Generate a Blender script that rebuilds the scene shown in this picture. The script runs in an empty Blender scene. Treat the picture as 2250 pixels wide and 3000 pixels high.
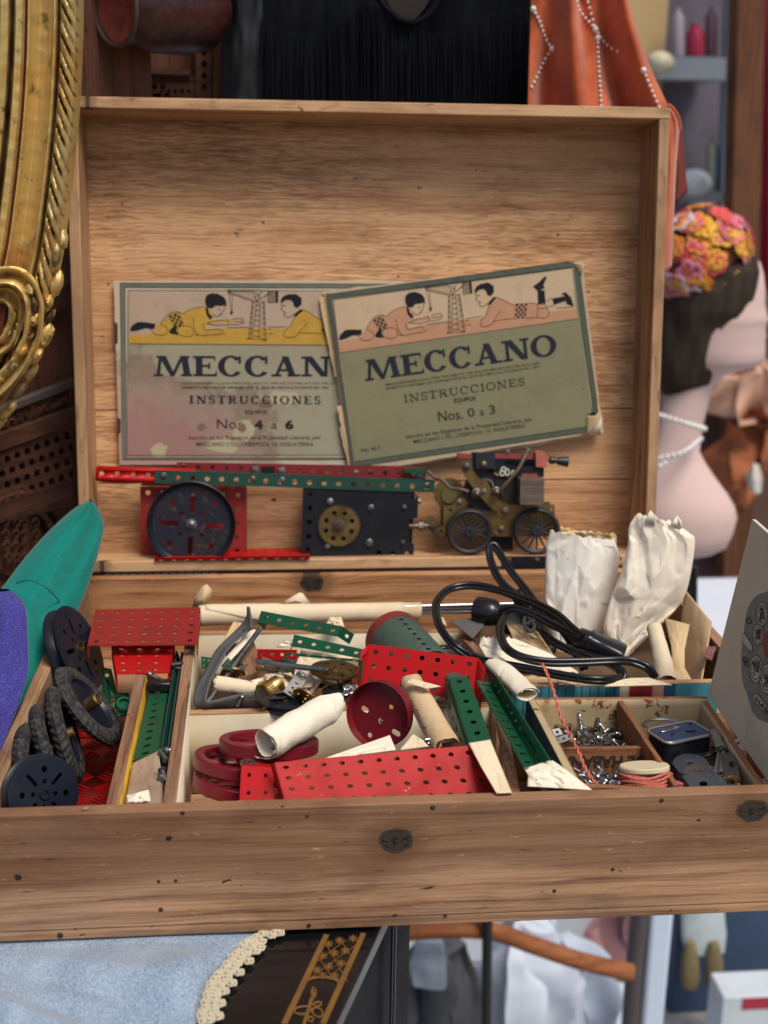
import bpy, bmesh, math, random
from mathutils import Vector as V, Matrix, noise
PI = math.pi
random.seed(7)
S = bpy.context.scene
COL = S.collection
# ------------------------------------------------------------------ camera
CAMPOS = V((.1974, -.7285, .4174))
CR = V((.99599666, -.08806267, .01534988))      # right
CD = V((-.01017196, -.28225523, -.95928542))    # down
CF = V((.08880982, .95528894, -.28202103))      # forward
FPX = 3614.0
cam = bpy.data.cameras.new('camera')
camo = bpy.data.objects.new('camera', cam)
COL.objects.link(camo)
camo.matrix_world = Matrix(((CR.x, -CD.x, -CF.x, CAMPOS.x), (CR.y, -CD.y, -CF.y, CAMPOS.y), (CR.z, -CD.z, -CF.z, CAMPOS.z), (0, 0, 0, 1)))
cam.sensor_fit = 'VERTICAL'
cam.sensor_height = 36
cam.lens = FPX / 3000 * 36
cam.clip_start = .02
cam.clip_end = 60
cam.dof.use_dof = True
cam.dof.focus_distance = .96
cam.dof.aperture_fstop = 6.6
S.camera = camo
# ------------------------------------------------------------------ daylight
SUN_EL, SUN_AZ = math.radians(60), math.radians(34)   # from behind the camera, to its right
w = bpy.data.worlds.new('World')
S.world = w
w.use_nodes = True
nt = w.node_tree
bg = nt.nodes['Background']
sky = nt.nodes.new('ShaderNodeTexSky')
sky.sky_type = 'NISHITA'
sky.sun_disc = False
sky.sun_elevation = SUN_EL
sky.sun_rotation = math.radians(180) - SUN_AZ
sky.dust_density = 3.0
sky.air_density = 1.0
nt.links.new(sky.outputs[0], bg.inputs[0])
bg.inputs[1].default_value = .056
sl = bpy.data.lights.new('sun', 'SUN')
sl.energy = 1.5
sl.angle = math.radians(26)
sl.color = (1, .93, .83)
so = bpy.data.objects.new('sun', sl)
COL.objects.link(so)
sd = V((math.sin(SUN_AZ) * math.cos(SUN_EL), -math.cos(SUN_AZ) * math.cos(SUN_EL), math.sin(SUN_EL)))
so.rotation_euler = sd.to_track_quat('Z', 'Y').to_euler()
so.location = sd * 3
S.view_settings.view_transform = 'Standard'
S.view_settings.look = 'None'
S.view_settings.exposure = 0.84
S.view_settings.gamma = 1
S.view_settings.use_curve_mapping = False
S.render.engine = 'CYCLES'
S.cycles.use_denoising = True
S.cycles.max_bounces = 8
S.cycles.sample_clamp_indirect = 6

# ------------------------------------------------------------------ measuring helpers
def ray(u, v):
    return CR * ((u - 1125) / FPX) + CD * ((v - 1500) / FPX) + CF
def Z(u, v, z):
    d = ray(u, v); return CAMPOS + d * ((z - CAMPOS.z) / d.z)
def Y(u, v, y):
    d = ray(u, v); return CAMPOS + d * ((y - CAMPOS.y) / d.y)
def PL(u, v, p0, n):
    d = ray(u, v); return CAMPOS + d * ((p0 - CAMPOS).dot(n) / d.dot(n))
def DP(u, v, dist):
    return CAMPOS + ray(u, v) * dist
W, D, H, T = .60, .471, .095, .011
LTH = .1382
LU = V((0, math.sin(LTH), math.cos(LTH)))
LN = V((0, -math.cos(LTH), math.sin(LTH)))
LO = V((0, D + .0141, -.0023))
LD = .0626
def lid(x, v, wv):
    return V((x, LO.y, LO.z)) + LU * v + LN * wv
def L(u, v, wv):
    return PL(u, v, LO + LN * wv, LN)
LIDM = Matrix(((1, 0, 0, 0), (0, LU.y, LN.y, LO.y), (0, LU.z, LN.z, LO.z), (0, 0, 0, 1)))
LIDI = LIDM.inverted()
def zoom(x0, y0, s):
    return lambda x, y: (x0 + x / s, y0 + y / s)

# ------------------------------------------------------------------ mesh helpers
def frame_from_z(d, up=V((0, 0, 1))):
    d = d.normalized()
    if abs(d.dot(up)) > .98: up = V((0, 1, 0))
    x = up.cross(d).normalized(); y = d.cross(x)
    return x, y, d
def mat4(o, x, y, z):
    return Matrix(((x.x, y.x, z.x, o.x), (x.y, y.y, z.y, o.y), (x.z, y.z, z.z, o.z), (0, 0, 0, 1)))
def axis_mat(a, b, up=V((0, 0, 1))):
    """matrix with local +Z from a towards b"""
    x, y, z = frame_from_z(b - a, up)
    return mat4(a, x, y, z)
def circ(cx, cy, r, n=16, a0=0, ry=None):
    ry = r if ry is None else ry
    return [(cx + r * math.cos(a0 + 2 * PI * i / n), cy + ry * math.sin(a0 + 2 * PI * i / n)) for i in range(n)]
def slot(cx, cy, l, wd, ang=0, n=6):
    r = wd / 2; h = max(l / 2 - r, 0); out = []
    for s, a in ((1, -PI / 2), (-1, PI / 2)):
        for i in range(n + 1):
            t = a + PI * i / n
            out.append((s * h + r * math.cos(t), r * math.sin(t)))
    c, s_ = math.cos(ang), math.sin(ang)
    return [(cx + x * c - y * s_, cy + x * s_ + y * c) for x, y in out]
def rrect(x0, y0, x1, y1, r, n=4):
    out = []
    for cx, cy, a in ((x1 - r, y0 + r, -PI / 2), (x1 - r, y1 - r, 0), (x0 + r, y1 - r, PI / 2), (x0 + r, y0 + r, PI)):
        for i in range(n + 1):
            t = a + PI / 2 * i / n
            out.append((cx + r * math.cos(t), cy + r * math.sin(t)))
    return out
def gear(r, teeth, depth, n_holes=()):
    out = []
    for i in range(teeth):
        a = 2 * PI * i / teeth; da = 2 * PI / teeth
        for k, rr in ((-.30, r - depth), (-.14, r), (.14, r), (.30, r - depth)):
            out.append((rr * math.cos(a + k * da), rr * math.sin(a + k * da)))
    return out
def spline(pts, k=8, closed=False):
    pts = [V(p) for p in pts]; n = len(pts); out = []
    rng = range(n) if closed else range(n - 1)
    for i in rng:
        if closed:
            p0, p1, p2, p3 = pts[i - 1], pts[i], pts[(i + 1) % n], pts[(i + 2) % n]
        else:
            p0, p1, p2, p3 = pts[max(i - 1, 0)], pts[i], pts[i + 1], pts[min(i + 2, n - 1)]
        for j in range(k):
            t = j / k
            out.append(.5 * ((2 * p1) + (p2 - p0) * t + (2 * p0 - 5 * p1 + 4 * p2 - p3) * t * t + (3 * p1 - p0 - 3 * p2 + p3) * t ** 3))
    if not closed: out.append(pts[-1])
    return out
class MB:
    def __init__(s): s.v = []; s.f = []
    def add(s, vs, fs, M=None):
        o = len(s.v)
        s.v += [(M @ V(p)) if M is not None else V(p) for p in vs]
        s.f += [[i + o for i in f] for f in fs]
        return s
    def box(s, a, b, M=None):
        (x0, y0, z0), (x1, y1, z1) = a, b
        vs = [(x0, y0, z0), (x1, y0, z0), (x1, y1, z0), (x0, y1, z0), (x0, y0, z1), (x1, y0, z1), (x1, y1, z1), (x0, y1, z1)]
        return s.add(vs, [(0, 3, 2, 1), (4, 5, 6, 7), (0, 1, 5, 4), (1, 2, 6, 5), (2, 3, 7, 6), (3, 0, 4, 7)], M)
    def hexa(s, p):   # 8 corners, bottom 4 then top 4
        return s.add(p, [(0, 3, 2, 1), (4, 5, 6, 7), (0, 1, 5, 4), (1, 2, 6, 5), (2, 3, 7, 6), (3, 0, 4, 7)])
    def lathe(s, prof, n=24, M=None, cap=True):
        vs, fs = [], []
        for r, z in prof:
            vs += [(r * math.cos(2 * PI * i / n), r * math.sin(2 * PI * i / n), z) for i in range(n)]
        m = len(prof)
        for k in range(m - 1):
            for i in range(n):
                j = (i + 1) % n
                fs.append((k * n + i, k * n + j, (k + 1) * n + j, (k + 1) * n + i))
        if cap:
            if prof[0][0] > 1e-7: fs.append(tuple(reversed(range(n))))
            if prof[-1][0] > 1e-7: fs.append(tuple((m - 1) * n + i for i in range(n)))
        return s.add(vs, fs, M)
    def cyl(s, a, b, r, n=16, r2=None):
        a, b = V(a), V(b)
        return s.lathe([(r, 0), (r if r2 is None else r2, (b - a).length)], n, axis_mat(a, b))
    def tube(s, pts, r, n=8, closed=False, cap=True, flat=1.0, up=None):
        pts = [V(p) for p in pts]; m = len(pts)
        tang = []
        for i in range(m):
            a = pts[i - 1] if (i > 0 or closed) else pts[0]
            b = pts[(i + 1) % m] if (i < m - 1 or closed) else pts[-1]
            t = (b - a)
            tang.append(t.normalized() if t.length > 1e-9 else V((0, 0, 1)))
        x = up.copy() if up is not None else tang[0].orthogonal().normalized()
        vs, fs = [], []
        for i in range(m):
            t = tang[i]
            x = (x - t * x.dot(t))
            x = x.normalized() if x.length > 1e-6 else t.orthogonal().normalized()
            y = t.cross(x)
            rr = r(i / (m - 1)) if callable(r) else r
            vs += [pts[i] + (x * math.cos(2 * PI * k / n) * rr + y * math.sin(2 * PI * k / n) * rr * flat) for k in range(n)]
        for i in range(m if closed else m - 1):
            for k in range(n):
                j = (k + 1) % n; i2 = (i + 1) % m
                fs.append((i * n + k, i * n + j, i2 * n + j, i2 * n + k))
        if cap and not closed:
            fs.append(tuple(reversed(range(n)))); fs.append(tuple((m - 1) * n + k for k in range(n)))
        return s.add(vs, fs)
    def grid(s, fn, nu, nv, wrap_u=False):
        vs = [fn(i / nu, j / nv) for j in range(nv + 1) for i in range(nu + (0 if wrap_u else 1))]
        n = nu if wrap_u else nu + 1; fs = []
        for j in range(nv):
            for i in range(nu):
                i2 = (i + 1) % n
                fs.append((j * n + i, j * n + i2, (j + 1) * n + i2, (j + 1) * n + i))
        return s.add(vs, fs)
    def flat(s, loops, th=.0008, M=None, fn=None):
        """filled outline with holes (even-odd), thickness th about w = 0"""
        cu = bpy.data.curves.new('outline', 'CURVE'); cu.dimensions = '2D'; cu.fill_mode = 'BOTH'; cu.extrude = th / 2
        SC = 100.0
        cu.extrude *= SC
        for lp in loops:
            sp = cu.splines.new('POLY'); sp.points.add(len(lp) - 1); sp.use_cyclic_u = True
            for p, q in zip(sp.points, lp): p.co = (q[0] * SC, q[1] * SC, 0, 1)
        ob = bpy.data.objects.new('outline', cu)
        me = ob.to_mesh()
        vs = [v.co / SC for v in me.vertices]; fs = [tuple(p.vertices) for p in me.polygons]
        ob.to_mesh_clear(); bpy.data.objects.remove(ob); bpy.data.curves.remove(cu)
        if fn: vs = [fn(p.x, p.y, p.z) for p in vs]
        return s.add(vs, fs, M)
    def text(s, body, p0, p1, height, n, off=.0001, bold=0.0, th=0.0):
        """line of lettering whose base line runs p0 -> p1, standing up in the plane of normal n"""
        cu = bpy.data.curves.new('lettering', 'FONT'); cu.body = body; cu.size = 1.0; cu.offset = bold; cu.resolution_u = 3
        ob = bpy.data.objects.new('lettering', cu); me = ob.to_mesh()
        vs = [v.co.copy() for v in me.vertices]; fs = [tuple(p.vertices) for p in me.polygons]
        ob.to_mesh_clear(); bpy.data.objects.remove(ob); bpy.data.curves.remove(cu)
        if not vs: return s
        x0 = min(v.x for v in vs); x1 = max(v.x for v in vs)
        p0, p1 = V(p0), V(p1); ex = (p1 - p0); ln = ex.length; ex.normalize(); ey = n.cross(ex).normalized()
        return s.add([p0 + ex * ((v.x - x0) / (x1 - x0) * ln) + ey * (v.y / .72 * height) + n * off for v in vs], fs)

def add_props(o, label=None, cat=None, group=None, kind=None):
    if label: o['label'] = label
    if cat: o['category'] = cat
    if group: o['group'] = group
    if kind: o['kind'] = kind
    return o
WM = {}
def thing(name, label, cat, M=None, group=None):
    o = bpy.data.objects.new(name, None); COL.objects.link(o)
    o.empty_display_size = .02
    M = Matrix.Translation(M) if isinstance(M, V) else (M if M is not None else Matrix())
    o.matrix_world = M; WM[o.name] = M.copy()
    return add_props(o, label, cat, group)
def part(name, mb, m, parent=None, world=True, weld=0, solid=0, bevel=0, sub=0, sharp=38, label=None, off=0, bseg=2, smooth=True):
    """one mesh object; world=True: mb is in world coordinates"""
    me = bpy.data.meshes.new(name)
    vs = mb.v
    if parent is not None and world:
        I = WM[parent.name].inverted(); vs = [I @ p for p in vs]
    me.from_pydata([tuple(p) for p in vs], [], mb.f)
    if weld:
        bm = bmesh.new(); bm.from_mesh(me); bmesh.ops.remove_doubles(bm, verts=bm.verts, dist=weld); bm.to_mesh(me); bm.free()
    me.validate(); me.update()
    if smooth:
        me.polygons.foreach_set('use_smooth', [True] * len(me.polygons))
        if sharp and not sub: me.set_sharp_from_angle(angle=math.radians(sharp))
    o = bpy.data.objects.new(name, me); COL.objects.link(o)
    if m: me.materials.append(m)
    if parent is not None:
        o.parent = parent
        WM[o.name] = WM[parent.name].copy()
    else: WM[o.name] = Matrix()
    if solid:
        d = o.modifiers.new('thick', 'SOLIDIFY'); d.thickness = solid; d.offset = off
    if sub:
        d = o.modifiers.new('smooth', 'SUBSURF'); d.levels = sub; d.render_levels = sub
    if bevel:
        d = o.modifiers.new('edge', 'BEVEL'); d.width = bevel; d.segments = bseg; d.limit_method = 'ANGLE'; d.angle_limit = math.radians(40)
    if label: o['label'] = label
    return o
def single(name, mb, m, label, cat, group=None, kind=None, **k):
    """a thing that is one mesh; origin at its base centre"""
    if not kind == 'structure':
        c = V((sum(p.x for p in mb.v), sum(p.y for p in mb.v), 0)) / len(mb.v); c.z = min(p.z for p in mb.v)
    else: c = V((0, 0, 0))
    mb.v = [p - c for p in mb.v]
    o = part(name, mb, m, None, **k)
    o.location = c; WM[o.name] = Matrix.Translation(c)
    return add_props(o, label, cat, group, kind)
def copy_tree(o, M=None, label=None, group=None, parent=None):
    c = o.copy(); COL.objects.link(c)
    if parent is not None: c.parent = parent
    WM[c.name] = M.copy() if M is not None else WM.get(o.name, Matrix())
    if M is not None: c.matrix_world = M
    if label: c['label'] = label
    if group: c['group'] = group
    for ch in list(o.children): copy_tree(ch, None, None, None, c)
    return c
def fn_noise(p, s, oct=3):
    return noise.fractal(V(p) * s, 1.0, 2.0, oct, noise_basis='PERLIN_ORIGINAL')

class Facets:
    """crumpled paper: piecewise flat facets over random points of the unit square"""
    def __init__(s, n, seed, wrap=False):
        from mathutils.geometry import delaunay_2d_cdt
        r = random.Random(seed)
        pts = [V((r.uniform(-.15, 1.15), r.uniform(-.15, 1.15))) for _ in range(n)] + [V((x, y)) for x in (-.3, .5, 1.3) for y in (-.3, .5, 1.3)]
        vs, _, fs, *_r = delaunay_2d_cdt(pts, [], [], 0, 1e-6)
        s.v = [(p.x, p.y, r.uniform(-1, 1)) for p in vs]; s.f = [tuple(f) for f in fs]
        s.g = {}
        for k, f in enumerate(s.f):
            xs = [s.v[i][0] for i in f]; ys = [s.v[i][1] for i in f]
            for a in range(int(min(xs) * 8) - 1, int(max(xs) * 8) + 2):
                for b in range(int(min(ys) * 8) - 1, int(max(ys) * 8) + 2): s.g.setdefault((a, b), []).append(k)
    def __call__(s, x, y):
        for k in s.g.get((int(math.floor(x * 8)), int(math.floor(y * 8))), ()):
            a, b, c = (s.v[i] for i in s.f[k])
            d = (b[1] - c[1]) * (a[0] - c[0]) + (c[0] - b[0]) * (a[1] - c[1])
            if abs(d) < 1e-12: continue
            u = ((b[1] - c[1]) * (x - c[0]) + (c[0] - b[0]) * (y - c[1])) / d
            v = ((c[1] - a[1]) * (x - c[0]) + (a[0] - c[0]) * (y - c[1])) / d
            if u >= -1e-6 and v >= -1e-6 and u + v <= 1 + 1e-6: return u * a[2] + v * b[2] + (1 - u - v) * c[2]
        return 0.0

# ------------------------------------------------------------------ materials
class NT:
    def __init__(s, name):
        s.m = bpy.data.materials.new(name); s.m.use_nodes = True; s.t = s.m.node_tree
        s.b = s.t.nodes['Principled BSDF']; s.out = s.t.nodes['Material Output']
        s.co = s.t.nodes.new('ShaderNodeTexCoord').outputs['Object']
    def n(s, typ, ins=None, **props):
        nd = s.t.nodes.new('ShaderNode' + typ)
        for k, v in props.items(): setattr(nd, k, v)
        for k, v in (ins or {}).items():
            if isinstance(v, bpy.types.NodeSocket): s.t.links.new(v, nd.inputs[k])
            else: nd.inputs[k].default_value = v
        return nd
    def map(s, scale, loc=(0, 0, 0), rot=(0, 0, 0), src=None):
        return s.n('Mapping', {'Vector': src or s.co, 'Scale': scale, 'Location': loc, 'Rotation': rot}).outputs[0]
    def noise(s, scale=1.0, vec=None, detail=4.0, rough=.55, dist=0.0):
        return s.n('TexNoise', {'Vector': vec or s.co, 'Scale': scale, 'Detail': detail, 'Roughness': rough, 'Distortion': dist}).outputs['Fac']
    def math(s, op, a, b=0.0, c=0.0, clamp=False):
        nd = s.n('Math', {0: a, 1: b, 2: c}, operation=op); nd.use_clamp = clamp; return nd.outputs[0]
    def ramp(s, f, stops, interp='LINEAR'):
        nd = s.n('ValToRGB', {'Fac': f}); r = nd.color_ramp; r.interpolation = interp
        while len(r.elements) < len(stops): r.elements.new(.5)
        for e, (p, c) in zip(r.elements, stops):
            e.position = p; e.color = (c, c, c, 1) if isinstance(c, (int, float)) else (c[0], c[1], c[2], 1)
        return nd.outputs[0]
    def mix(s, f, a, b, blend='MIX'):
        nd = s.n('Mix', None, data_type='RGBA', blend_type=blend)
        for i, v in ((0, f), (6, a), (7, b)):
            if isinstance(v, bpy.types.NodeSocket): s.t.links.new(v, nd.inputs[i])
            elif i == 0: nd.inputs[0].default_value = v
            else: nd.inputs[i].default_value = (v[0], v[1], v[2], 1)
        return nd.outputs[2]
    def step(s, f, a, b):
        return s.n('MapRange', {0: f, 1: a, 2: b, 3: 0.0, 4: 1.0}, interpolation_type='SMOOTHSTEP').outputs[0]
    def set(s, **k):
        for key, v in k.items():
            key = {'col': 'Base Color', 'rough': 'Roughness', 'metal': 'Metallic', 'normal': 'Normal', 'spec': 'Specular IOR Level', 'coat': 'Coat Weight', 'coatr': 'Coat Roughness', 'sheen': 'Sheen Weight', 'sheenr': 'Sheen Roughness', 'sheent': 'Sheen Tint', 'trans': 'Transmission Weight', 'alpha': 'Alpha', 'ior': 'IOR', 'sss': 'Subsurface Weight'}[key]
            if isinstance(v, bpy.types.NodeSocket): s.t.links.new(v, s.b.inputs[key])
            else:
                if isinstance(v, tuple): v = (*v[:3], 1)
                s.b.inputs[key].default_value = v
        return s
    def bump(s, h, strength=.3, dist=.001, prev=None):
        d = {'Height': h, 'Strength': strength, 'Distance': dist}
        if prev is not None: d['Normal'] = prev
        return s.n('Bump', d).outputs[0]
def rgb(r, g, b):   # sRGB 0-255 -> linear
    f = lambda c: (c / 255 / 12.92) if c / 255 <= .04045 else ((c / 255 + .055) / 1.055) ** 2.4
    return (f(r), f(g), f(b))
def sc3(c, k): return tuple(min(1, x * k) for x in c)

def wood(name, light, dark, axis='X', up='Z', knots=(), streak=.5, rough_sawn=0.0, stain=.35, seed=0.0, grey=0.0, dents=1.0, rings=55.0, plank_lines=(), heart=None, lines=260.0):
    """bare old softwood: grain along axis, growth bands across up; knots = (along, across, radius)"""
    m = NT(name)
    sep = m.n('SeparateXYZ', {0: m.co}).outputs
    al, ac = sep['XYZ'.index(axis)], sep['XYZ'.index(up)]
    third = sep[[i for i in range(3) if 'XYZ'[i] not in (axis, up)][0]]
    def aniso(a, c, t, off=0.0):
        return m.n('CombineXYZ', {0: m.math('MULTIPLY_ADD', al, a, off + seed), 1: m.math('MULTIPLY_ADD', ac, c, off), 2: m.math('MULTIPLY', third, t)}).outputs[0]
    wob = m.noise(1.0, aniso(5, 16, 16), 3)
    phase = m.math('MULTIPLY_ADD', wob, .030, ac)
    core = None
    for i, (ka, kc, kr) in enumerate(knots):
        da = m.math('MULTIPLY', m.math('SUBTRACT', al, ka), .78 / kr); dc = m.math('DIVIDE', m.math('SUBTRACT', ac, kc), kr)
        wv = m.noise(1.9, m.n('CombineXYZ', {0: da, 1: dc, 2: 3.7 * i + seed + 1.3}).outputs[0], 3)
        d = m.math('ADD', m.math('SQRT', m.math('ADD', m.math('MULTIPLY', da, da), m.math('MULTIPLY', dc, dc))), m.math('MULTIPLY_ADD', wv, .5, -.25))
        # bands bend round the knot (elongated along the grain)
        da2 = m.math('MULTIPLY', da, .33)
        d2 = m.math('SQRT', m.math('ADD', m.math('MULTIPLY', da2, da2), m.math('MULTIPLY', dc, dc)))
        push = m.math('MULTIPLY', m.math('EXPONENT', m.math('MULTIPLY', d2, -.75)), kr * 1.6)
        sg = m.math('SIGN', dc)
        phase = m.math('ADD', phase, m.math('MULTIPLY', push, sg)) if False else m.math('ADD', phase, push)
        k = (d, m.math('SUBTRACT', 1.0, m.step(d, .82, 1.02)), m.math('SUBTRACT', 1.0, m.step(d, 1.0, 2.4)), da, dc)
        core = [k] if core is None else core + [k]
    band = m.math('SINE', m.math('MULTIPLY', phase, 2 * PI * rings))
    band = m.math('MULTIPLY_ADD', band, .5, .5)
    fib = m.noise(1.0, aniso(14, 420, 420), 4, .6)
    fib2 = m.noise(1.0, aniso(5, 90, 60, 3.1), 5, .6)
    blot = m.noise(1.0, aniso(9, 22, 20, 7.7), 4, .6)
    fine = m.noise(1.0, aniso(9, 900, 900, 9.3), 3, .7)
    g = m.math('ADD', m.math('MULTIPLY', m.math('POWER', band, 2.2), .30 * streak), m.math('ADD', m.math('MULTIPLY', fib, .52), m.math('ADD', m.math('MULTIPLY', fib2, .62), m.math('MULTIPLY', fine, .30))))
    col = m.ramp(g, [(.48, sc3(light, 1.1)), (.72, light), (.92, tuple(a * .4 + b * .6 for a, b in zip(light, dark))), (1.12 if False else 1.0, dark)])
    b2 = m.math('MULTIPLY_ADD', m.math('SINE', m.math('MULTIPLY', phase, 2 * PI * lines)), .5, .5)
    ln2 = m.math('MULTIPLY', m.math('POWER', b2, 5.0), m.step(m.noise(1.0, aniso(6, 40, 30, 18.1), 4, .6), .36, .66))
    col = m.mix(m.math('MULTIPLY', ln2, .5 * streak * 2), col, sc3(dark, .62))
    big = m.noise(1.0, aniso(3.2, 9, 9, 15.7), 3, .5)
    col = m.mix(m.math('MULTIPLY', m.step(big, .42, .66), .42), col, tuple(x * .62 for x in dark[:1]) + (dark[1] * .58, dark[2] * .55), 'MIX') if False else m.mix(m.math('MULTIPLY', m.step(big, .42, .68), .38), col, sc3(dark, .85))
    col = m.mix(m.math('MULTIPLY', m.step(blot, .50, .74), stain), col, sc3(dark, .55))
    col = m.mix(m.math('MULTIPLY', m.step(blot, .5, .25), .35), col, sc3(light, 1.12))
    if grey: col = m.mix(m.math('MULTIPLY', m.step(m.noise(1.0, aniso(7, 30, 30, 11.0), 4), .35, .7), grey), col, (.19, .165, .14))
    if heart:   # redder heartwood above a wavering line
        hv = m.step(m.math('MULTIPLY_ADD', m.noise(1.0, aniso(4, 12, 9, 2.2), 4, .6), .05, ac), heart[0] + .020, heart[0] + .034)
        col = m.mix(m.math('MULTIPLY', hv, heart[1]), col, m.mix(fib, sc3(dark, .75), sc3(dark, 1.25)))
    # pale scuffs and small chips
    sc_ = m.noise(1.0, aniso(60, 260, 120, 21.0), 4, .7)
    col = m.mix(m.math('MULTIPLY', m.step(sc_, .64, .70), .55), col, sc3(light, 1.35))
    # short dark dents, nail specks, splinters
    dn = m.noise(1.0, aniso(45, 330, 200, 1.7), 3, .6)
    dm = m.math('MULTIPLY', m.step(dn, .66, .72), m.step(blot, .38, .55))
    col = m.mix(m.math('MULTIPLY', dm, .7 * dents), col, sc3(dark, .3))
    sp = m.noise(1.0, aniso(75, 110, 100, 5.3), 2, .5)
    col = m.mix(m.math('MULTIPLY', m.step(sp, .735, .76), .85 * dents), col, (.02, .014, .01))
    hgt = m.math('ADD', m.math('MULTIPLY_ADD', fib, .7, m.math('MULTIPLY', fine, .35)), m.math('ADD', m.math('MULTIPLY', band, .12), m.math('MULTIPLY', dm, -.8)))
    if rough_sawn:
        rs = m.noise(1.0, aniso(46, 560, 300, 2.9), 3, .65, )
        ms = m.step(m.noise(1.0, aniso(4, 9, 9, 4.2), 3), .32, .62)
        tear = m.math('MULTIPLY', m.step(rs, .51, .62), ms)
        col = m.mix(m.math('MULTIPLY', tear, .42 * rough_sawn), col, sc3(dark, .6))
        pale = m.math('MULTIPLY', m.step(rs, .45, .33), ms)
        col = m.mix(m.math('MULTIPLY', pale, .3 * rough_sawn), col, sc3(light, 1.25))
        hgt = m.math('ADD', hgt, m.math('MULTIPLY', tear, -1.6 * rough_sawn))
    for (d, c, h, da, dc) in core or []:
        rg = m.math('SINE', m.math('MULTIPLY', d, 26.0))
        col = m.mix(m.math('MULTIPLY', h, .62), col, (.14, .065, .028))
        kc_ = m.mix(m.math('MULTIPLY_ADD', rg, .25, m.math('MULTIPLY', m.noise(3.0, m.n('CombineXYZ', {0: da, 1: dc, 2: ka * 90}).outputs[0], 4), .8)), (.030, .023, .019), (.075, .048, .032))
        crack = m.math('MULTIPLY', m.step(m.math('ABSOLUTE', m.math('ADD', m.math('MULTIPLY', dc, .5), m.math('MULTIPLY_ADD', m.noise(2.6, m.n('CombineXYZ', {0: da, 1: dc, 2: ka * 50}).outputs[0], 3), 1.3, -.62))), .07, .03), m.step(d, .9, .6))
        kc_ = m.mix(crack, kc_, (.006, .005, .004))
        col = m.mix(c, col, kc_)
        hgt = m.math('ADD', hgt, m.math('MULTIPLY', crack, -2.5))
    for pl in plank_lines:
        dd = m.math('ABSOLUTE', m.math('SUBTRACT', m.math('MULTIPLY_ADD', wob, .0015, ac), pl))
        ln = m.step(dd, .0011, .0004)
        col = m.mix(m.math('MULTIPLY', ln, .9), col, (.02, .012, .008))
    m.set(col=col, rough=m.math('MULTIPLY_ADD', fib2, .25, .55), spec=.28, normal=m.bump(hgt, .6, .0009))
    return m.m
def paint(name, col, rough=.42, chip=.0, chipcol=(.25, .25, .26), mott=.25, dirt=.3, rust=0.0, scale=1.0, spec=.32, bump=.06):
    m = NT(name)
    a = m.noise(60 * scale, None, 5, .6); b = m.noise(230 * scale, None, 4, .6); c = m.noise(22 * scale, None, 3)
    k = m.mix(m.math('MULTIPLY', m.step(a, .4, .7), mott), col, sc3(col, .5))
    k = m.mix(m.math('MULTIPLY', m.step(b, .55, .75), mott * .6), k, sc3(col, 1.5))
    k = m.mix(m.math('MULTIPLY', m.step(c, .48, .72), dirt), k, (.05, .04, .032))
    met = 0.0
    sx = m.noise(1.0, m.map((40 * scale, 900 * scale, 500 * scale), (0, 0, 0), (.5, .3, .7)), 2, .5)
    k = m.mix(m.math('MULTIPLY', m.step(sx, .735, .77), min(.4, chip * .8)), k, sc3(col, 2.2))
    if rust: k = m.mix(m.math('MULTIPLY', m.step(m.noise(120 * scale, None, 6, .7), .52, .66), rust), k, (.15, .075, .038))
    if chip:
        ch = m.math('MULTIPLY', m.step(m.noise(95 * scale, None, 6, .72), .76 - chip * .22, .80 - chip * .22), 1.0)
        k = m.mix(ch, k, chipcol); met = m.math('MULTIPLY', ch, .6)
    m.set(col=k, metal=met, spec=spec, rough=m.math('MULTIPLY_ADD', a, .35, rough - .17), normal=m.bump(b, bump, .0006))
    return m.m
def metal(name, col, rough=.35, tarn=.4, tarncol=None, scale=1.0, bump=.08):
    m = NT(name)
    a = m.noise(140 * scale, None, 6, .65); b = m.noise(40 * scale, None, 4, .6)
    k = m.mix(m.math('MULTIPLY', m.step(b, .35, .7), tarn), col, tarncol or sc3(col, .35))
    k = m.mix(m.math('MULTIPLY', m.step(a, .56, .7), tarn), k, sc3(tarncol or sc3(col, .25), .5))
    m.set(col=k, metal=m.math('SUBTRACT', 1.0, m.math('MULTIPLY', m.step(a, .5, .72), tarn * .6)), rough=m.math('MULTIPLY_ADD', a, .4, rough - .15), normal=m.bump(a, bump, .0005))
    return m.m
def paper(name, col, stain=.35, staincol=(.30, .19, .09), crease=.5, scale=1.0, fleck=.5):
    m = NT(name)
    a = m.noise(16 * scale, None, 5, .6); b = m.noise(300 * scale, None, 3)
    v = m.n('TexVoronoi', {'Vector': m.n('VectorMath', {0: m.co, 1: m.n('VectorMath', {0: m.n('TexNoise', {'Vector': m.co, 'Scale': 30 * scale}).outputs['Color'], 1: (.012, .012, .012)}, operation='MULTIPLY').outputs[0]}, operation='ADD').outputs[0], 'Scale': 42 * scale}, feature='DISTANCE_TO_EDGE').outputs[0]
    k = m.mix(m.math('MULTIPLY', m.step(a, .45, .75), stain), col, staincol)
    k = m.mix(m.math('MULTIPLY', m.step(b, .62, .75), .18 * fleck), k, sc3(staincol, .5))
    sp = m.noise(110 * scale, None, 2)
    k = m.mix(m.math('MULTIPLY', m.step(sp, .735, .77), .7 * fleck), k, (.09, .05, .025))
    h = m.math('ADD', m.math('MULTIPLY', m.step(v, 0, .05), .12), m.math('MULTIPLY', m.noise(24 * scale, None, 6, .6), 1.6))
    m.set(col=k, rough=.78, spec=.22, normal=m.bump(h, crease, .0016))
    return m.m
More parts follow.
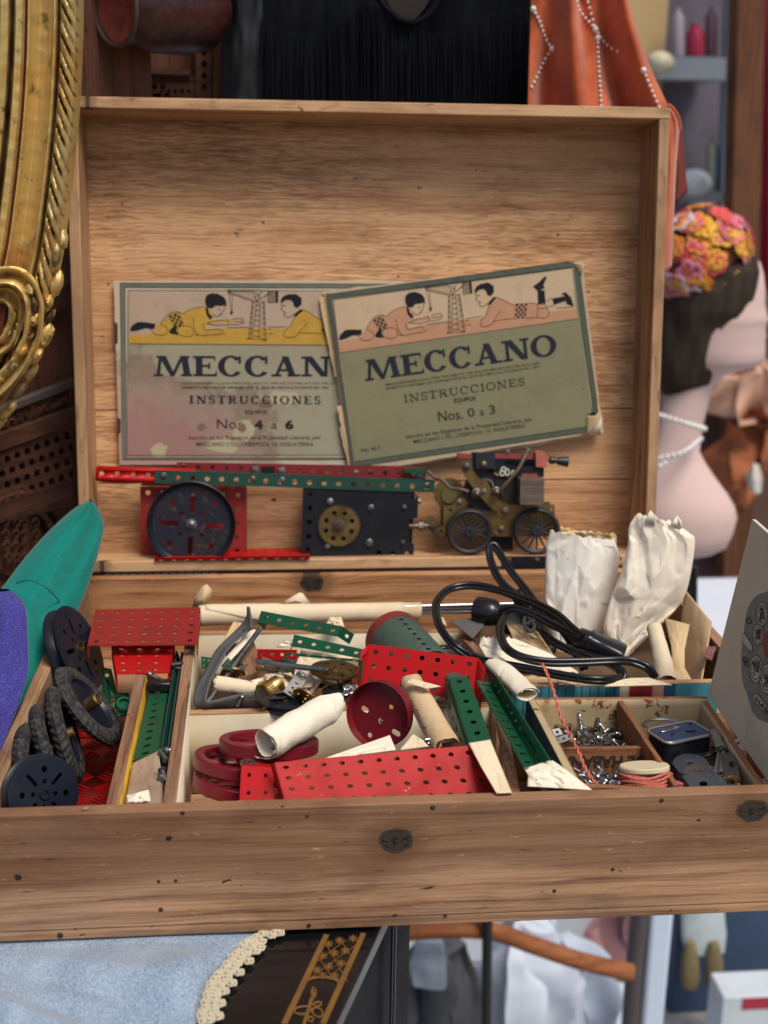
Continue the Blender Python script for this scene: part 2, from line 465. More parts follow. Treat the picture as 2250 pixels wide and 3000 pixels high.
def fabric(name, col, col2=None, weave=1400.0, sheen=.3, rough=.85, bump=.35, blot=.3, stretch=(1, 1, 1)):
    m = NT(name)
    vec = m.map(stretch)
    a = m.noise(weave, vec, 2); b = m.noise(14, None, 4)
    k = m.mix(m.step(a, .35, .7), sc3(col, .75), col2 or sc3(col, 1.2))
    k = m.mix(m.math('MULTIPLY', m.step(b, .45, .75), blot), k, sc3(col, .45))
    m.set(col=k, rough=rough, spec=.15, sheen=sheen, sheenr=.4, normal=m.bump(a, bump, .0006))
    return m.m
def plain(name, col, rough=.5, metal=0.0, spec=.5, coat=0.0, mott=.15, scale=1.0):
    m = NT(name)
    a = m.noise(35 * scale, None, 5, .6)
    k = m.mix(m.math('MULTIPLY', m.step(a, .4, .7), mott), col, sc3(col, .5))
    m.set(col=k, rough=m.math('MULTIPLY_ADD', a, .25, max(rough - .12, 0.02)), metal=metal, spec=spec, coat=coat, coatr=.08)
    return m.m
MT = {}
MT['front_wood'] = wood('front_board_wood', rgb(186, 146, 110), rgb(112, 74, 48), knots=[(.014, .050, .0120), (.237, .066, .0105)], grey=.28, stain=.4, rings=80, streak=.45)
MT['side_wood'] = wood('side_board_wood', rgb(176, 138, 104), rgb(108, 70, 44), axis='Y', grey=.35, seed=3.3)
MT['back_wood'] = wood('back_board_wood', rgb(196, 146, 102), rgb(120, 74, 42), knots=[(-.106, .080, .0085)], stain=.45, seed=9.1, rings=60)
MT['lid_panel'] = wood('lid_panel_wood', rgb(222, 174, 128), rgb(148, 94, 56), up='Y', rough_sawn=1.0, stain=.34, seed=5.2, rings=26, streak=.35, plank_lines=(.163, .085))
MT['lid_rim'] = wood('lid_rim_wood', rgb(205, 164, 122), rgb(132, 88, 54), up='Z', stain=.4, seed=2.2, knots=[(.022, -.003, .004)])
MT['lid_rim_side'] = wood('lid_side_wood', rgb(200, 158, 116), rgb(120, 78, 46), axis='Y', up='Z', stain=.5, seed=6.4, grey=.15)
MT['divider'] = wood('divider_wood', rgb(176, 132, 98), rgb(105, 66, 46), axis='Y', up='X', seed=1.4, grey=.3)
MT['divider_x'] = wood('cross_divider_wood', rgb(190, 146, 108), rgb(118, 78, 52), axis='X', up='Y', seed=4.4)
MT['cream'] = paint('cream_paint', rgb(216, 203, 176), rough=.62, chip=.22, chipcol=(.22, .14, .09), mott=.15, dirt=.28, scale=.6)
MT['yellow'] = paint('yellow_paint', rgb(205, 160, 50), rough=.55, mott=.2, dirt=.35)
MT['red'] = paint('red_enamel', rgb(184, 22, 24), spec=.22, rough=.42, chip=.42, mott=.3, dirt=.2, chipcol=(.30, .26, .27))
MT['red_dull'] = paint('faded_red_enamel', rgb(146, 40, 38), rough=.5, chip=.12, mott=.3, dirt=.2, chipcol=(.2, .17, .17))
MT['maroon'] = paint('maroon_enamel', rgb(118, 26, 38), rough=.34, chip=.03, mott=.25, dirt=.15, chipcol=(.3, .2, .2))
MT['green'] = paint('green_enamel', rgb(22, 80, 54), rough=.38, chip=.3, mott=.3, dirt=.2, chipcol=(.22, .24, .23))
MT['green_old'] = paint('weathered_green_enamel', rgb(72, 92, 82), rough=.55, chip=.12, mott=.45, dirt=.3, rust=.35)
MT['green_dark'] = paint('dark_green_enamel', rgb(34, 74, 62), rough=.42, chip=.1, mott=.3, dirt=.3)
MT['navy'] = paint('navy_enamel', rgb(24, 29, 42), rough=.34, chip=.1, mott=.3, dirt=.25, chipcol=(.24, .26, .3))
MT['navy_rust'] = paint('rusted_navy_enamel', rgb(34, 38, 50), rough=.42, chip=.18, mott=.45, dirt=.35, rust=.55, chipcol=(.2, .2, .22))
MT['black_paint'] = paint('black_japanned_metal', rgb(26, 28, 34), rough=.42, chip=.1, mott=.3, dirt=.2, chipcol=(.15, .15, .16), bump=.2)
MT['brass'] = metal('old_brass', rgb(152, 126, 80), rough=.42, tarn=.7, tarncol=(.11, .075, .035))
MT['brass_clean'] = metal('brass', rgb(206, 172, 104), rough=.3, tarn=.3, tarncol=(.2, .13, .05))
MT['steel'] = metal('steel', (.55, .55, .55), rough=.26, tarn=.3, tarncol=(.14, .13, .12))
MT['steel_dark'] = metal('dull_steel', (.30, .295, .29), rough=.38, tarn=.6, tarncol=(.05, .042, .035))
MT['rust_steel'] = metal('rusty_steel', (.22, .19, .17), rough=.45, tarn=.7, tarncol=(.08, .045, .03))
MT['rubber'] = paint('dusty_black_rubber', rgb(52, 50, 50), rough=.7, mott=.4, dirt=0.0, rust=0, scale=1.2)
MT['rubber_grey'] = paint('grey_rubber', rgb(92, 92, 94), rough=.6, mott=.3, dirt=.15)
MT['black'] = plain('black_plastic', (.010, .010, .012), .26, spec=.5)
MT['paper_white'] = paper('creased_white_paper', rgb(240, 230, 208), stain=.35, staincol=rgb(200, 168, 120), crease=.35)
MT['paper_cream'] = paper('cream_paper', rgb(228, 210, 178), stain=.4, staincol=rgb(176, 136, 92), crease=.3)
MT['paper_tan'] = paper('tan_paper', rgb(210, 182, 138), stain=.45, staincol=rgb(150, 108, 66), crease=.25)
MT['card'] = paper('brown_card', rgb(196, 164, 128), stain=.4, staincol=rgb(136, 96, 64), crease=.1)
# ================================================================== the chest
RC = V((W / 2, D / 2, -H))
kf = [Y(1160, 2463, 0), Y(2203, 2376, 0)]
kb = Y(913, 1708, D - T)
MT['front_wood'] = wood('front_board_pine', rgb(198, 153, 115), rgb(112, 74, 49), knots=[(k.x - RC.x, k.z - RC.z, r) for k, r in zip(kf, (.0100, .0096))], grey=.25, stain=.6, rings=70, streak=.5, dents=1.4, heart=(.038, .55))
MT['back_wood'] = wood('back_board_pine', rgb(198, 148, 104), rgb(122, 76, 44), knots=[(kb.x - RC.x, kb.z - RC.z, .0105)], stain=.45, seed=9.1, rings=60)
chest = thing('wooden_chest', 'open pine chest full of metal construction set parts, its lid leaning back', 'wooden chest', RC)
def board(name, a, b, m, par=chest, **k):
    return part(name, MB().box(a, b), m, par, bevel=.0009, **k)
board('front_board', (0, 0, -.0870), (W, T, 0), MT['front_wood'])
board('back_board', (0, D - T, -.0870), (W, D, -.0005), MT['back_wood'])
board('side_board', (0, T + .0002, -.0870), (T, D - T - .0002, -.0008), MT['side_wood'])
board('side_board', (W - T, T + .0002, -.0870), (W, D - T - .0002, -.0008), MT['side_wood'])
board('bottom_board', (.0004, .0006, -.0950), (W - .0004, D - .0006, -.0874), MT['front_wood'])
MT['tan_face'] = paint('tan_primer', rgb(186, 156, 118), rough=.65, chip=.15, chipcol=(.2, .13, .08), mott=.25, dirt=.3, scale=.6)
# painted dividers standing in the tray
def divider(name, a, b, th, z0, z1, mtop, mside=None, side=1):
    """upright strip from a to b (xy), painted sheet on one side as a sub-part"""
    a, b = V((a[0], a[1], 0)), V((b[0], b[1], 0)); d = (b - a).normalized(); n = V((d.y, -d.x, 0))
    P = [a - n * th / 2, a + n * th / 2, b + n * th / 2, b - n * th / 2]
    o = part(name, MB().hexa([p + V((0, 0, z0)) for p in P] + [p + V((0, 0, z1)) for p in P]), mtop, chest, bevel=.0006)
    if mside is not None:
        q = n * side * (th / 2 + .0003)
        A, B = a + q, b + q
        part('painted_face', MB().add([A + V((0, 0, z0 + .001)), B + V((0, 0, z0 + .001)), B + V((0, 0, z1 - .0012)), A + V((0, 0, z1 - .0012))], [(0, 1, 2, 3)]), mside, o, solid=.0005)
    return o
p = [Z(409, 1978, -.004), Z(330, 2352, -.004)]
divider('divider', (p[1].x, T + .0005), (p[0].x, .30), .0082, -.0865, -.004, MT['divider'], MT['yellow'], 1)
p = [Z(557, 1905, -.004), Z(497, 2348, -.004)]
dv2a, dv2b = (p[1].x, T + .0005), (p[0].x - .002, .345)
divider('divider', dv2a, dv2b, .0088, -.0865, -.004, MT['divider'], MT['cream'], 1)
c1a, c1b = Z(588, 1853, -.014), Z(1345, 1845, -.014)
divider('divider', (c1a.x - .012, c1a.y), (c1b.x, c1b.y), .0075, -.0865, -.014, MT['divider_x'], MT['cream'], 1)
c2a, c2b = Z(549, 2086, -.016), Z(1430, 2062, -.016)
divider('divider', (c2a.x - .002, c2a.y), (c2b.x, c2b.y), .0080, -.0865, -.016, MT['divider_x'], MT['cream'], 1)
p = [Z(1368, 1872, -.010), Z(1443, 1990, -.012), Z(1500, 2316, -.012)]
divider('divider', (p[2].x, T + .0005), (p[1].x + .002, p[1].y + .02), .0075, -.0865, -.012, MT['divider'], MT['tan_face'], -1)
divider('divider', (p[1].x + .004, p[1].y + .024), (p[0].x, p[0].y), .0075, -.0865, -.010, MT['divider'], MT['divider'], 1)
# nails in the front board
nm = metal('nail_head', (.10, .085, .07), .6, .6, (.05, .035, .025))
for u, v, r in ((53, 2570, .0024), (471, 2665, .0017), (176, 2741, .0020), (905, 2712, .0014), (535, 2382, .0016), (900, 2391, .0013), (465, 2582, .0013), (515, 2580, .0012), (1268, 2366, .0019), (1938, 2345, .0017), (1624, 2610, .0014), (1795, 2547, .0014), (1305, 2682, .0012)):
    q = Y(u, v, 0)
    part('nail', MB().lathe([(r, -.002), (r, .0001), (r * .8, .0004), (0, .0005)], 10, mat4(q, V((1, 0, 0)), V((0, 0, 1)), V((0, -1, 0)))), nm, chest)
# the lid, in its own leaning frame: x across, y up the lid, z towards the viewer
def lpart(name, mb, m, par, **k):
    """mb given in the lid's frame"""
    o = part(name, mb, m, None, **k)
    o.parent = par; o.matrix_basis = WM[par.name].inverted() @ LIDM if WM[par.name] != LIDM else Matrix()
    WM[o.name] = LIDM.copy(); return o
LL = .469
lidpanel = lpart('lid', MB().box((.0005, .0005, -LD - .0085), (W - .0005, LL - .0005, -LD)), MT['lid_panel'], chest, bevel=.0008)
def rim(name, a, b, m): return lpart(name, MB().box(a, b), m, lidpanel, bevel=.0010)
rim('lid_rim', (0, LL - T, -LD), (W, LL, .0004), MT['lid_rim'])
rim('lid_rim', (0, 0, -LD), (W, T, .0003), MT['lid_rim'])
MT['lid_side'] = wood('lid_side_pine', rgb(198, 156, 114), rgb(122, 80, 48), axis='Y', up='Z', stain=.5, seed=6.4, grey=.2)
rim('lid_rim', (0, T + .0002, -LD), (T, LL - T - .0002, 0), MT['lid_side'])
rim('lid_rim', (W - T, T + .0002, -LD), (W, LL - T - .0002, 0), MT['lid_side'])
# iron hinge strap on the lower rim
ha, hb = L(1472, 1631, .0016), L(1640, 1669, .0016)
hi = part('hinge', MB().hexa([L(1470, 1671, .0004), L(1640, 1669, .0004), L(1640, 1669, .0018), L(1470, 1671, .0018), L(1470, 1630, .0004), L(1640, 1628, .0004), L(1640, 1628, .0018), L(1470, 1630, .0018)]), MT['black_paint'], chest, bevel=.0004)
for u in (1492, 1573):
    q = L(u, 1640, .0018)
    part('screw', MB().lathe([(.0029, 0), (.0026, .0007), (.0012, .0011), (0, .0012)], 14, mat4(q, V((1, 0, 0)), LU, LN)), MT['rust_steel'], hi)
pp = [L(310, 1675, .002), L(640, 1670, .002)]
hb_ = MB()
for i in range(14):   # knuckles of the long hinge in the gap
    a = pp[0].lerp(pp[1], i / 14); b = pp[0].lerp(pp[1], (i + .8) / 14)
    hb_.cyl(a + V((0, -.004, -.0035)), b + V((0, -.004, -.0035)), .0028, 10)
part('hinge_pin', hb_, MT['black_paint'], chest)
# cord stay on the right inside of the lid
cp = [L(1884, 1176, -.030), L(1879, 1230, -.028), L(1873, 1320, -.027), L(1862, 1410, -.027), L(1855, 1480, -.027), L(1849, 1532, -.03)]
tb = MB(); sp_ = spline(cp, 10)
for k in range(2):
    pts = []
    for i, q in enumerate(sp_):
        a = i * 1.15 + k * PI
        pts.append(q + V((math.cos(a) * .0007, 0, math.sin(a) * .0002)) + LN * math.sin(a) * .0007)
    tb.tube(pts, .0010, 6)
string_m = fabric('tan_string', rgb(186, 140, 88), weave=2500, blot=.2)
single('lid_cord', tb, string_m, 'thin tan cord hanging inside the right rim of the open lid', 'cord')

# ================================================================== the two booklets
def slabfont(ch, b=1.0):
    """slab-serif capitals as simple polygons, cap height 1 -> (width, polygons)"""
    R_ = lambda x0, y0, x1, y1: [(x0, y0), (x1, y0), (x1, y1), (x0, y1)]
    Q = lambda *p: list(p)
    t, k, s = .13 * b, .24 * b, .11
    def ring(cx, cy, rx, ry, a0, a1, tx, ty, n=26):
        o = [(cx + rx * math.cos(a0 + (a1 - a0) * i / n), cy + ry * math.sin(a0 + (a1 - a0) * i / n)) for i in range(n + 1)]
        i_ = [(cx + (rx - tx) * math.cos(a0 + (a1 - a0) * i / n), cy + (ry - ty) * math.sin(a0 + (a1 - a0) * i / n)) for i in range(n + 1)]
        return o + i_[::-1]
    if ch == 'I': return .26 + k, [R_(.13, 0, .13 + k, 1), R_(0, 0, .26 + k, s), R_(0, 1 - s, .26 + k, 1)]
    if ch == 'M': return 1.5, [Q((.1, 0), (.1 + t, 0), (.34, 1), (.22, 1)), Q((.2, 1), (.2 + k * 1.1, 1), (.80, .12), (.66, .0)), Q((.66, 0), (.80, .0), (1.2, 1), (1.06, 1)), Q((1.06, 1), (1.06 + k, 1), (1.18 + k, 0), (1.18, 0)), R_(0, 0, .36, s), R_(1.06, 0, 1.5, s), R_(.12, 1 - s, .4, 1), R_(1.04, 1 - s, 1.4, 1)]
    if ch == 'E': return .92, [R_(.1, 0, .1 + k, 1), R_(0, 0, .9, s), R_(0, 1 - s, .84, 1), R_(.3, .46, .66, .46 + s), R_(.58, .36, .66, .66), Q((.78, 0), (.92, 0), (.92, .32)), Q((.74, 1), (.86, 1), (.86, .70))]
    if ch == 'C': return 1.0, [ring(.5, .5, .5, .53, .70, 2 * PI - .62, k, s), R_(.80, .62, .90, 1.0)]
    if ch == 'O': return 1.1, [ring(.55, .5, .55, .53, 0, 2 * PI, k, s, 40)]
    if ch == 'A': return 1.15, [Q((.12, 0), (.12 + t, 0), (.6, 1), (.48, 1)), Q((.42, 1), (.42 + k, 1), (.98, 0), (.98 - k, 0)), R_(.28, .26, .8, .26 + s), R_(0, 0, .4, s), R_(.64, 0, 1.15, s)]
    if ch == 'N': return 1.15, [R_(.14, 0, .14 + t, 1), R_(.9, 0, .9 + t, 1), Q((.1, 1), (.1 + k * 1.25, 1), (.9 + t, 0), (.9 + t - k, 0)), R_(0, 0, .42, s), R_(0, 1 - s, .3, 1), R_(.76, 1 - s, 1.15, 1)]
    if ch == 'S': return .72, [ring(.36, .735, .34, .29, .35, PI * 1.5, k * .8, s), ring(.36, .27, .36, .30, -PI * .85, PI * .5, k * .8, s), R_(.62, .70, .69, 1), R_(.02, 0, .09, .32)]
    if ch == 'T': return .96, [R_(.48 - k / 2, 0, .48 + k / 2, 1), R_(.2, 0, .76, s), R_(0, 1 - s, .96, 1), Q((0, 1), (.12, 1), (0, .66)), Q((.96, 1), (.84, 1), (.96, .66))]
    if ch == 'R': return 1.0, [R_(.1, 0, .1 + k, 1), R_(0, 0, .1 + k + .1, s), R_(0, 1 - s, .5, 1), ring(.5, .73, .36, .27, -PI / 2, PI / 2, k * .9, s), R_(.3, .46, .52, .46 + s), Q((.42, .5), (.66, .5), (.98, 0), (.74, 0)), R_(.74, 0, 1.02, s)]
    if ch == 'U': return 1.05, [R_(.1, .3, .1 + k, 1), R_(.82, .3, .82 + t, 1), ring(.1 + (.72 + t) / 2, .33, (.72 + t) / 2, .34, PI, 2 * PI, k * .8, s), R_(0, 1 - s, .46, 1), R_(.7, 1 - s, 1.05, 1)]
    return .4, []
class Sheet:
    """flat print on a plane parallel to the lid: everything measured on the plane itself"""
    def __init__(s, zm, w0):
        s.zm, s.w0, s.k = zm, w0, 0
    def P(s, x, y):
        u, v = s.zm(x, y); q = LIDI @ L(u, v, s.w0); return (q.x, q.y)
    def poly(s, mb, loops, off=.00025, px=True, jit=True):
        s.k += 1
        o = off + (s.k % 9) * .000018
        lp = [[s.P(*p) for p in l] for l in loops] if px else loops
        c = s.w0 + o
        mb.flat(lp, 0, fn=lambda x, y, z: LIDM @ V((x, y, c)))
    def line(s, mb, pts, wd, off=.0003):
        """ink stroke, wd in metres"""
        q = [V((*s.P(*p), 0)) for p in pts]
        l, r = [], []
        for i, a in enumerate(q):
            d = (q[min(i + 1, len(q) - 1)] - q[max(i - 1, 0)]).normalized(); n = V((-d.y, d.x, 0)) * wd / 2
            l.append(a + n); r.append(a - n)
        s.k += 1
        c = s.w0 + off + (s.k % 7) * .000012
        vs = [LIDM @ V((p.x, p.y, c)) for p in l + r]; n_ = len(l)
        mb.add(vs, [(i + n_, i + 1 + n_, i + 1, i) for i in range(n_ - 1)])
    def txt(s, mb, body, a, b, hpx, bold=0.0):
        A, B = V((*s.P(*a), s.w0)), V((*s.P(*b), s.w0))
        h = (V((*s.P(a[0], a[1] - hpx), s.w0)) - A).length
        t = MB().text(body, A, B, h, V((0, 0, 1)), .0003, bold)
        mb.add([LIDM @ p for p in t.v], t.f)
    def slab(s, mb, word, a, b, hpx, bold=1.0, gap=.1, starts=None, slant=0.0):
        A, B = V((*s.P(*a), 0)), V((*s.P(*b), 0)); ex = (B - A); ln = ex.length; ex.normalize(); ey = V((-ex.y, ex.x, 0))
        h = (V((*s.P(a[0], a[1] - hpx), 0)) - A).length
        gl = [slabfont(c, bold) for c in word]; tot = sum(g[0] for g in gl) + gap * (len(gl) - 1)
        x = 0
        for g, (wd, pol) in enumerate(gl):
            for pl in pol:
                s.poly(mb, [[tuple((A + ex * ((x + p[0]) / tot * ln) + ey * (p[1] * h))[:2]) for p in pl]], .0003, px=False)
            x += wd + gap
ink = plain('printing_ink', rgb(40, 42, 54), .7, spec=.2, mott=.4, scale=4)
ink_grey = plain('faded_ink', rgb(38, 38, 36), .75, spec=.2, mott=.4, scale=4)
hair_ink = plain('black_ink', rgb(30, 30, 36), .7, spec=.2, mott=.3, scale=4)
DP6 = [(32, 215), (1560, 10), (1597, 335), (78, 553)]
def norm_panel(x, y):
    (x0, y0), (x1, y1), _, (x3, y3) = DP6
    ax, ay, bx, by = x1 - x0, y1 - y0, x3 - x0, y3 - y0; dx, dy = x - x0, y - y0
    d = ax * by - ay * bx
    return ((dx * by - dy * bx) / d, (ax * dy - ay * dx) / d)
def boys_drawing(sh, corners, fills, inks, lw=.00062):
    (x0, y0), (x1, y1), (x2, y2), (x3, y3) = corners
    def m(p):
        a, b = norm_panel(*p); return (x0 + (x1 - x0) * a + (x3 - x0) * b, y0 + (y1 - y0) * a + (y3 - y0) * b)
    def F(mb, pts, off=.00028): sh.poly(mb, [[m(p) for p in pts]], off)
    def Ln(pts, k=1.0, sm=True):
        q = [m(p) for p in pts]
        if sm and len(q) > 2: q = [(p.x, p.y) for p in spline([V((*p, 0)) for p in q], 4)]
        sh.line(inks, q, lw * k, .00042)
    # bodies in the floor colour
    F(fills, [(495, 258), (450, 270), (400, 295), (375, 318), (330, 315), (290, 335), (250, 400), (210, 440), (250, 474), (300, 462), (345, 455), (400, 462), (450, 445), (480, 440), (545, 430), (610, 418), (575, 392), (520, 402), (515, 365), (640, 345), (730, 325), (650, 322), (560, 340), (545, 325), (560, 305), (520, 262)], .00027)
    F(fills, [(1070, 195), (1120, 215), (1180, 245), (1310, 235), (1395, 262), (1415, 290), (1400, 328), (1265, 332), (1065, 350), (1040, 378), (985, 385), (980, 350), (1010, 310), (1025, 262), (1040, 215)], .00027)
    # hair
    F(inks, [(497, 185), (520, 168), (560, 164), (600, 180), (618, 205), (622, 240), (604, 232), (590, 240), (560, 240), (545, 258), (535, 264), (510, 262), (497, 240), (492, 210)], .0004)
    F(inks, [(936, 160), (945, 132), (975, 112), (1022, 104), (1058, 125), (1062, 165), (1040, 192), (1018, 182), (1012, 160), (995, 145), (965, 150), (945, 172)], .0004)
    Ln([(607, 240), (612, 262), (603, 274), (601, 290), (588, 303), (570, 309), (548, 298)])
    Ln([(575, 262), (588, 260)], 1.4); Ln([(585, 292), (600, 290)])
    Ln([(940, 172), (950, 195), (946, 212), (966, 226), (968, 246), (988, 258), (1012, 246), (1026, 228)])
    Ln([(955, 188), (970, 186)], 1.4); Ln([(966, 232), (980, 232)])
    # collars, belts, socks, shoes
    F(inks, [(500, 264), (512, 258), (525, 295), (552, 322), (532, 334), (510, 305)], .0004)
    F(inks, [(1030, 228), (1062, 194), (1075, 204), (1040, 246), (1024, 250)], .0004)
    for (a, b, c, d), nu, nv in ((((292, 345), (345, 316), (388, 398), (330, 404)), 4, 5), (((1206, 240), (1276, 237), (1266, 331), (1198, 334)), 5, 6)):
        for i in range(nu):
            for j in range(nv):
                if (i + j) % 2: continue
                q = []
                for s_, t_ in ((i, j), (i + 1, j), (i + 1, j + 1), (i, j + 1)):
                    s_, t_ = s_ / nu, t_ / nv
                    q.append(tuple((1 - t_) * ((1 - s_) * a[k] + s_ * b[k]) + t_ * ((1 - s_) * d[k] + s_ * c[k]) for k in (0, 1)))
                F(inks, q, .00042)
        Ln([a, b, c, d, a], .8, False)
    F(inks, [(72, 468), (80, 438), (112, 408), (150, 404), (220, 406), (214, 440), (160, 442), (118, 462), (85, 472)], .0004)
    F(inks, [(302, 442), (325, 408), (350, 402), (345, 430), (362, 458), (312, 456)], .0004)
    F(inks, [(1340, 150), (1386, 155), (1394, 238), (1344, 240)], .0004)
    F(inks, [(1310, 130), (1350, 100), (1388, 62), (1398, 74), (1378, 118), (1386, 142), (1338, 156)], .0004)
    F(inks, [(1440, 205), (1520, 190), (1490, 178), (1520, 165), (1556, 200), (1576, 258), (1532, 244), (1520, 222), (1446, 248)], .0004)
    # body outlines
    for pts in ([(495, 258), (450, 270), (400, 295), (375, 318), (330, 312), (288, 335), (265, 370), (245, 405)],
                [(218, 408), (196, 440), (222, 470), (262, 474), (294, 452), (288, 420), (252, 404)],
                [(350, 420), (372, 398), (430, 396), (447, 425), (436, 456), (392, 462), (360, 448), (352, 424)],
                [(436, 340), (450, 400), (478, 442), (545, 432), (604, 421), (636, 408)], [(498, 362), (514, 405), (576, 392), (608, 390), (618, 402)],
                [(515, 366), (560, 342), (640, 322)], [(520, 362), (580, 366), (660, 350), (700, 345), (738, 328)], [(640, 318), (650, 345)], [(664, 318), (700, 305), (735, 308)], [(680, 330), (738, 318)],
                [(1070, 196), (1120, 215), (1182, 246), (1205, 240)], [(1275, 238), (1312, 236), (1340, 242)], [(1395, 262), (1416, 292), (1402, 328), (1340, 328), (1268, 331)],
                [(1030, 252), (1012, 310), (980, 352), (988, 386), (1044, 376), (1066, 344), (1108, 282)], [(1062, 352), (1120, 342), (1198, 334)], [(1340, 242), (1392, 246), (1396, 265), (1345, 268), (1340, 242)],
                [(1396, 228), (1430, 206), (1446, 248), (1404, 262)], [(1462, 268), (1570, 262)], [(455, 442), (480, 442)], [(1345, 265), (1342, 325)]):
        Ln(pts)
    # floor line and crane
    Ln([(640, 372), (766, 354)], 1, False); Ln([(880, 336), (990, 320)], 1, False); Ln([(885, 350), (905, 345)]); Ln([(880, 378), (918, 372)])
    for a, b in (((770, 195), (772, 425)), ((776, 194), (782, 424)), ((836, 182), (872, 422)), ((842, 180), (882, 418)), ((800, 192), (792, 418)), ((815, 188), (835, 415)), ((766, 428), (882, 418)), ((758, 428), (790, 424)), ((858, 424), (884, 420)), ((765, 190), (845, 178)),
                 ((615, 132), (905, 98)), ((618, 142), (770, 124)), ((622, 152), (785, 190)), ((622, 144), (786, 180)), ((785, 188), (880, 112)), ((795, 182), (862, 122)), ((770, 126), (800, 184)), ((812, 120), (800, 184)), ((782, 124), (820, 160)), ((824, 118), (776, 164)),
                 ((628, 150), (654, 262)), ((648, 150), (658, 262)), ((615, 130), (632, 158)), ((650, 132), (622, 152))):
        Ln([a, b], .8, False)
    for i in range(7):
        t0, t1 = i / 7, (i + 1) / 7
        l0, l1 = (770 + 2 * t0, 195 + 230 * t0), (770 + 2 * t1, 195 + 230 * t1); r0, r1 = (842 + 40 * t0, 180 + 238 * t0), (842 + 40 * t1, 180 + 238 * t1)
        Ln([l0, r1], .6, False); Ln([r0, l1], .6, False)
    for i in range(9):
        x = 640 + i * 17; Ln([(x, 152 - (x - 620) * .17), (x + 8, 148 + (x - 620) * .2)], .5, False)
    F(inks, [(652, 262), (662, 262), (666, 278), (656, 290), (648, 278)], .0004)
    Ln([(856, 110), (914, 96), (922, 172), (864, 182), (856, 110)], 1, False)
    for i in range(6):
        Ln([(856 + 10 * i, 110 - 2.4 * i), (864 + 10 * i, 182 - 1.8 * i)], .7, False); Ln([(857 + i, 110 + 13 * i), (914 + i, 97 + 13 * i)], .7, False)
    F(inks, [(900, 100), (914, 96), (922, 172), (910, 176)], .00041)
def cover_mat(name, base, pink=0.0, dark=(.2, .16, .1), seed=0.0):
    m = NT(name)
    vec = m.map((1, 1, 1), (seed, 0, 0))
    a = m.noise(11, vec, 5, .6); b = m.noise(420, vec, 3); c = m.noise(130, vec, 2); d = m.noise(40, vec, 6, .65)
    k = m.mix(m.math('MULTIPLY', m.step(a, .45, .7), .3), base, sc3(base, .6))
    k = m.mix(m.math('MULTIPLY', m.step(d, .5, .72), .25), k, dark)
    k = m.mix(m.math('MULTIPLY', m.step(b, .5, .75), .25), k, sc3(base, 1.45))
    if pink:
        sep = m.n('SeparateXYZ', {0: m.co}).outputs
        # wine stain spreading from the lower left corner, torn-edged
        dx = m.math('MULTIPLY', m.math('SUBTRACT', sep[0], .0), 7.0); dy = m.math('MULTIPLY', m.math('SUBTRACT', sep[1], .0), 10.5)
        rr = m.math('ADD', m.math('SQRT', m.math('ADD', m.math('MULTIPLY', dx, dx), m.math('MULTIPLY', dy, dy))), m.math('MULTIPLY_ADD', m.noise(24, vec, 6, .65), 1.6, -.8))
        pk = m.math('SUBTRACT', 1.0, m.step(rr, .45, 1.25))
        edge = m.math('MULTIPLY', m.step(rr, .8, 1.1), m.math('SUBTRACT', 1.0, m.step(rr, 1.1, 1.25)))
        k = m.mix(m.math('MULTIPLY', pk, .60 * pink), k, rgb(160, 96, 104))
        k = m.mix(m.math('MULTIPLY', edge, .55 * pink), k, rgb(120, 92, 78))
        k = m.mix(m.math('MULTIPLY', m.step(m.noise(9, m.map((1, 1, 1), (4.2, 1, 0)), 4, .6), .5, .68), .16 * pink), k, rgb(170, 130, 124))
    k = m.mix(m.math('MULTIPLY', m.step(c, .735, .77), .75), k, (.05, .035, .02))
    m.set(col=k, rough=.72, spec=.25, normal=m.bump(m.math('ADD', b, m.math('MULTIPLY', d, 1.2)), .14, .0007))
    return m.m
def wobble(pts, amp, n, seed):
    """outline with a slightly worn, uneven edge"""
    rnd = random.Random(seed); out = []
    for i, a in enumerate(pts):
        b = pts[(i + 1) % len(pts)]
        for k in range(n):
            t = k / n; j = amp if 0 < k else 0
            out.append((a[0] + (b[0] - a[0]) * t + rnd.uniform(-j, j), a[1] + (b[1] - a[1]) * t + rnd.uniform(-j, j)))
    return out
def bpart(name, mb, m, par, M, **k):
    """world mesh stored in the booklet's own frame"""
    I = M.inverted(); mb.v = [I @ p for p in mb.v]
    o = part(name, mb, m, None, **k); o.parent = par; o.matrix_basis = WM[par.name].inverted() @ M
    WM[o.name] = M.copy(); return o
def booklet(label, zm, w0, th, corners, seed):
    sh = Sheet(zm, w0)
    q = [V((*sh.P(*c), w0)) for c in corners]
    ex = (q[2] - q[3]).normalized(); ez = V((0, 0, 1)); ey = ez.cross(ex)
    Mw = LIDM @ mat4(q[3], ex, ey, ez)
    r = thing('instruction_booklet', label, 'booklet', Mw)
    return sh, r, Mw, q
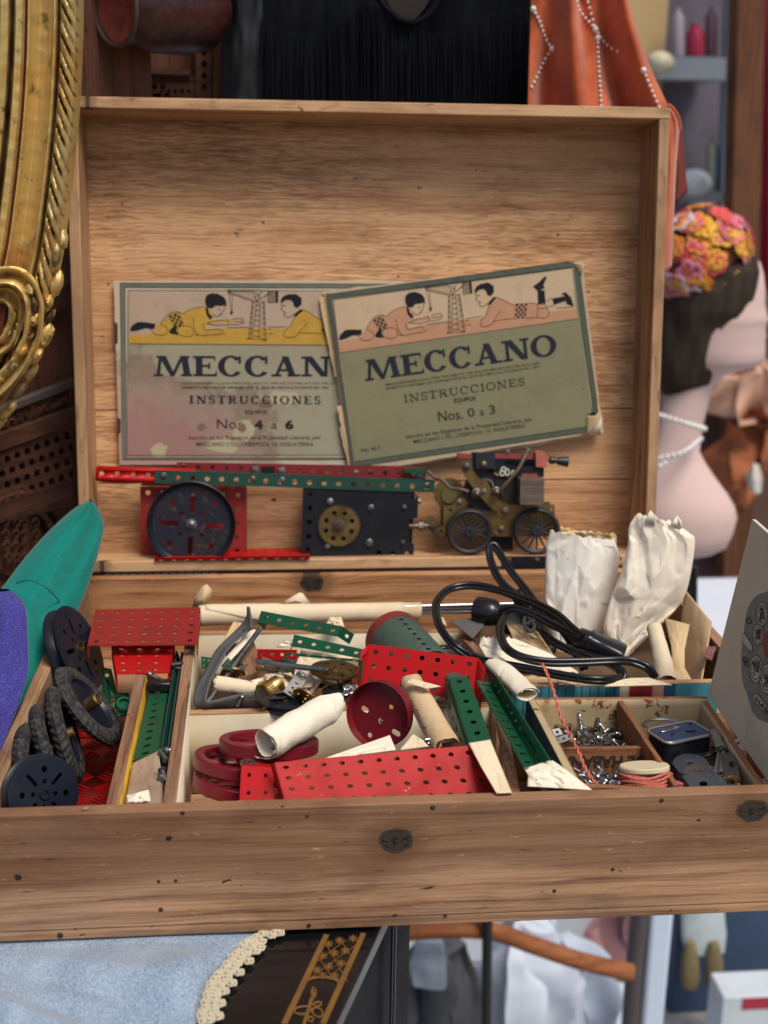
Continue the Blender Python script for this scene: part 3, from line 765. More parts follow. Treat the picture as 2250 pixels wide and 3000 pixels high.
# ---- left booklet
z3 = zoom(300, 750, 2.074)
wl = -LD + .0075
shL, bl, ML, qL = booklet('pink stained old instruction booklet for sets 4 to 6, upright behind the other booklet', z3, wl, .004, [(68, 150), (1830, 150), (1850, 1268), (104, 1268)], 1)
def lidflat(mb, loops, w0, th):
    return mb.flat(loops, th, fn=lambda x, y, z: LIDM @ V((x, y, w0 + z)))
for k in range(4):
    mb = MB(); lidflat(mb, [wobble([(p.x + .0004 * k, p.y - .0003 * k) for p in qL], .0003, 26, k)], wl - .0012 - .0010 * k, .0006)
    bpart('page_block', mb, MT['paper_cream'], bl, ML)
cv = MB(); lidflat(cv, [wobble([(p.x, p.y) for p in qL], .00022, 40, 9)], wl - .0002, .0004)
bpart('cover', cv, cover_mat('stained_cover_paper', rgb(198, 184, 158), pink=.9), bl, ML)
bodyL = cover_mat('stained_cover_print', rgb(158, 152, 128), pink=1.0, seed=2.0)
bandL = plain('grey_green_print', rgb(112, 116, 104), .75, spec=.2, mott=.4, scale=3)
mb = MB(); shL.poly(mb, [[(155, 208), (1738, 212), (1742, 1215), (150, 1215)]], .00012); bpart('printed_panel', mb, bodyL, bl, ML)
mb = MB()
shL.poly(mb, [[(108, 165), (1790, 170), (1792, 1238), (122, 1238)], [(137, 190), (1762, 195), (1764, 1226), (146, 1226)]], .00015)
bpart('printed_border', mb, bandL, bl, ML)
mb = MB(); shL.poly(mb, [[(157, 210), (1735, 214), (1740, 543), (163, 533)]], .0002); bpart('picture_panel', mb, cover_mat('mauve_sky_print', rgb(182, 158, 136), pink=.2, seed=5), bl, ML)
flY = plain('yellow_print', rgb(192, 152, 66), .75, spec=.2, mott=.3, scale=2)
mb = MB(); shL.poly(mb, [[(162, 486), (560, 440), (1737, 440), (1740, 542), (163, 532)]], .00023)
ik = MB(); boys_drawing(shL, [(155, 208), (1735, 212), (1740, 545), (163, 533)], mb, ik)
bpart('picture_floor', mb, flY, bl, ML); bpart('picture_drawing', ik, hair_ink, bl, ML)
mb = MB()
for pts in ([(108, 165), (1790, 170), (1792, 1238), (122, 1238), (108, 165)], [(137, 190), (1762, 195), (1764, 1226), (146, 1226), (137, 190)], [(156, 209), (1735, 213), (1742, 1212), (150, 1212), (156, 209)], [(163, 533), (1740, 545)]):
    shL.line(mb, pts, .0007)
bpart('border_line', mb, ink, bl, ML)
mb = MB(); shL.slab(mb, 'MECCANO', (312, 730), (1560, 733), 124, 1.08, .04)
shL.slab(mb, 'INSTRUCCIONES', (528, 897), (1325, 900), 49, 1.12, .28)
bpart('title_lettering', mb, ink, bl, ML)
mb = MB()
shL.txt(mb, '(MARCAS REGISTRADAS con los Nos. 294302, 79334, 20038, 7315, 16904, 5403, 41529, 8280, 34677, 6593, 27945, 501323, 41634)', (478, 779), (1500, 781), 14)
shL.txt(mb, 'PRIMITIVO SISTEMA DE HORNBY-POR EL QUE SE OBTUVO PATENTE EN 1901', (484, 806), (1372, 807), 14, .02)
shL.txt(mb, 'EQUIPOS', (866, 960), (1000, 959), 24, .02); shL.txt(mb, 'Nos.', (697, 1050), (872, 1050), 62)
shL.txt(mb, '4', (922, 1050), (975, 1050), 52, .05); shL.txt(mb, 'a', (1025, 1050), (1060, 1050), 52); shL.txt(mb, '6', (1110, 1050), (1162, 1050), 52, .05)
shL.txt(mb, 'Inscrito en los Registros de la Propiedad Literaria, por', (527, 1115), (1330, 1113), 24, .008)
shL.txt(mb, 'MECCANO LTD., LIVERPOOL 13, INGLATERRA', (572, 1155), (1283, 1155), 24, .008)
bpart('small_lettering', mb, ink_grey, bl, ML)
def blob(cx, cy, rx, ry, seed, n=34):
    return [(cx + rx * (1 + .45 * noise.noise(V((math.cos(a) * 1.6 + seed, math.sin(a) * 1.6, seed)))+ .15 * noise.noise(V((math.cos(a) * 6 + seed, math.sin(a) * 6, seed)))) * math.cos(a), cy + ry * (1 + .45 * noise.noise(V((math.cos(a) * 1.6 + seed, math.sin(a) * 1.6, seed)))) * math.sin(a)) for a in [2 * PI * i / n for i in range(n)]]
pm_ = cover_mat('bare_cover_paper', rgb(178, 168, 138), seed=8); sm_ = plain('brown_stain', rgb(132, 104, 92), .8, spec=.1, mott=.5)
for b in ((345, 1185, 48, 46, 1), (740, 1150, 110, 42, 4), (860, 1060, 70, 60, 7), (1100, 860, 95, 40, 12)):
    mb = MB(); shL.poly(mb, [blob(*b)], .00017); bpart('torn_patch', mb, pm_, bl, ML)
for b in ((990, 900, 42, 26, 3), (850, 1045, 26, 24, 6), (600, 1040, 26, 22, 2)):
    mb = MB(); shL.poly(mb, [blob(*b)], .00022); bpart('dark_stain', mb, sm_, bl, ML)
mb = MB()
for t0, t1 in ((.22, .34), (.74, .83)):   # staples and torn spine paper
    a, b = qL[0].lerp(qL[3], t0), qL[0].lerp(qL[3], t1)
    lidflat(mb, [[(a.x - .0008, a.y), (a.x + .0028, a.y - .002), (b.x + .0022, b.y + .001), (b.x - .0006, b.y)]], wl + .0003, .0003)
bpart('torn_spine', mb, plain('dark_spine_tear', rgb(70, 44, 40), .8, mott=.5), bl, ML)
# ---- right booklet
z4 = zoom(900, 700, 1.746)
wr = -LD + .0165
crn = [(100, 268), (1408, 118), (1508, 985), (243, 1200)]
shR, br, MR, qR = booklet('tattered olive instruction booklet for sets 0 to 3, tilted, with dog-eared corners', z4, wr, .007, crn, 2)
for k in range(8):
    rnd = random.Random(50 + k)
    j = lambda a: rnd.uniform(-a, a)
    q = [(p.x + j(.0010) - (.0004 * k if i in (0, 3) else -.0001 * k), p.y + j(.0006) - .0005 * k * (1 if i in (2, 3) else .2)) for i, p in enumerate(qR)]
    if k < 6: q[2] = (q[2][0] - .004 + .0012 * k, q[2][1] + .0)
    mb = MB(); lidflat(mb, [wobble(q, .00055, 22, k + 20)], wr - .0012 - .00085 * k, .00045)
    bpart('page_block', mb, MT['paper_cream'] if k % 2 else MT['paper_tan'], br, MR)
def cutcorner(poly, i, a, b):
    p, pr, nx = V(poly[i]), V(poly[i - 1]), V(poly[(i + 1) % len(poly)])
    return [tuple(x) for x in [V(q) for q in poly[:i]]] + [tuple(p + (pr - p).normalized() * a), tuple(p + (nx - p).normalized() * b)] + [tuple(x) for x in [V(q) for q in poly[i + 1:]]]
cq = [(p.x, p.y) for p in qR]
cq = cutcorner(cq, 2, .034, .024); cq = cutcorner(cq, 1, .010, .013)
cv = MB(); lidflat(cv, [wobble(cq, .0004, 26, 77)], wr - .0002, .0004)
bpart('cover', cv, cover_mat('tan_cover_paper', rgb(188, 166, 136), seed=3), br, MR)
olive = cover_mat('olive_cover_print', rgb(132, 128, 98), seed=6, dark=rgb(96, 92, 70))
bandR = plain('dark_green_print', rgb(88, 96, 82), .75, spec=.2, mott=.4, scale=3)
mb = MB(); shR.poly(mb, [[(131, 308), (1358, 146), (1405, 480), (1452, 850), (1432, 955), (1425, 968), (243, 1142)]], .00012); bpart('printed_panel', mb, olive, br, MR)
mb = MB()
shR.poly(mb, [[(104, 284), (1340, 116), (1388, 128), (1478, 812), (1487, 885), (1432, 892), (1420, 990), (233, 1168)], [(124, 304), (1362, 144), (1408, 480), (1458, 830), (1440, 950), (1424, 962), (240, 1140)]], .00015)
bpart('printed_border', mb, bandR, br, MR)
mb = MB(); shR.poly(mb, [[(133, 312), (1355, 148), (1382, 408), (165, 582)]], .0002); bpart('picture_panel', mb, cover_mat('buff_sky_print', rgb(196, 170, 138), seed=5), br, MR)
flP = plain('peach_print', rgb(190, 142, 110), .75, spec=.2, mott=.2, scale=2)
mb = MB(); shR.poly(mb, [[(158, 528), (300, 500), (620, 432), (1378, 358), (1382, 407), (165, 581)]], .00023)
ik = MB(); boys_drawing(shR, [(133, 312), (1355, 148), (1382, 408), (165, 582)], mb, ik)
bpart('picture_floor', mb, flP, br, MR); bpart('picture_drawing', ik, hair_ink, br, MR)
mb = MB()
for pts in ([(104, 284), (1340, 116)], [(104, 284), (233, 1168), (1420, 990)], [(124, 304), (1362, 144), (1408, 480), (1460, 850)], [(124, 304), (240, 1140), (1424, 962)], [(1388, 128), (1487, 885)], [(133, 312), (165, 582), (1382, 408), (1355, 148), (133, 312)]):
    shR.line(mb, pts, .0007)
bpart('border_line', mb, ink, br, MR)
mb = MB()
shR.slab(mb, 'MECCANO', (298, 728), (1280, 592), 108, 1.1, .04)
bpart('title_lettering', mb, ink, br, MR)
mb = MB(); shR.slab(mb, 'INSTRUCCIONES', (498, 838), (1113, 748), 40, .62, .22)
shR.txt(mb, '(MARCAS REGISTRADAS con los N.º 294302, 79334, 20038, 7315, 16904, 5403, 41529, 8280, 34677, 6593, 27945, 501323, 41634)', (400, 752), (1187, 640), 12, .01)
shR.txt(mb, 'PRIMITIVO SISTEMA DE HORNBY-POR EL QUE SE OBTUVO PATENTE EN 1901', (404, 772), (1187, 660), 12, .01)
shR.txt(mb, 'EQUIPOS', (752, 838), (862, 825), 22, .025); shR.txt(mb, 'Nos.', (672, 935), (797, 920), 54, .006)
shR.txt(mb, '0', (823, 912), (858, 907), 46, .01); shR.txt(mb, 'a', (884, 905), (906, 902), 42); shR.txt(mb, '3', (932, 897), (963, 893), 46, .01)
shR.txt(mb, 'Inscrito en los Registros de la Propiedad Literaria, por', (505, 1022), (1153, 930), 21, .008)
shR.txt(mb, 'MECCANO LTD., LIVERPOOL 13, INGLATERRA', (545, 1047), (1115, 964), 20, .008)
shR.txt(mb, 'No. 46.3', (278, 1090), (372, 1076), 20, .008)
bpart('small_lettering', mb, ink_grey, br, MR)
# dog-eared corners: curled flaps
def lw(x, y, w): return LIDM @ V((*shR.P(x, y), w))
mb = MB()
def flap(a, b, c, lift, n=8):
    def fn(s, t):
        e = a.lerp(b, s); p = e.lerp(c, t)
        return p + LN * (.0004 + lift * math.sin(t * PI * .75))
    mb.grid(fn, 8, n)
flap(lw(1428, 905, wr), lw(1425, 1005, wr), lw(1508, 900, wr), .006)
bpart('curled_corner', mb, MT['paper_tan'], br, MR, solid=.0003); mb = MB()
flap(lw(1362, 124, wr), lw(1402, 190, wr), lw(1414, 128, wr), .003)
bpart('curled_corner', mb, MT['paper_tan'], br, MR, solid=.0003)
mb = MB()
for k in range(5):
    flapw = wr - .0012 * k
    mb.add([lw(1428 + 4 * k, 1000 + 3 * k, flapw), lw(1505 + k, 902 + 12 * k, flapw + .003), lw(1500 - 3 * k, 990 + 3 * k, flapw), ], [(0, 2, 1)])
bpart('frayed_page', mb, MT['paper_white'], br, MR, solid=.0002)
# layered torn spine on the left edge
mb = MB(); rnd = random.Random(5)
for k in range(7):
    a, b = qR[0], qR[3]
    t0, t1 = sorted((rnd.random(), rnd.random())); t1 = max(t1, t0 + .25)
    A, B = a.lerp(b, t0), a.lerp(b, min(t1, 1)); wd = rnd.uniform(.003, .009)
    q = wobble([(A.x - wd, A.y), (A.x + .004, A.y), (B.x + .004, B.y), (B.x - wd * .6, B.y)], .0006, 14, k)
    lidflat(mb, [q], wr - .0025 - .0011 * k, .0003)
a, b = qR[0], qR[3]
lidflat(mb, [wobble([(a.x - .016, a.y + .001), (a.x + .004, a.y + .003), (b.x + .004, b.y), (b.x - .007, b.y - .002)], .0008, 20, 3)], wr - .0095, .0004)
bpart('torn_spine', mb, MT['paper_tan'], br, MR)
# ================================================================== metal parts leaning in the lid
class LP:
    """a plane parallel to the lid's back at depth w, addressed in a close-up's pixels"""
    def __init__(s, zm, w): s.zm, s.w = zm, w
    def xy(s, x, y):
        q = LIDI @ L(*s.zm(x, y), s.w); return (q.x, q.y)
    def pt(s, x, y, dw=0.0):
        a, b = s.xy(x, y); return LIDM @ V((a, b, s.w + dw))
    def r(s, px):
        a, b = V(s.xy(500, 300)), V(s.xy(500 + px, 300)); return (a - b).length
    def flat(s, mb, loops, th, dw=0.0):
        lp = [[s.xy(*p) for p in l] for l in loops]
        return mb.flat(lp, th, fn=lambda x, y, z: LIDM @ V((x, y, s.w + dw + z)))
    def mat(s, x, y, dw=0.0, ang=0.0):
        c = s.pt(x, y, dw); ex = V((math.cos(ang), 0, 0)) + LU * math.sin(ang); ey = LN.cross(ex)
        return mat4(c, ex, ey, LN)
z5 = zoom(200, 1300, 1.508)
def hexhead(mb, M, r, h=.0016, n=6):
    mb.lathe([(r, 0), (r, h * .85), (r * .86, h)], n, M)
def roundhead(mb, M, r, h=.0014, n=14):
    mb.lathe([(r, 0), (r * .92, h * .5), (r * .6, h * .9), (0, h)], n, M)
    mb.box((-r * .75, -r * .13, h * .86), (r * .75, r * .13, h * 1.02), M)
def lerp2(a, b, t): return (a[0] + (b[0] - a[0]) * t, a[1] + (b[1] - a[1]) * t)
# ---- green angle girder
g = LP(z5, -.018)
rt = thing('angle_girder', 'long green perforated girder bolted along the front of the red strips below the booklets', 'girder', g.pt(1000, 190))
mb = MB()
a0, a1, b0, b1 = (382, 118), (1618, 166), (382, 172), (1616, 216)
hl = []
for i in range(19):
    x, y = lerp2(lerp2(a0, b0, .52), lerp2(a1, b1, .52), (i + .58) / 19.1)
    hl.append([(x + px, y + py) for px, py in circ(0, 0, 11.5, 14)])
g.flat(mb, [[a0, a1, b1, b0]] + hl, .0008)
P0, P1 = V((*g.xy(*a0), 0)), V((*g.xy(*a1), 0))
ln = (P1 - P0).length; ex = (P1 - P0).normalized()
Mtop = LIDM @ mat4(V((P0.x, P0.y, g.w)), ex, V((0, 0, -1)), V((-ex.y, ex.x, 0)))
mb.flat([[(0, -.0004), (ln, -.0004), (ln, .0108), (0, .0108)]] + [slot((i + .58) * ln / 19.1, .0055, .0078, .0036, .45) for i in range(19)], .0008, M=Mtop)
part('girder_body', mb, MT['green_dark'], rt)
for x, y in ((420, 140), (815, 155), (945, 160), (1584, 184)):
    m1 = MB(); roundhead(m1, g.mat(x, y, .0004, random.uniform(0, 3)), g.r(15)); part('bolt', m1, MT['rust_steel'], rt)
# ---- red strip ends (left) running behind
h = LP(z5, -.0205)
mb = MB()
h.flat(mb, [[(121, 106), (560, 118), (560, 176), (150, 168), (121, 162)]] + [circ(x, y, 12, 14) for x, y in ((148, 130), (217, 132), (287, 134), (353, 137), (420, 140), (487, 145))], .0008)
P0, P1 = h.pt(126, 104), h.pt(560, 116)
mb.add([P0, P1, P1 - LN * .012, P0 - LN * .012], [(0, 1, 2, 3)])
Q0, Q1 = h.pt(121, 112), h.pt(121, 160)
mb.add([Q0, Q1, Q1 - LN * .010, Q0 - LN * .012], [(0, 1, 2, 3)])
single('perforated_strip', mb, MT['red'], 'bright red perforated strip with a bent end at the far left of the lid', 'metal strip', solid=.0007)
h2 = LP(z5, -.040)
rt = thing('flanged_strip', 'dark red flanged strip with square nuts, half hidden under the booklets', 'metal strip', h2.pt(1000, 140))
mb = MB()
h2.flat(mb, [[(480, 82), (1575, 100), (1580, 160), (480, 140)]] + [circ(510 + i * 63.5, 100 + i * 2.1, 11, 14) for i in range(17)], .0008)
part('strip_body', mb, paint('dark_red_enamel', rgb(128, 38, 42), .45, .1, mott=.3), rt)
mb = MB(); h2.flat(mb, [[(1480, 106), (1578, 106), (1578, 128), (1480, 124)]], .006, .004); part('end_bracket', mb, MT['green'], rt)
for x, y in ((828, 112), (944, 118), (1553, 140)):
    m1 = MB(); m1.box((-.0036, -.0036, 0), (.0036, .0036, .002), h2.mat(x, y, .0006, .2)); m1.lathe([(.0018, 0), (.0018, .0042), (0, .0046)], 10, h2.mat(x, y, .0006))
    part('nut', m1, MT['steel_dark'], rt, bevel=.0003)
mb = MB(); h2.flat(mb, [[(858, 100), (912, 100), (912, 128), (858, 128)]], .004, .002)
part('gap_plate', mb, MT['black_paint'], rt)
# ---- faded red plate behind the wheel
f = LP(z5, -.034)
rt = thing('flanged_plate', 'upright faded red perforated plate behind the big navy wheel', 'metal plate', f.pt(550, 500))
mb = MB()
hl = [circ(352 + .2 * i, 217 + 62 * i, 11.5, 14) for i in range(5)] + [circ(750 - i, 228 + 61 * i, 11.5, 14) for i in range(5)] + [circ(352 + 66 * i, 217 + 1.8 * i, 11.5, 14) for i in range(1, 6)]
f.flat(mb, [[(318, 188), (785, 196), (783, 500), (322, 495)]] + hl, .0008)
part('plate_face', mb, MT['red_dull'], rt)
mb = MB(); A, B = f.pt(322, 184), f.pt(785, 193)
mb.grid(lambda s, t: A.lerp(B, s) + LN * (-.016 * t) + LU * (.0014 * math.sin(t * PI)), 12, 6)
part('bent_flange', mb, MT['red_dull'], rt, solid=.0008)
A, B = f.pt(787, 196), f.pt(785, 500)
mb = MB(); mb.add([A, B, B - LN * .014, A - LN * .014], [(0, 1, 2, 3)]); part('bent_flange', mb, MT['red_dull'], rt, solid=.0008)
# ---- big navy wheel
wv = LP(z5, -.012)
R = wv.r(196)
rt = thing('pulley_wheel', 'large rusted navy wheel standing in the lid at the left, with slots and holes', 'wheel', wv.mat(545, 355, 0, -.08))
k = R / 196
mb = MB()
hl = [slot(0, 97 * k, 82 * k, 23 * k, PI / 2), slot(0, -97 * k, 82 * k, 23 * k, PI / 2), slot(103 * k, 0, 82 * k, 23 * k), slot(-97 * k, 0, 82 * k, 23 * k)]
hl += [circ(132 * k * math.cos(a), 132 * k * math.sin(a), 13 * k, 14) for a in (PI / 4, 3 * PI / 4, 5 * PI / 4, 7 * PI / 4)] + [circ(66 * k * math.cos(a), 66 * k * math.sin(a), 10 * k, 12) for a in (PI / 4, 3 * PI / 4, 5 * PI / 4, 7 * PI / 4)]
mb.flat([circ(0, 0, R * .87, 56)] + hl, .0010)
part('wheel_face', mb, MT['navy_rust'], rt, world=False)
mb = MB(); mb.lathe([(R * .865, .0004), (R * .90, .0012), (R * .985, .0066), (R, .0062), (R * .995, .004), (R * .93, -.0015), (R * .865, -.0006)], 64, None, False)
part('wheel_rim', mb, MT['navy'], rt, world=False)
mb = MB(); mb.lathe([(24 * k, .0004), (24 * k, .0016), (19 * k, .0018), (15 * k, .0018), (15 * k, .0034), (10 * k, .0042), (0, .0044)], 20)
part('hub', mb, MT['steel_dark'], rt, world=False)
mb = MB(); mb.lathe([(.0055, -.016), (.0055, -.0006)], 16); part('boss', mb, MT['brass'], rt, world=False)
# ---- red plate lying on the lower board of the lid
vv = T + .0022
def lidfloor(x, y, zm=z5):
    return PL(*zm(x, y), lid(0, vv, 0), LU)
A, B, C_, E_ = lidfloor(362, 549), lidfloor(1074, 541), lidfloor(1040, 462), lidfloor(410, 470)
iA, iB, iC, iE = [LIDI @ q for q in (A, B, C_, E_)]
x0, x1, zf, zb = iA.x, iB.x, min((iA.z + iB.z) / 2, .004), -.052
mb = MB(); n1, n2 = 12, 4
px, pz = (x1 - x0) / n1, (zf - zb) / n2
mb.flat([[(x0, zb), (x1, zb), (x1, zf), (x0, zf)]] + [circ(x0 + (i + .5) * px, zb + (j + .5) * pz, .0021, 12) for i in range(n1) for j in range(n2)], .0009, fn=lambda x, y, z: LIDM @ V((x, vv - z, y)))
mb.add([LIDM @ V(q) for q in ((x0, vv, zf), (x1, vv, zf), (x1, vv + .0022, zf + .0014), (x0, vv + .0022, zf + .0014))], [(0, 1, 2, 3)])
single('perforated_plate', mb, MT['red'], 'red perforated plate lying flat on the lower board of the lid under the wheel', 'metal plate')
# ---- black motor casing with brass gear
mo = LP(z5, -.016)
rt = thing('clockwork_motor', 'black motor casing with a brass gear standing in the lid', 'toy motor', mo.pt(1280, 500))
out = [(1048, 206), (1535, 224), (1546, 236), (1543, 328), (1508, 330), (1502, 438), (1528, 442), (1524, 506), (1510, 517), (1060, 497), (1034, 484), (1030, 470), (1036, 220)]
hl = [circ(x, y, 11.5, 14) for x, y in ((1070, 222), (1068, 284), (1066, 346), (1063, 408), (1058, 468), (1372, 481), (1434, 484), (1495, 488), (1526, 236))]
mb = MB(); mo.flat(mb, [out] + hl, .0010); part('side_plate', mb, MT['black_paint'], rt)
mb = MB(); mo.flat(mb, [[(1040, 208), (1545, 226), (1530, 510), (1035, 490)]], .0010, -.030); part('side_plate', mb, MT['black_paint'], rt)
mb = MB(); mo.flat(mb, [[(1120, 240), (1480, 250), (1470, 470), (1110, 460)]], .024, -.014); part('spring_barrel', mb, MT['steel_dark'], rt)
for x, y, rr in ((1157, 255, 17), (1338, 282, 16), (1330, 435, 18), (1485, 278, 11), (1477, 433, 11), (1145, 450, 14)):
    m1 = MB(); hexhead(m1, mo.mat(x, y, .0005, .3), mo.r(rr), .0022); m1.lathe([(mo.r(rr * .45), 0), (mo.r(rr * .45), .0034), (0, .0037)], 10, mo.mat(x, y, .0005)); part('bolt', m1, MT['steel_dark'], rt)
m1 = MB(); c = mo.pt(1500, 368, -.006); m1.cyl(c, c + V((.022, 0, 0)), .0030, 12); m1.cyl(c + V((.012, 0, 0)), c + V((.017, 0, 0)), .0056, 6); part('side_shaft', m1, MT['rust_steel'], rt)
m1 = MB(); c = mo.pt(1536, 255, -.008); m1.cyl(c, c + V((.006, 0, 0)), .004, 6); part('side_nut', m1, MT['rust_steel'], rt)
R = mo.r(97)
gr = part('gear_wheel', MB().flat([gear(R, 57, R * .075)] + [circ(.64 * R * math.cos(a), .64 * R * math.sin(a), .115 * R, 12) for a in [i * PI / 4 + .35 for i in range(8)]], .0016, M=mo.mat(1195, 360, .0032)), MT['brass'], rt)
m1 = MB(); m1.lathe([(R * .29, 0), (R * .29, .0038), (R * .2, .0042), (R * .15, .0042), (R * .15, .0064), (0, .0068)], 18, mo.mat(1195, 360, .0036)); part('gear_boss', m1, MT['rust_steel'], gr)
# ---- locomotive motor bogie
z7 = zoom(1230, 1290, 3.6065)
e = LP(z7, -.016)
rt = thing('locomotive_motor', 'brass electric locomotive chassis with two black spoked wheels standing in the lid', 'toy motor', e.pt(860, 1180))
K = e.r(1)
def ep(name, loops, th, dw, m, **k):
    mb = MB(); e.flat(mb, loops, th, dw); return part(name, mb, m, rt, **k)
ep('frame_plate', [[(245, 690), (340, 685), (405, 605), (450, 603), (505, 700), (640, 742), (800, 748), (880, 672), (1040, 680), (1105, 720), (1180, 690), (1420, 678), (1432, 900), (1420, 1015), (245, 1015)], circ(510, 950, 40, 14), circ(1215, 945, 40, 14), circ(325, 737, 16, 10), circ(1386, 735, 14, 10)], .0011, 0, MT['brass'])
ep('frame_plate', [[(250, 690), (340, 685), (505, 700), (800, 748), (1040, 680), (1425, 678), (1425, 1015), (250, 1015)]], .0011, -.022, MT['brass'])
ep('bracket', [[(420, 205), (440, 190), (535, 195), (542, 300), (612, 390), (700, 430), (770, 560), (850, 640), (872, 690), (800, 750), (720, 690), (600, 560), (520, 450), (468, 380), (425, 300)]], .0011, .0075, MT['brass'])
ep('bracket_lug', [[(800, 745), (880, 668), (935, 695), (945, 760), (880, 800), (815, 785)]], .0011, .0030, MT['brass'])
ep('brush_plate', [[(540, 120), (780, 125), (785, 190), (880, 195), (890, 248), (1300, 275), (1300, 382), (1000, 388), (850, 378), (730, 290), (640, 285), (545, 330)]], .0012, .0045, MT['black_paint'])
ep('brush_plate', [[(560, 140), (1290, 170), (1290, 375), (560, 350)]], .0012, -.012, MT['black_paint'])
ep('clip', [[(578, 122), (780, 126), (782, 292), (580, 286)]], .0012, .0075, plain('blue_black_steel', rgb(46, 48, 58), .4, .3, mott=.3), bevel=.0003)
redf = paint('red_fibre', rgb(140, 66, 58), .7, .1, chipcol=(.07, .05, .05), mott=.4)
ep('fibre_strip', [[(396, 136), (576, 150), (578, 190), (430, 182), (380, 208), (400, 180)]], .010, .000, redf)
ep('fibre_strip', [[(782, 140), (1206, 160), (1206, 195), (782, 186)]], .010, .000, redf)
ep('fibre_block', [[(1204, 112), (1300, 116), (1322, 130), (1318, 278), (1210, 270)]], .013, .003, paint('pink_red_fibre', rgb(182, 104, 88), .7, .1, chipcol=(.1, .05, .04), mott=.3), bevel=.0006)
ep('armature', [circ(690, 545, 215, 36)], .012, -.006, plain('dark_winding', (.020, .013, .010), .55, mott=.5))
ep('pole_piece', [[(800, 390), (1050, 392), (1050, 668), (800, 660)]], .016, -.006, plain('dark_core', (.022, .015, .012), .55, mott=.5))
m1 = MB(); m1.lathe([(95 * K, -.006), (95 * K, .004), (70 * K, .004), (70 * K, -.006)], 32, e.mat(690, 490, 0), False); part('commutator', m1, MT['steel_dark'], rt)
m1 = MB(); x0, y0 = e.xy(1025, 388); x1, y1 = e.xy(1258, 640)
prof = []
for i in range(22):
    yy = y0 + (y1 - y0) * i / 21; b = .0004 * math.sin(i * 2.3) + (.0005 if i % 2 else 0)
    m1.box((x0 - b, yy - .0004 + (y1 - y0) / 44, -.022), (x1 + b, yy + .0003 - (y1 - y0) / 44, -.010 + .0155 + b), LIDM)
part('coil', m1, plain('aged_coil_wire', rgb(118, 104, 92), .5, .25, mott=.5, scale=3), rt)
for pl in ([(1055, 385), (1065, 348), (1130, 342), (1146, 358), (1160, 342), (1225, 345), (1242, 388)], [(1042, 640), (1050, 686), (1120, 692), (1136, 678), (1150, 686), (1215, 680), (1226, 640)]):
    ep('coil_card', [pl], .0007, .0062, paint('red_card', rgb(150, 74, 66), .75, mott=.3))
mb = MB(); sh8 = Sheet(z7, e.w + .0054)
shp = lambda cx, cy, rx, ry: [(cx + rx * math.cos(a), cy + ry * math.sin(a)) for a in [2 * PI * i / 14 for i in range(15)]]
for pts in (shp(885, 305, 24, 22), shp(872, 345, 24, 26), shp(925, 335, 20, 34), shp(985, 345, 14, 26)): sh8.line(mb, pts, .0015, .0002)
part('painted_number', mb, plain('cream_number_paint', rgb(196, 200, 176), .6), rt)
def wire(pts, r, m=None, name='wire'):
    m1 = MB(); m1.tube(spline([e.pt(x, y, d) for x, y, d in pts], 8), r, 10); part(name, m1, m, rt)
sleeve = plain('brown_wire_sleeve', rgb(96, 80, 66), .55, mott=.5, scale=3)
wire([(85, 330, -.004), (165, 395, 0), (230, 415, .004), (310, 492, .009), (400, 498, .013), (492, 525, .014)], 19 * K, sleeve)
wire([(1130, 100, .006), (1080, 165, .013), (1000, 290, .018), (910, 400, .018), (838, 492, .016), (840, 560, .012), (830, 610, .004)], 19 * K, sleeve)
wire([(1262, 500, .0), (1280, 560, .003), (1296, 640, .003), (1300, 670, 0)], 9 * K, sleeve)
for x, y, rr in ((590, 560, 44), (795, 540, 42)):
    m1 = MB(); m1.lathe([(rr * 1.25 * K, 0), (rr * 1.25 * K, .003), (rr * K, .0035), (rr * K, .0055), (rr * .8 * K, .0078), (rr * .4 * K, .009), (0, .0094)], 18, e.mat(x - 8, y - 10, .0080)); part('terminal', m1, MT['rust_steel'], rt)
for x, y, rr, d, m in ((665, 530, 30, .0082, MT['steel_dark']), (480, 268, 42, .0082, MT['rust_steel']), (660, 243, 34, .0083, MT['brass']), (415, 652, 32, .0008, MT['steel_dark']), (895, 745, 46, .0038, MT['rust_steel']), (858, 938, 38, .0008, MT['rust_steel']), (800, 985, 22, .0008, redf), (920, 110, 26, .004, MT['steel_dark']), (1130, 95, 26, .006, MT['steel_dark'])):
    m1 = MB(); hexhead(m1, e.mat(x, y, d, .4), rr * K, .0020); m1.lathe([(rr * .5 * K, 0), (rr * .5 * K, .0030), (0, .0034)], 10, e.mat(x, y, d)); part('bolt', m1, m, rt)
# back gear
R = 170 * K
part('gear_wheel', MB().flat([gear(R, 60, R * .07), circ(0, 0, R * .12, 12)], .0014, M=e.mat(325, 575, -.0105)), MT['brass'], rt)
m1 = MB(); m1.lathe([(95 * K, 0), (88 * K, .002), (0, .0022)], 20, e.mat(325, 590, -.0095)); part('gear_disc', m1, plain('grey_brass', rgb(140, 124, 84), .45, .7, mott=.4), rt)
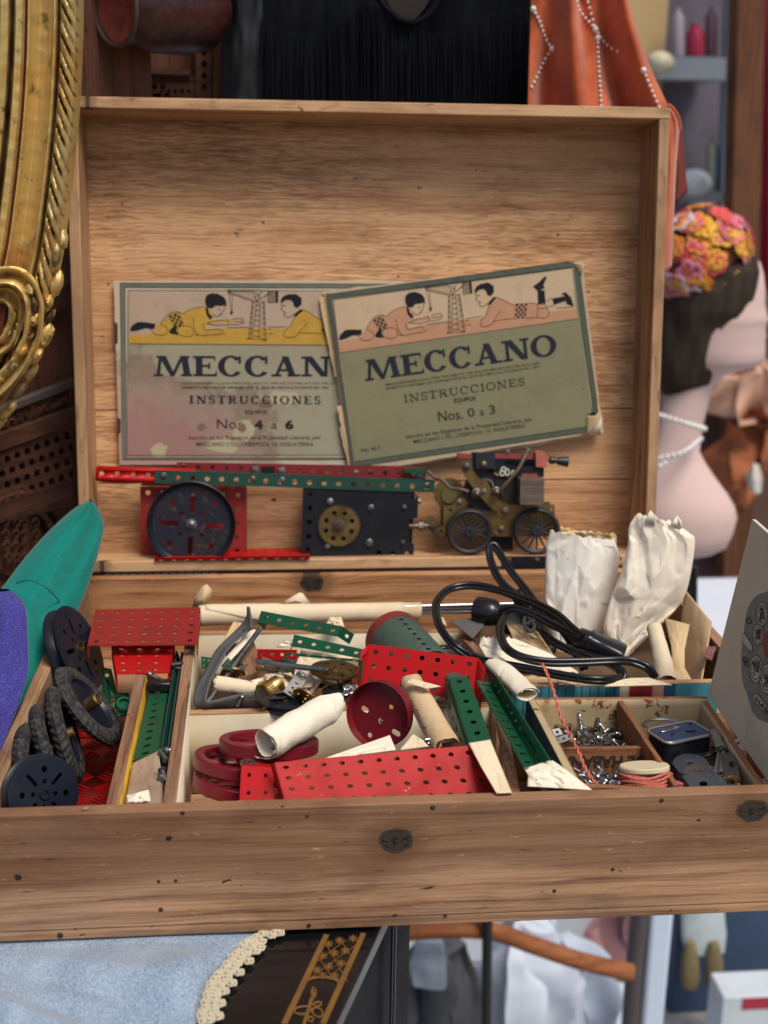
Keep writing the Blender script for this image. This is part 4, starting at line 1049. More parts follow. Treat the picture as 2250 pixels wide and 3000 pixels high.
# step bracket low left, dark tray below
ep('mounting_lug', [rrect(172, 900, 268, 1015, 46, 6), circ(218, 950, 18, 12)], .0011, .0040, MT['brass'])
ep('mounting_lug', [rrect(90, 820, 170, 925, 30, 5), circ(130, 855, 20, 12)], .0011, -.0120, plain('dull_brown_metal', rgb(116, 96, 74), .5, .5, mott=.4))
m1 = MB(); m1.add([e.pt(90, 925, -.012), e.pt(170, 1015, .004), e.pt(268, 1015, .004), e.pt(250, 925, -.012)], [(0, 1, 2, 3)]); part('mounting_step', m1, MT['rust_steel'], rt, solid=.001)
ep('underframe', [[(740, 1018), (1000, 1018), (1000, 1178), (880, 1175), (820, 1120), (740, 1110)]], .002, -.010, MT['black_paint'])
m1 = MB(); x0, y0 = e.xy(600, 1195); x1, y1 = e.xy(1060, 1178)
ep('knob_shaft', [[(1318, 196), (1365, 200), (1365, 214), (1318, 212)]], .003, .003, MT['brass'])
ca, cb = e.pt(1362, 206, .003), e.pt(1556, 224, .003)
m1 = MB(); l_ = (cb - ca).length
m1.lathe([(28 * K, 0), (40 * K, .001), (40 * K, l_ * .25), (30 * K, l_ * .30), (30 * K, l_ * .42), (42 * K, l_ * .46), (54 * K, l_ * .9), (55 * K, l_), (30 * K, l_ + .0005), (0, l_ + .0005)], 20, axis_mat(ca, cb)); part('knob', m1, plain('black_knob', (.016, .017, .02), .4), rt)
def spoked(cx, cy, R, n, dw, a0):
    M = e.mat(cx, cy, dw, a0); R *= K
    wh = part('wheel', MB().lathe([(R * .80, -.0012), (R * .80, .0022), (R * .84, .0030), (R * .90, .0034), (R * .97, .0022), (R, .0008), (R, -.0030), (R * .86, -.0034), (R * .80, -.0012)], 56, M, False), MT['wheel_black'], rt)
    for i in range(n):
        a = 2 * PI * i / n; c, s_ = math.cos(a), math.sin(a)
        m1 = MB(); m1.tube([M @ V((c * R * .16, s_ * R * .16, .0012)), M @ V((c * R * .82, s_ * R * .82, .0002))], lambda t: R * (.048 - .012 * t), 8); part('spoke', m1, MT['wheel_black'], wh)
    m1 = MB(); m1.lathe([(R * .215, -.002), (R * .215, .0030), (R * .19, .0036), (R * .05, .0036), (R * .05, .0025), (0, .0025)], 22, M); part('hub', m1, MT['wheel_black'], wh)
MT['wheel_black'] = paint('dusty_black_casting', rgb(46, 48, 52), rough=.42, mott=.35, dirt=.25)
spoked(510, 950, 243, 14, .0085, .1)
spoked(1215, 945, 250, 14, .0085, .25)
# ================================================================== contents of the tray
def X(u, v, x):
    d = ray(u, v); return CAMPOS + d * ((x - CAMPOS.x) / d.x)
zA = zoom(0, 1450, 2.328); zB = zoom(500, 1700, 2.552); zC = zoom(1000, 1700, 2.552); zD = zoom(1500, 1550, 2.212); zE = zoom(1250, 1580, 2.212)
def PZ(zm, x, y, z): return Z(*zm(x, y), z)
def disc_mat(c, ang, ratio, sgn=1, spin=0.0):
    """frame of a disc whose long axis appears at angle ang (from right, downwards) and whose normal leans sgn to its side"""
    view = (c - CAMPOS).normalized()
    r = (CR - view * CR.dot(view)).normalized(); d = view.cross(r)
    if d.dot(CD) < 0: d = -d
    a = r * math.cos(ang) + d * math.sin(ang); b = (r * math.sin(ang) - d * math.cos(ang))
    n = (b * (math.sqrt(max(0, 1 - ratio * ratio)) * sgn) - view * ratio).normalized()
    y = n.cross(a).normalized()
    M = mat4(c, a, y, n)
    return M @ Matrix.Rotation(spin, 4, 'Z')
def bil(A, B, C, E, s, t):   # A tl, B tr, C br, E bl
    return A.lerp(B, s).lerp(E.lerp(C, s), t)
def qnorm(A, B, C, E):
    n = (B - A).cross(E - A).normalized()
    return -n if n.dot(CAMPOS - A) < 0 else n
def planar(A, B, C, E):
    n = (B - A).cross(E - A); d = C - CAMPOS
    return CAMPOS + d * ((A - CAMPOS).dot(n) / d.dot(n))
def qplate(mb, A, B, C, E, nu, nv, hr=.165, th=.0009, holes=None, skip=(), slots=None, extra=()):
    C = planar(A, B, C, E); n = qnorm(A, B, C, E)
    lp = [[(0, 0), (nu, 0), (nu, nv), (0, nv)]]
    for i in range(int(nu)):
        for j in range(int(nv)):
            if (i, j) in skip: continue
            lp.append(slot(i + .5, j + .5, slots[0], slots[1], slots[2]) if slots else circ(i + .5, j + .5, hr, 14))
    lp += list(extra)
    su = (B - A).length / nu
    return mb.flat(lp, th, fn=lambda x, y, z: bil(A, B, C, E, x / nu, y / nv) + n * z)
def strip(mb, A, B, d, nu, hr=.165, th=.0009, holes=True, shift=0.0):
    """flange: edge A-B swept by vector d, one row of holes"""
    n = (B - A).cross(d).normalized()
    lp = [[(0, 0), (nu, 0), (nu, 1), (0, 1)]]
    su = (B - A).length / nu; k = su / d.length
    if holes: lp += [circ(i + .5, .5 + shift, hr, 14, 0, hr * k) for i in range(int(nu))]
    return mb.flat(lp, th, fn=lambda x, y, z: A.lerp(B, x / nu) + d * y + n * z)
def poly3(mb, pts, th=0):
    mb.add(pts, [tuple(range(len(pts)))])
def along(pts, t):
    """point at t in 0..1 of a polyline by length"""
    ls = [(pts[i + 1] - pts[i]).length for i in range(len(pts) - 1)]; tot = sum(ls); d = t * tot
    for i, l in enumerate(ls):
        if d <= l or i == len(ls) - 1: return pts[i].lerp(pts[i + 1], min(1, d / l if l else 0))
        d -= l
def ridge(p, s, seed=0.0):
    return noise.ridged_multi_fractal((p + V((seed, seed * .7, 0))) * s, .9, 2.1, 4, 1.0, 2.0) - 1.0
def facet(p, s, seed=0.0):
    d, q = noise.voronoi((p + V((seed, seed, seed))) * s)
    return (q[0] + V((seed, 0, 0))).dot(V((.37, .61, .7))) % 1.0 * .0 + (d[1] - d[0])
def sheet(left, right, nu, nv, amp=.001, scale=60, seed=0.0, bulge=0.0, ragged=0.0, toward=None):
    """paper between two edge polylines, crumpled"""
    mb = MB(); nu, nv = nu * 2, nv * 2
    F1, F2 = Facets(26, int(seed * 10) + 3), Facets(110, int(seed * 10) + 4)
    def fn(s, t):
        a, b = along(left, t), along(right, t)
        p = a.lerp(b, s)
        n = toward or (CAMPOS - p).normalized()
        e = min(1, 6 * min(s, 1 - s) + .25)
        p2 = p + n * (bulge * math.sqrt(max(0, 4 * s * (1 - s))) + amp * e * (1.0 * F1(s, t) + .55 * F2(s, t)))
        if ragged and (t < .03 or t > .97): p2 += (a - b).cross(n).normalized() * ragged * noise.noise(p * 260)
        return p2
    return mb.grid(fn, nu, nv)
def rod(name, a, b, r, m, label, cat, group=None):
    mb = MB(); mb.lathe([(r * .7, 0), (r, r * .35), (r, (b - a).length - r * .35), (r * .7, (b - a).length)], 14, axis_mat(a, b))
    return single(name, mb, m, label, cat, group)

# ------------------------------------------------ left compartment
mb = MB()   # red treadplate on the floor of the left compartment
lp = [[(0, 0), (.093, 0), (.093, .235), (0, .235)]]
for i in range(5):
    for j in range(13):
        for q in (-1, 0, 1):
            a = .62 if (i + j) % 2 else -.62
            cx, cy = .0095 + i * .0185, .009 + j * .0185
            lp.append(slot(cx - math.sin(a) * q * .0040, cy + math.cos(a) * q * .0040, .0135, .0012, a, 3))
mb.flat(lp, .0012, M=Matrix.Translation((.016, .014, -.066)))
single('tread_plate', mb, MT['red'], 'red tread-patterned metal plate lying on the floor of the left compartment', 'metal plate')
mb = MB(); mb.box((.0125, .0125, -.0870), (.125, .30, -.0815)); single('paper_lining', mb, MT['red_dull'], 'dark red card lining on the floor below the red tread plate', 'card')
def flanged(label, cs, nu, nv, m, fl=(), fd=V((0, 0, -.011)), hr=.165, name='flanged_plate', cat='metal plate', slots=None):
    A, B, C, E = cs; C = planar(A, B, C, E)
    base = (A + B + C + E) / 4
    rt = thing(name, label, cat, V((base.x, base.y, min(p.z for p in cs))))
    mb = MB(); qplate(mb, A, B, C, E, nu, nv, hr, slots=slots); part('plate_face', mb, m, rt)
    ed = {'l': (A, E, nv), 'r': (B, C, nv), 't': (A, B, nu), 'b': (E, C, nu)}
    for k in fl:
        key, d = (k, fd) if isinstance(k, str) else k
        a, b, n = ed[key]
        mb = MB(); strip(mb, a, b, d, n, hr); part('bent_flange', mb, m, rt)
    return rt
flanged('red perforated plate lying across the back of the left compartment', (Z(281, 1787, .006), Z(586, 1780, .006), Z(577, 1889, .008), Z(257, 1892, .008)), 7, 5, MT['red_dull'], ('r', 'l'))
flanged('small red perforated plate tucked in front of the wider red plate on the left', (PZ(zA, 762, 1028, -.004), PZ(zA, 1190, 1030, -.004), PZ(zA, 1146, 1214, -.003), PZ(zA, 796, 1222, -.003)), 3.4, 4, MT['red'], ('l', 'r'), V((0, 0, -.014)))
# navy pulleys
def pulley(name, label, M, R, wd, m, nslot=4, group=None, spin=0.0, hole_r=.062, hubm=None):
    rt = thing(name, label, 'pulley', M, group)
    lp = [circ(0, 0, R * .80, 44)]
    for i in range(nslot):
        a = i * 2 * PI / nslot + spin
        lp.append(slot(.50 * R * math.cos(a), .50 * R * math.sin(a), .40 * R, .095 * R, a))
    for i in range(4):
        a = PI / 4 + i * PI / 2 + spin
        lp.append(circ(.62 * R * math.cos(a), .62 * R * math.sin(a), hole_r * R, 12)); lp.append(circ(.32 * R * math.cos(a), .32 * R * math.sin(a), hole_r * R * .8, 10))
    for z in (0, -wd):
        mb = MB(); mb.flat(lp, .0009, M=Matrix.Translation((0, 0, z))); part('pulley_face', mb, m, rt, world=False)
    mb = MB(); mb.lathe([(R * .795, .0004), (R * .9, .0006), (R, .0002), (R, -.0010), (R * .86, -wd * .36), (R * .84, -wd * .5), (R * .86, -wd * .64), (R, -wd + .001), (R, -wd - .0003), (R * .795, -wd - .0004)], 56, None, False)
    part('pulley_rim', mb, m, rt, world=False)
    mb = MB(); mb.lathe([(R * .15, -wd - .003), (R * .15, .002), (R * .09, .002), (R * .09, -.001)], 18, None, True); part('hub', mb, hubm or MT['brass'], rt, world=False)
    return rt
c = X(234, 1897, .030)
pulley('pulley_wheel', 'navy grooved pulley leaning on the left wall behind the rubber tyres', disc_mat(c, math.atan2(590, 255), .42, 1), .0385 * 1.0, .011, MT['navy'])
c = Z(129, 2326, -.012)
pulley('pulley_wheel', 'dark blue grooved pulley in the front left corner of the chest', disc_mat(c, PI / 2, .86, 1, .55), .0272, .010, MT['navy'], 4, spin=.3, hole_r=.08, hubm=MT['navy'])
# rubber tyres
def tyre(M, label, R=.0370, r=.0070, dust=0):
    rt = thing('tyred_pulley', label, 'tyre', M, 'black rubber tyres in the left compartment')
    mb = MB()
    NU, NV = 304, 30
    def fn(s, t):
        a = s * 2 * PI; b = t * 2 * PI
        rr = r; cb, sb = math.cos(b), math.sin(b)
        tread = max(0, cb)
        blk = math.sin(a * 38 + (5.0 if sb > 0 else -5.0) * sb)
        rr += max(-.00042, min(.00042, blk * .0012)) * (.10 < abs(sb) < .95) * (cb > .05)
        if abs(sb) < .10 and cb > 0: rr += .0009
        if .15 > cb > -.1: rr += .0006
        return V(((R - r * .9 + rr * cb * 1.05) * math.cos(a), (R - r * .9 + rr * cb * 1.05) * math.sin(a), rr * sb * .80))
    mb.grid(fn, NU, NV, True)
    part('tyre_tread', mb, MT['tyre'], rt, world=False, sharp=30)
    mb = MB(); q = R - r * 1.75
    mb.lathe([(.004, .0005), (q * .55, .0006), (q * .92, .0012), (q, .0040), (q * 1.06, .0040), (q * 1.06, -.0040), (q, -.0040), (q * .92, -.0012), (.004, -.0006)], 40, None, False)
    part('wheel_disc', mb, MT['navy'], rt, world=False)
    mb = MB(); mb.lathe([(.0045, -.005), (.0045, .0068), (.002, .0068), (.002, .005)], 14); part('hub', mb, MT['brass'], rt, world=False)
    return rt
m = NT('dusty_tyre_rubber')
pt = m.noise(260, None, 4, .6); p2 = m.noise(60, None, 4)
k = m.mix(m.math('MULTIPLY', m.step(m.math('ADD', pt, m.math('MULTIPLY', p2, .6)), .62, 1.05), .8), (.016, .015, .016), (.085, .078, .070))
m.set(col=k, rough=.72, spec=.3, normal=m.bump(pt, .25, .0008)); MT['tyre'] = m.m
tl = [((258, 2068), math.atan2(520, 430), .30, 1, -.010, 'rubber tyre on a dark wheel, nearest the yellow-sided divider'),
      ((190, 2152), math.atan2(730, 240), .13, 1, -.012, 'dusty rubber tyre standing edge-on between two other tyres'),
      ((146, 2195), math.atan2(445, 165), .16, 1, -.014, 'thin dark rubber tyre standing just left of the dustiest edge-on tyre'),
      ((88, 2262), math.atan2(260, 40), .22, 1, -.020, 'half hidden rubber tyre behind the dark blue pulley at the front left')]
for (u, v), a, ra, sg, z, lab in tl:
    tyre(disc_mat(Z(u, v, z), a, ra, sg), lab, .0335 if lab.startswith('thin') or lab.startswith('half') else .0365)
m1 = MB(); M = disc_mat(Z(268, 2058, .002), 1.0, .5, 1); m1.lathe([(.0052, -.004), (.0052, .006), (.0035, .007), (.0035, .0062), (0, .0062)], 16, M)
single('brass_collar', m1, MT['brass'], 'brass collar resting on the wheel of the tyre beside the divider', 'collar')
# green trunnion bracket
mb = MB()
zf = -.022
mb.flat([[(700, 1180), (760, 1190), (800, 1350), (880, 1352), (884, 1500), (740, 1530), (690, 1400)], circ(770, 1395, 18, 12), circ(745, 1460, 20, 12), circ(790, 1462, 20, 12), circ(730, 1230, 16, 12)], 0, fn=lambda x, y, z: PZ(zA, x, y, zf - (y - 1180) * .00004))
single('trunnion_bracket', mb, MT['green'], 'green curled bracket with holes lying between the tyres and the yellow-sided divider', 'bracket', solid=.0009)
mb = MB(); c = PZ(zA, 845, 1440, -.02); M = disc_mat(c, .2, .75, 1)
mb.lathe([(.0075, 0), (.0075, .003), (.0068, .004), (.0045, .004), (.0045, .001), (0, .001)], 20, M); single('curled_lug', mb, MT['green'], 'round green curled lug beside the green bracket', 'metal lug')
# between the dividers: green girders, cards and bolts
cs = (PZ(zA, 1034, 1285, -.016), PZ(zA, 1150, 1285, -.016), PZ(zA, 1082, 1760, -.014), PZ(zA, 906, 1815, -.014))
rt = thing('angle_girder', 'green perforated girder lying in the narrow slot beside the yellow-sided divider', 'girder', (cs[0] + cs[2]) / 2)
mb = MB(); qplate(mb, *cs, 1, 11, th=.0009, extra=()) if False else mb.flat([[(0, 0), (1, 0), (1, 11), (0, 11)]] + [circ(.46, i + .5, .17, 14) for i in range(11)], .0009, fn=lambda x, y, z: bil(*cs, x, y / 11) + V((0, 0, z)))
part('girder_face', mb, MT['green'], rt)
mb = MB(); strip(mb, cs[1], cs[2], V((.002, 0, -.012)), 11); part('girder_flange', mb, MT['green'], rt)
mb = MB(); A, B = PZ(zA, 1200, 1062, -.008), PZ(zA, 1092, 1745, -.008)
dx = V((.0045, 0, 0)); dz = V((0, 0, -.012))
mb.box((0, 0, 0), (.0001, .0001, .0001)) if False else None
mb.hexa([A + dz, A + dx + dz, B + dx + dz, B + dz, A, A + V((.0010, 0, 0)), B + V((.0010, 0, 0)), B])
mb.hexa([A + dx + dz, A + dx * 2 + dz, B + dx * 2 + dz, B + dx + dz, A + dx + V((0, 0, -.001)), A + dx * 1.3 + V((0, 0, -.001)), B + dx * 1.3 + V((0, 0, -.001)), B + dx + V((0, 0, -.001))])
single('angle_girder', mb, MT['green_dark'], 'thin dark green girder on edge in the narrow slot against the divider', 'girder')
mb = MB(); c = PZ(zA, 1085, 1300, -.010); mb.box((-.010, -.005, -.004), (.010, .005, .004), Matrix.Translation(c)); single('black_clip', mb, MT['black'], 'black plastic clip across the green girder in the narrow slot', 'clip', bevel=.0012)
sc_a, sc_b = PZ(zA, 1020, 1222, .002), PZ(zA, 1140, 1285, .0)
def screw_mesh(L_, r, head_r, turns, point=True):
    mb = MB()
    mb.lathe([(head_r * .4, -.0003), (head_r, 0), (head_r, .0007), (r * 1.1, head_r * .75)], 14)
    n = turns * 12; prof = []
    for i in range(n + 1):
        a = i / 12 * 2 * PI; t = i / n
        rr = r * (1 if t < .75 else max(.08, (1 - t) / .25))
        prof.append(V((rr * math.cos(a) * .94, rr * math.sin(a) * .94, head_r * .7 + t * L_)))
    mb.lathe([(r * .8, head_r * .4), (r * .8, L_ * .75), (r * .1, head_r * .7 + L_)], 12)
    mb.tube(prof, lambda t: r * .28 * (1 if t < .8 else .4), 5)
    return mb
def placed(mb, M):
    mb.v = [M @ p for p in mb.v]; return mb
single('wood_screw', placed(screw_mesh(.014, .0016, .003, 8), axis_mat(sc_a, sc_b)), MT['rust_steel'], 'rusty screw lying at the edge of the small red plate on the left', 'screw')
# brown card packet in the slot
rt = thing('card_packet', 'torn brown card packet with a white edge at the front of the narrow slot', 'card packet', PZ(zA, 990, 2100, -.06))
A, B, C, E = PZ(zA, 905, 1830, -.010), PZ(zA, 1078, 1745, -.006), PZ(zA, 1108, 2108, -.010), PZ(zA, 852, 2112, -.012)
part('packet_top', sheet([A, E], [B, C], 14, 22, .0014, 80, 2.0, .003), paper('dirty_card', rgb(168, 142, 118), stain=.6, staincol=rgb(104, 76, 58)), rt, solid=.0004)
part('packet_side', sheet([B, C], [B + V((.0035, 0, -.03)), C + V((.0035, 0, -.03))], 6, 16, .0008, 80), MT['paper_white'], rt, solid=.0004)
part('torn_flap', sheet([PZ(zA, 860, 2050, -.004), PZ(zA, 868, 2100, -.004)], [PZ(zA, 1015, 2010, .001), PZ(zA, 1030, 2090, -.003)], 10, 6, .0016, 120, 4.0, .003), MT['paper_white'], rt, solid=.0003)
# ------------------------------------------------ bolts: one of each kind, then copies
def bolt_proto(name, label, group, M, L_=.008, hexa=False, m=None):
    mb = MB()
    if hexa: mb.lathe([(.0031, -.0022), (.0031, -.0004), (.0027, 0)], 6)
    else:
        mb.lathe([(.0008, -.0021), (.0022, -.0018), (.0030, -.0008), (.0031, 0), (.0019, .0001)], 14); mb.box((-.0026, -.0003, -.00225), (.0026, .0003, -.0016))
    prof = []
    for i in range(int(L_ / .0007)):
        prof += [(.00165, .0001 + i * .0007), (.0020, .00045 + i * .0007)]
    mb.lathe(prof + [(.0012, L_ + .0006)], 10)
    o = part(name, mb, m or MT['steel'], None, world=False); o.matrix_world = M; WM[o.name] = M
    return add_props(o, label, 'bolt', group)
rnd = random.Random(21)
def rot_rand(c, lo=-1.0):
    d = V((rnd.gauss(0, 1), rnd.gauss(0, 1), rnd.gauss(-.1, .7))).normalized()
    return axis_mat(c, c + d)
slot_bolts = [(1130, 1745, -.004), (1132, 1800, -.008), (1106, 1880, -.003), (1100, 1930, -.006), (1232, 1150, -.004), (1236, 1185, -.008)]
b0 = None
for x, y, z in slot_bolts:
    M = rot_rand(PZ(zA, x, y, z))
    if b0 is None: b0 = bolt_proto('round_bolt', 'dull round-headed bolt lying against the painted divider in the narrow slot', 'bolts in the narrow slot', M, m=MT['steel_dark'])
    else: copy_tree(b0, M)

# ------------------------------------------------ back of the tray: paper roll, rods, tags
zr = -.014
ra, rb = Z(592, 1803, zr), Z(1222, 1790, zr)
mb = MB(); AM = axis_mat(ra, rb); ll = (rb - ra).length
def rollfn(s, t):
    a = s * 2 * PI * 1.35; r = .0092 + .0007 * s + .0004 * noise.noise(V((t * 14, s * 3, 2))) + (.0012 * (1 - t) if t < .5 else 0) * .6
    r *= 1 - .06 * (t > .36) - .05 * (t > .9)
    return AM @ V((r * math.cos(a + t * 5), r * math.sin(a + t * 5), t * ll + .004 * math.sin(a * .5) * (1 if t > .5 else -1)))
mb.grid(rollfn, 40, 40)
single('paper_roll', mb, MT['paper_cream'], 'long cream paper roll lying along the back wall of the tray', 'paper roll', solid=.0003)
for k, (u0, v0, u1, v1, z, r) in enumerate(((1150, 1778, 1530, 1768, -.008, .0021), (1150, 1786, 1500, 1779, -.012, .0021), (1150, 1795, 1470, 1790, -.016, .0022))):
    rod('steel_rod', Z(u0, v0, z), Z(u1, v1, z), r, MT['steel'], ('upper', 'middle', 'lower')[k] + ' steel rod of the three sticking out of the long paper roll', 'steel rod', 'rods in the long paper roll')
def tag(pts, zm, y, label, m, bend=.004):
    w_ = [Y(*zm(x, yy), y) for x, yy in pts]; c = sum(w_, V((0, 0, 0))) / len(w_)
    mb = MB(); n = len(w_); c2 = c + V((0, -bend, 0))
    mb.add(w_ + [c2], [(i, (i + 1) % n, n) for i in range(n)])
    single('paper_tag', mb, m, label, 'paper scrap', solid=.0004, sharp=20)
tag([(162, 200), (178, 130), (235, 48), (270, 28), (308, 70), (298, 132), (252, 195), (225, 222)], zB, .405, 'twisted cream paper tag sticking up at the left end of the long roll', MT['paper_tan'])
tag([(790, 195), (880, 140), (960, 92), (985, 95), (1060, 190)], zB, .432, 'pale triangular paper scrap standing behind the long roll', MT['paper_cream'])
mb = sheet([PZ(zC, 685, 275, -.012), PZ(zC, 700, 300, -.012)], [PZ(zC, 760, 275, -.010), PZ(zC, 790, 340, -.012)], 6, 6, .001, 90)
single('paper_scrap', mb, MT['paper_cream'], 'small pale paper scrap below the steel rods at the back', 'paper scrap', solid=.0003)

# ------------------------------------------------ middle compartment
def edges(zm, pts): return [PZ(zm, x, y, z) for x, y, z in pts]
le = edges(zB, [(574, 195, .030), (560, 300, .018), (420, 440, .012), (330, 540, .006), (255, 690, .000), (192, 800, -.006), (172, 880, -.012), (188, 942, -.018), (300, 966, -.022), (500, 974, -.024), (640, 964, -.024), (700, 945, -.024)])
re_ = edges(zB, [(586, 198, .031), (612, 352, .022), (590, 372, .018), (470, 470, .014), (400, 560, .010), (325, 700, .004), (285, 800, -.001), (262, 905, -.006), (330, 900, -.008), (450, 868, -.008), (580, 840, -.008), (660, 838, -.008)])
mb = MB()
ls, rs = spline(le, 6), spline(re_, 6)
mb.grid(lambda s, t: along(ls, t).lerp(along(rs, t), s) + V((0, 0, -.0015 * math.sin(s * PI))), 6, 60)
single('rubber_strip', mb, MT['rubber_grey'], 'bent grey rubber strip at the left of the middle compartment', 'rubber strip', solid=.0016)
rod('steel_rod', PZ(zB, 672, 358, .016), PZ(zB, 272, 918, -.012), .0022, MT['steel_dark'], 'dull steel rod leaning across the bent grey rubber strip', 'steel rod')
mb = sheet(edges(zB, [(470, 308, .010), (400, 440, .004), (340, 520, 0)]), edges(zB, [(545, 322, .010), (520, 380, .006), (400, 500, 0)]), 8, 14, .0012, 90, 1.0)
single('paper_strip', mb, MT['paper_tan'], 'tan paper strip behind the grey rubber strip', 'paper scrap', solid=.0003)
mb = sheet(edges(zB, [(590, 364, .012), (480, 500, .006), (370, 620, .0), (335, 695, -.004)]), edges(zB, [(642, 372, .012), (540, 500, .006), (440, 610, .0), (365, 702, -.004)]), 8, 20, .0012, 90, 3.0)
single('paper_strip', mb, MT['paper_white'], 'white folded paper strip between the grey rubber strip and the steel rod', 'paper scrap', solid=.0003)
c = PZ(zB, 566, 645, -.012)
Mx = mat4(c, V((.93, .2, .3)).normalized(), V((-.2, .97, .12)).normalized(), V((-.28, -.1, .95)).normalized())
mb = MB(); mb.box((-.0135, -.030, -.010), (.0135, .026, .010), Mx); mb.box((-.0137, -.0305, .0015), (.0137, -.0298, .0022), Mx)
single('wooden_block', mb, MT['divider'], 'brown wooden block lying beside the leaning steel rod', 'wooden block', bevel=.0009)
def paper_roll(name, label, a, b, r0, r1, turns, m, wing=0.0, seed=0.0, ph=0.0, amp=.0006, cat='paper roll', squash=1.0, gather=0.0):
    mb = MB(); M = axis_mat(a, b); ll = (b - a).length
    F1, F2 = Facets(40, int(seed * 10) + 5), Facets(160, int(seed * 10) + 6)
    def fn(s, t):
        an = ph + s * 2 * PI * turns
        r = (r0 + (r1 - r0) * t) * (.62 + .38 * s)
        if wing and s > .9: r += wing * (s - .9) * 10
        if gather and t > .8: r *= 1 - gather * (t - .8) * 5
        z = t * ll + (.0030 * noise.noise(V((s * 9, seed, t * 2))) + .0014 * noise.noise(V((s * 40, seed, t)))) * (1 if t < .2 or t > .8 else .3)
        p = M @ V((r * math.cos(an), r * math.sin(an) * squash, z))
        return p + (p - M @ V((0, 0, z))).normalized() * amp * (1.0 * F1(s, t) + .5 * F2(s, t))
    mb.grid(fn, int(60 * turns), 50)
    return single(name, mb, m, label, cat, solid=.0003)
paper_roll('paper_roll', 'small curled cream paper roll with pencil marks in front of the wooden block', PZ(zB, 330, 765, -.002), PZ(zB, 640, 815, -.010), .0074, .0058, 1.9, MT['paper_cream'], ph=.4)
paper_roll('paper_roll', 'cream paper cone lying behind the brass worm and the wooden block', PZ(zB, 610, 800, -.012), PZ(zB, 830, 735, -.008), .0062, .0066, 1.3, MT['paper_white'], ph=1.4)
# brass crown wheel and worm
c = PZ(zB, 745, 815, -.006); ax = disc_mat(c, .9, .55, -1)
rt = thing('brass_pinion', 'brass toothed pinion on a collar in front of the small curled paper roll', 'gear', ax)
mb = MB(); mb.flat([gear(.0098, 22, .0012), circ(0, 0, .0025, 12)], .0065, M=Matrix.Translation((0, 0, .004))); part('pinion_teeth', mb, MT['brass_clean'], rt, world=False)
mb = MB(); mb.lathe([(.0070, -.010), (.0074, -.003), (.0060, .0), (.0088, .001)], 22); part('collar', mb, MT['brass_clean'], rt, world=False)
c = PZ(zB, 565, 835, -.012)
mb = MB(); mb.flat([gear(.0115, 30, .0012), circ(0, 0, .003, 12)], .002, M=disc_mat(c, 0.05, .3, 1)); single('steel_gear', mb, MT['rust_steel'], 'dark toothed gear half hidden behind the grey rubber strip', 'gear')
c = PZ(zB, 858, 905, -.012)
pulley('pulley_wheel', 'small navy pulley lying flat beside the big paper roll', disc_mat(c, .03, .36, 1), .0165, .006, MT['navy'], 0, hole_r=.11)
c = PZ(zB, 1235, 815, -.006)
pulley('pulley_wheel', 'small navy pulley half hidden behind the top of the big paper roll', disc_mat(c, -.1, .34, 1), .0115, .005, MT['navy'], 0, hole_r=.11)
# red strip standing behind
A, B, C, E = edges(zB, [(648, 515, .010), (945, 520, .010), (942, 592, .000), (650, 596, .000)])
mb = MB(); qplate(mb, A, B, C, E, 4, 1, .18); single('perforated_strip', mb, MT['red'], 'short red perforated strip standing behind the steel and brass rods', 'metal strip')
rod('brass_rod', PZ(zB, 640, 655, .002), PZ(zB, 915, 742, -.002), .0021, MT['brass'], 'brass rod lying to the right of the wooden block', 'rod')
rod('steel_rod', PZ(zB, 640, 610, .010), PZ(zB, 1182, 674, .012), .0024, MT['steel_dark'], 'dark steel rod resting on the flat brass gear', 'steel rod')
# flat brass gear
c = PZ(zB, 1225, 672, .006); R = .0205
rt = thing('brass_gear', 'flat brass gear with holes lying under the green brackets', 'gear', disc_mat(c, .06, .40, 1))
mb = MB(); mb.flat([gear(R, 56, R * .07), circ(0, 0, R * .12, 12)] + [circ(.6 * R * math.cos(a), .6 * R * math.sin(a), R * .11, 12) for a in [i * PI / 3 for i in range(6)]], .0016); part('gear_disc', mb, MT['brass'], rt, world=False)
mb = MB(); mb.lathe([(.0038, 0), (.0038, .0024), (.0022, .0024), (.0022, -.002)], 16, None, False); part('boss', mb, MT['brass_clean'], rt, world=False)
c = PZ(zB, 1300, 756, -.002)
mb = MB(); mb.lathe([(.0026, -.003), (.0056, -.003), (.0062, 0), (.0056, .003), (.0026, .003), (.0026, -.003)], 20, disc_mat(c, .3, .75, 1), False); single('brass_collar', mb, MT['brass_clean'], 'brass collar below the flat brass gear', 'collar')
# green double-angle brackets
def bracket(label, front, n, lug_l, lug_r, m=None):
    A, B, C, E = edges(zB, front)
    rt = thing('angle_bracket', label, 'bracket', (C + E) / 2, 'green brackets in the middle compartment')
    mb = MB(); qplate(mb, A, B, C, E, n, 1, .17); part('bracket_web', mb, m or MT['green'], rt)
    for a, b, lg in ((A, E, lug_l), (B, C, lug_r)):
        if lg is None: continue
        P = PZ(zB, *lg); d = P - b
        mb = MB(); strip(mb, a, b, d, 1, .17) if False else mb.flat([[(0, 0), (1, 0), (1, 1), (0, 1)], circ(.5, .6, .17, 12)], .0009, fn=lambda x, y, z, a=a, b=b, d=d: a.lerp(b, x) + d * y + (b - a).cross(d).normalized() * z)
        part('bracket_lug', mb, m or MT['green'], rt)
bracket('upper green perforated bracket with six holes, nearest the long paper roll', [(680, 230, .022), (1282, 345, .022), (1246, 420, .014), (650, 316, .014)], 6, (700, 372, .004), (1335, 478, .004))
bracket('middle green perforated bracket tilted over the crumpled paper', [(926, 408, .018), (1452, 520, .018), (1428, 584, .011), (905, 492, .011)], 5, (888, 560, .002), (1440, 640, .0))
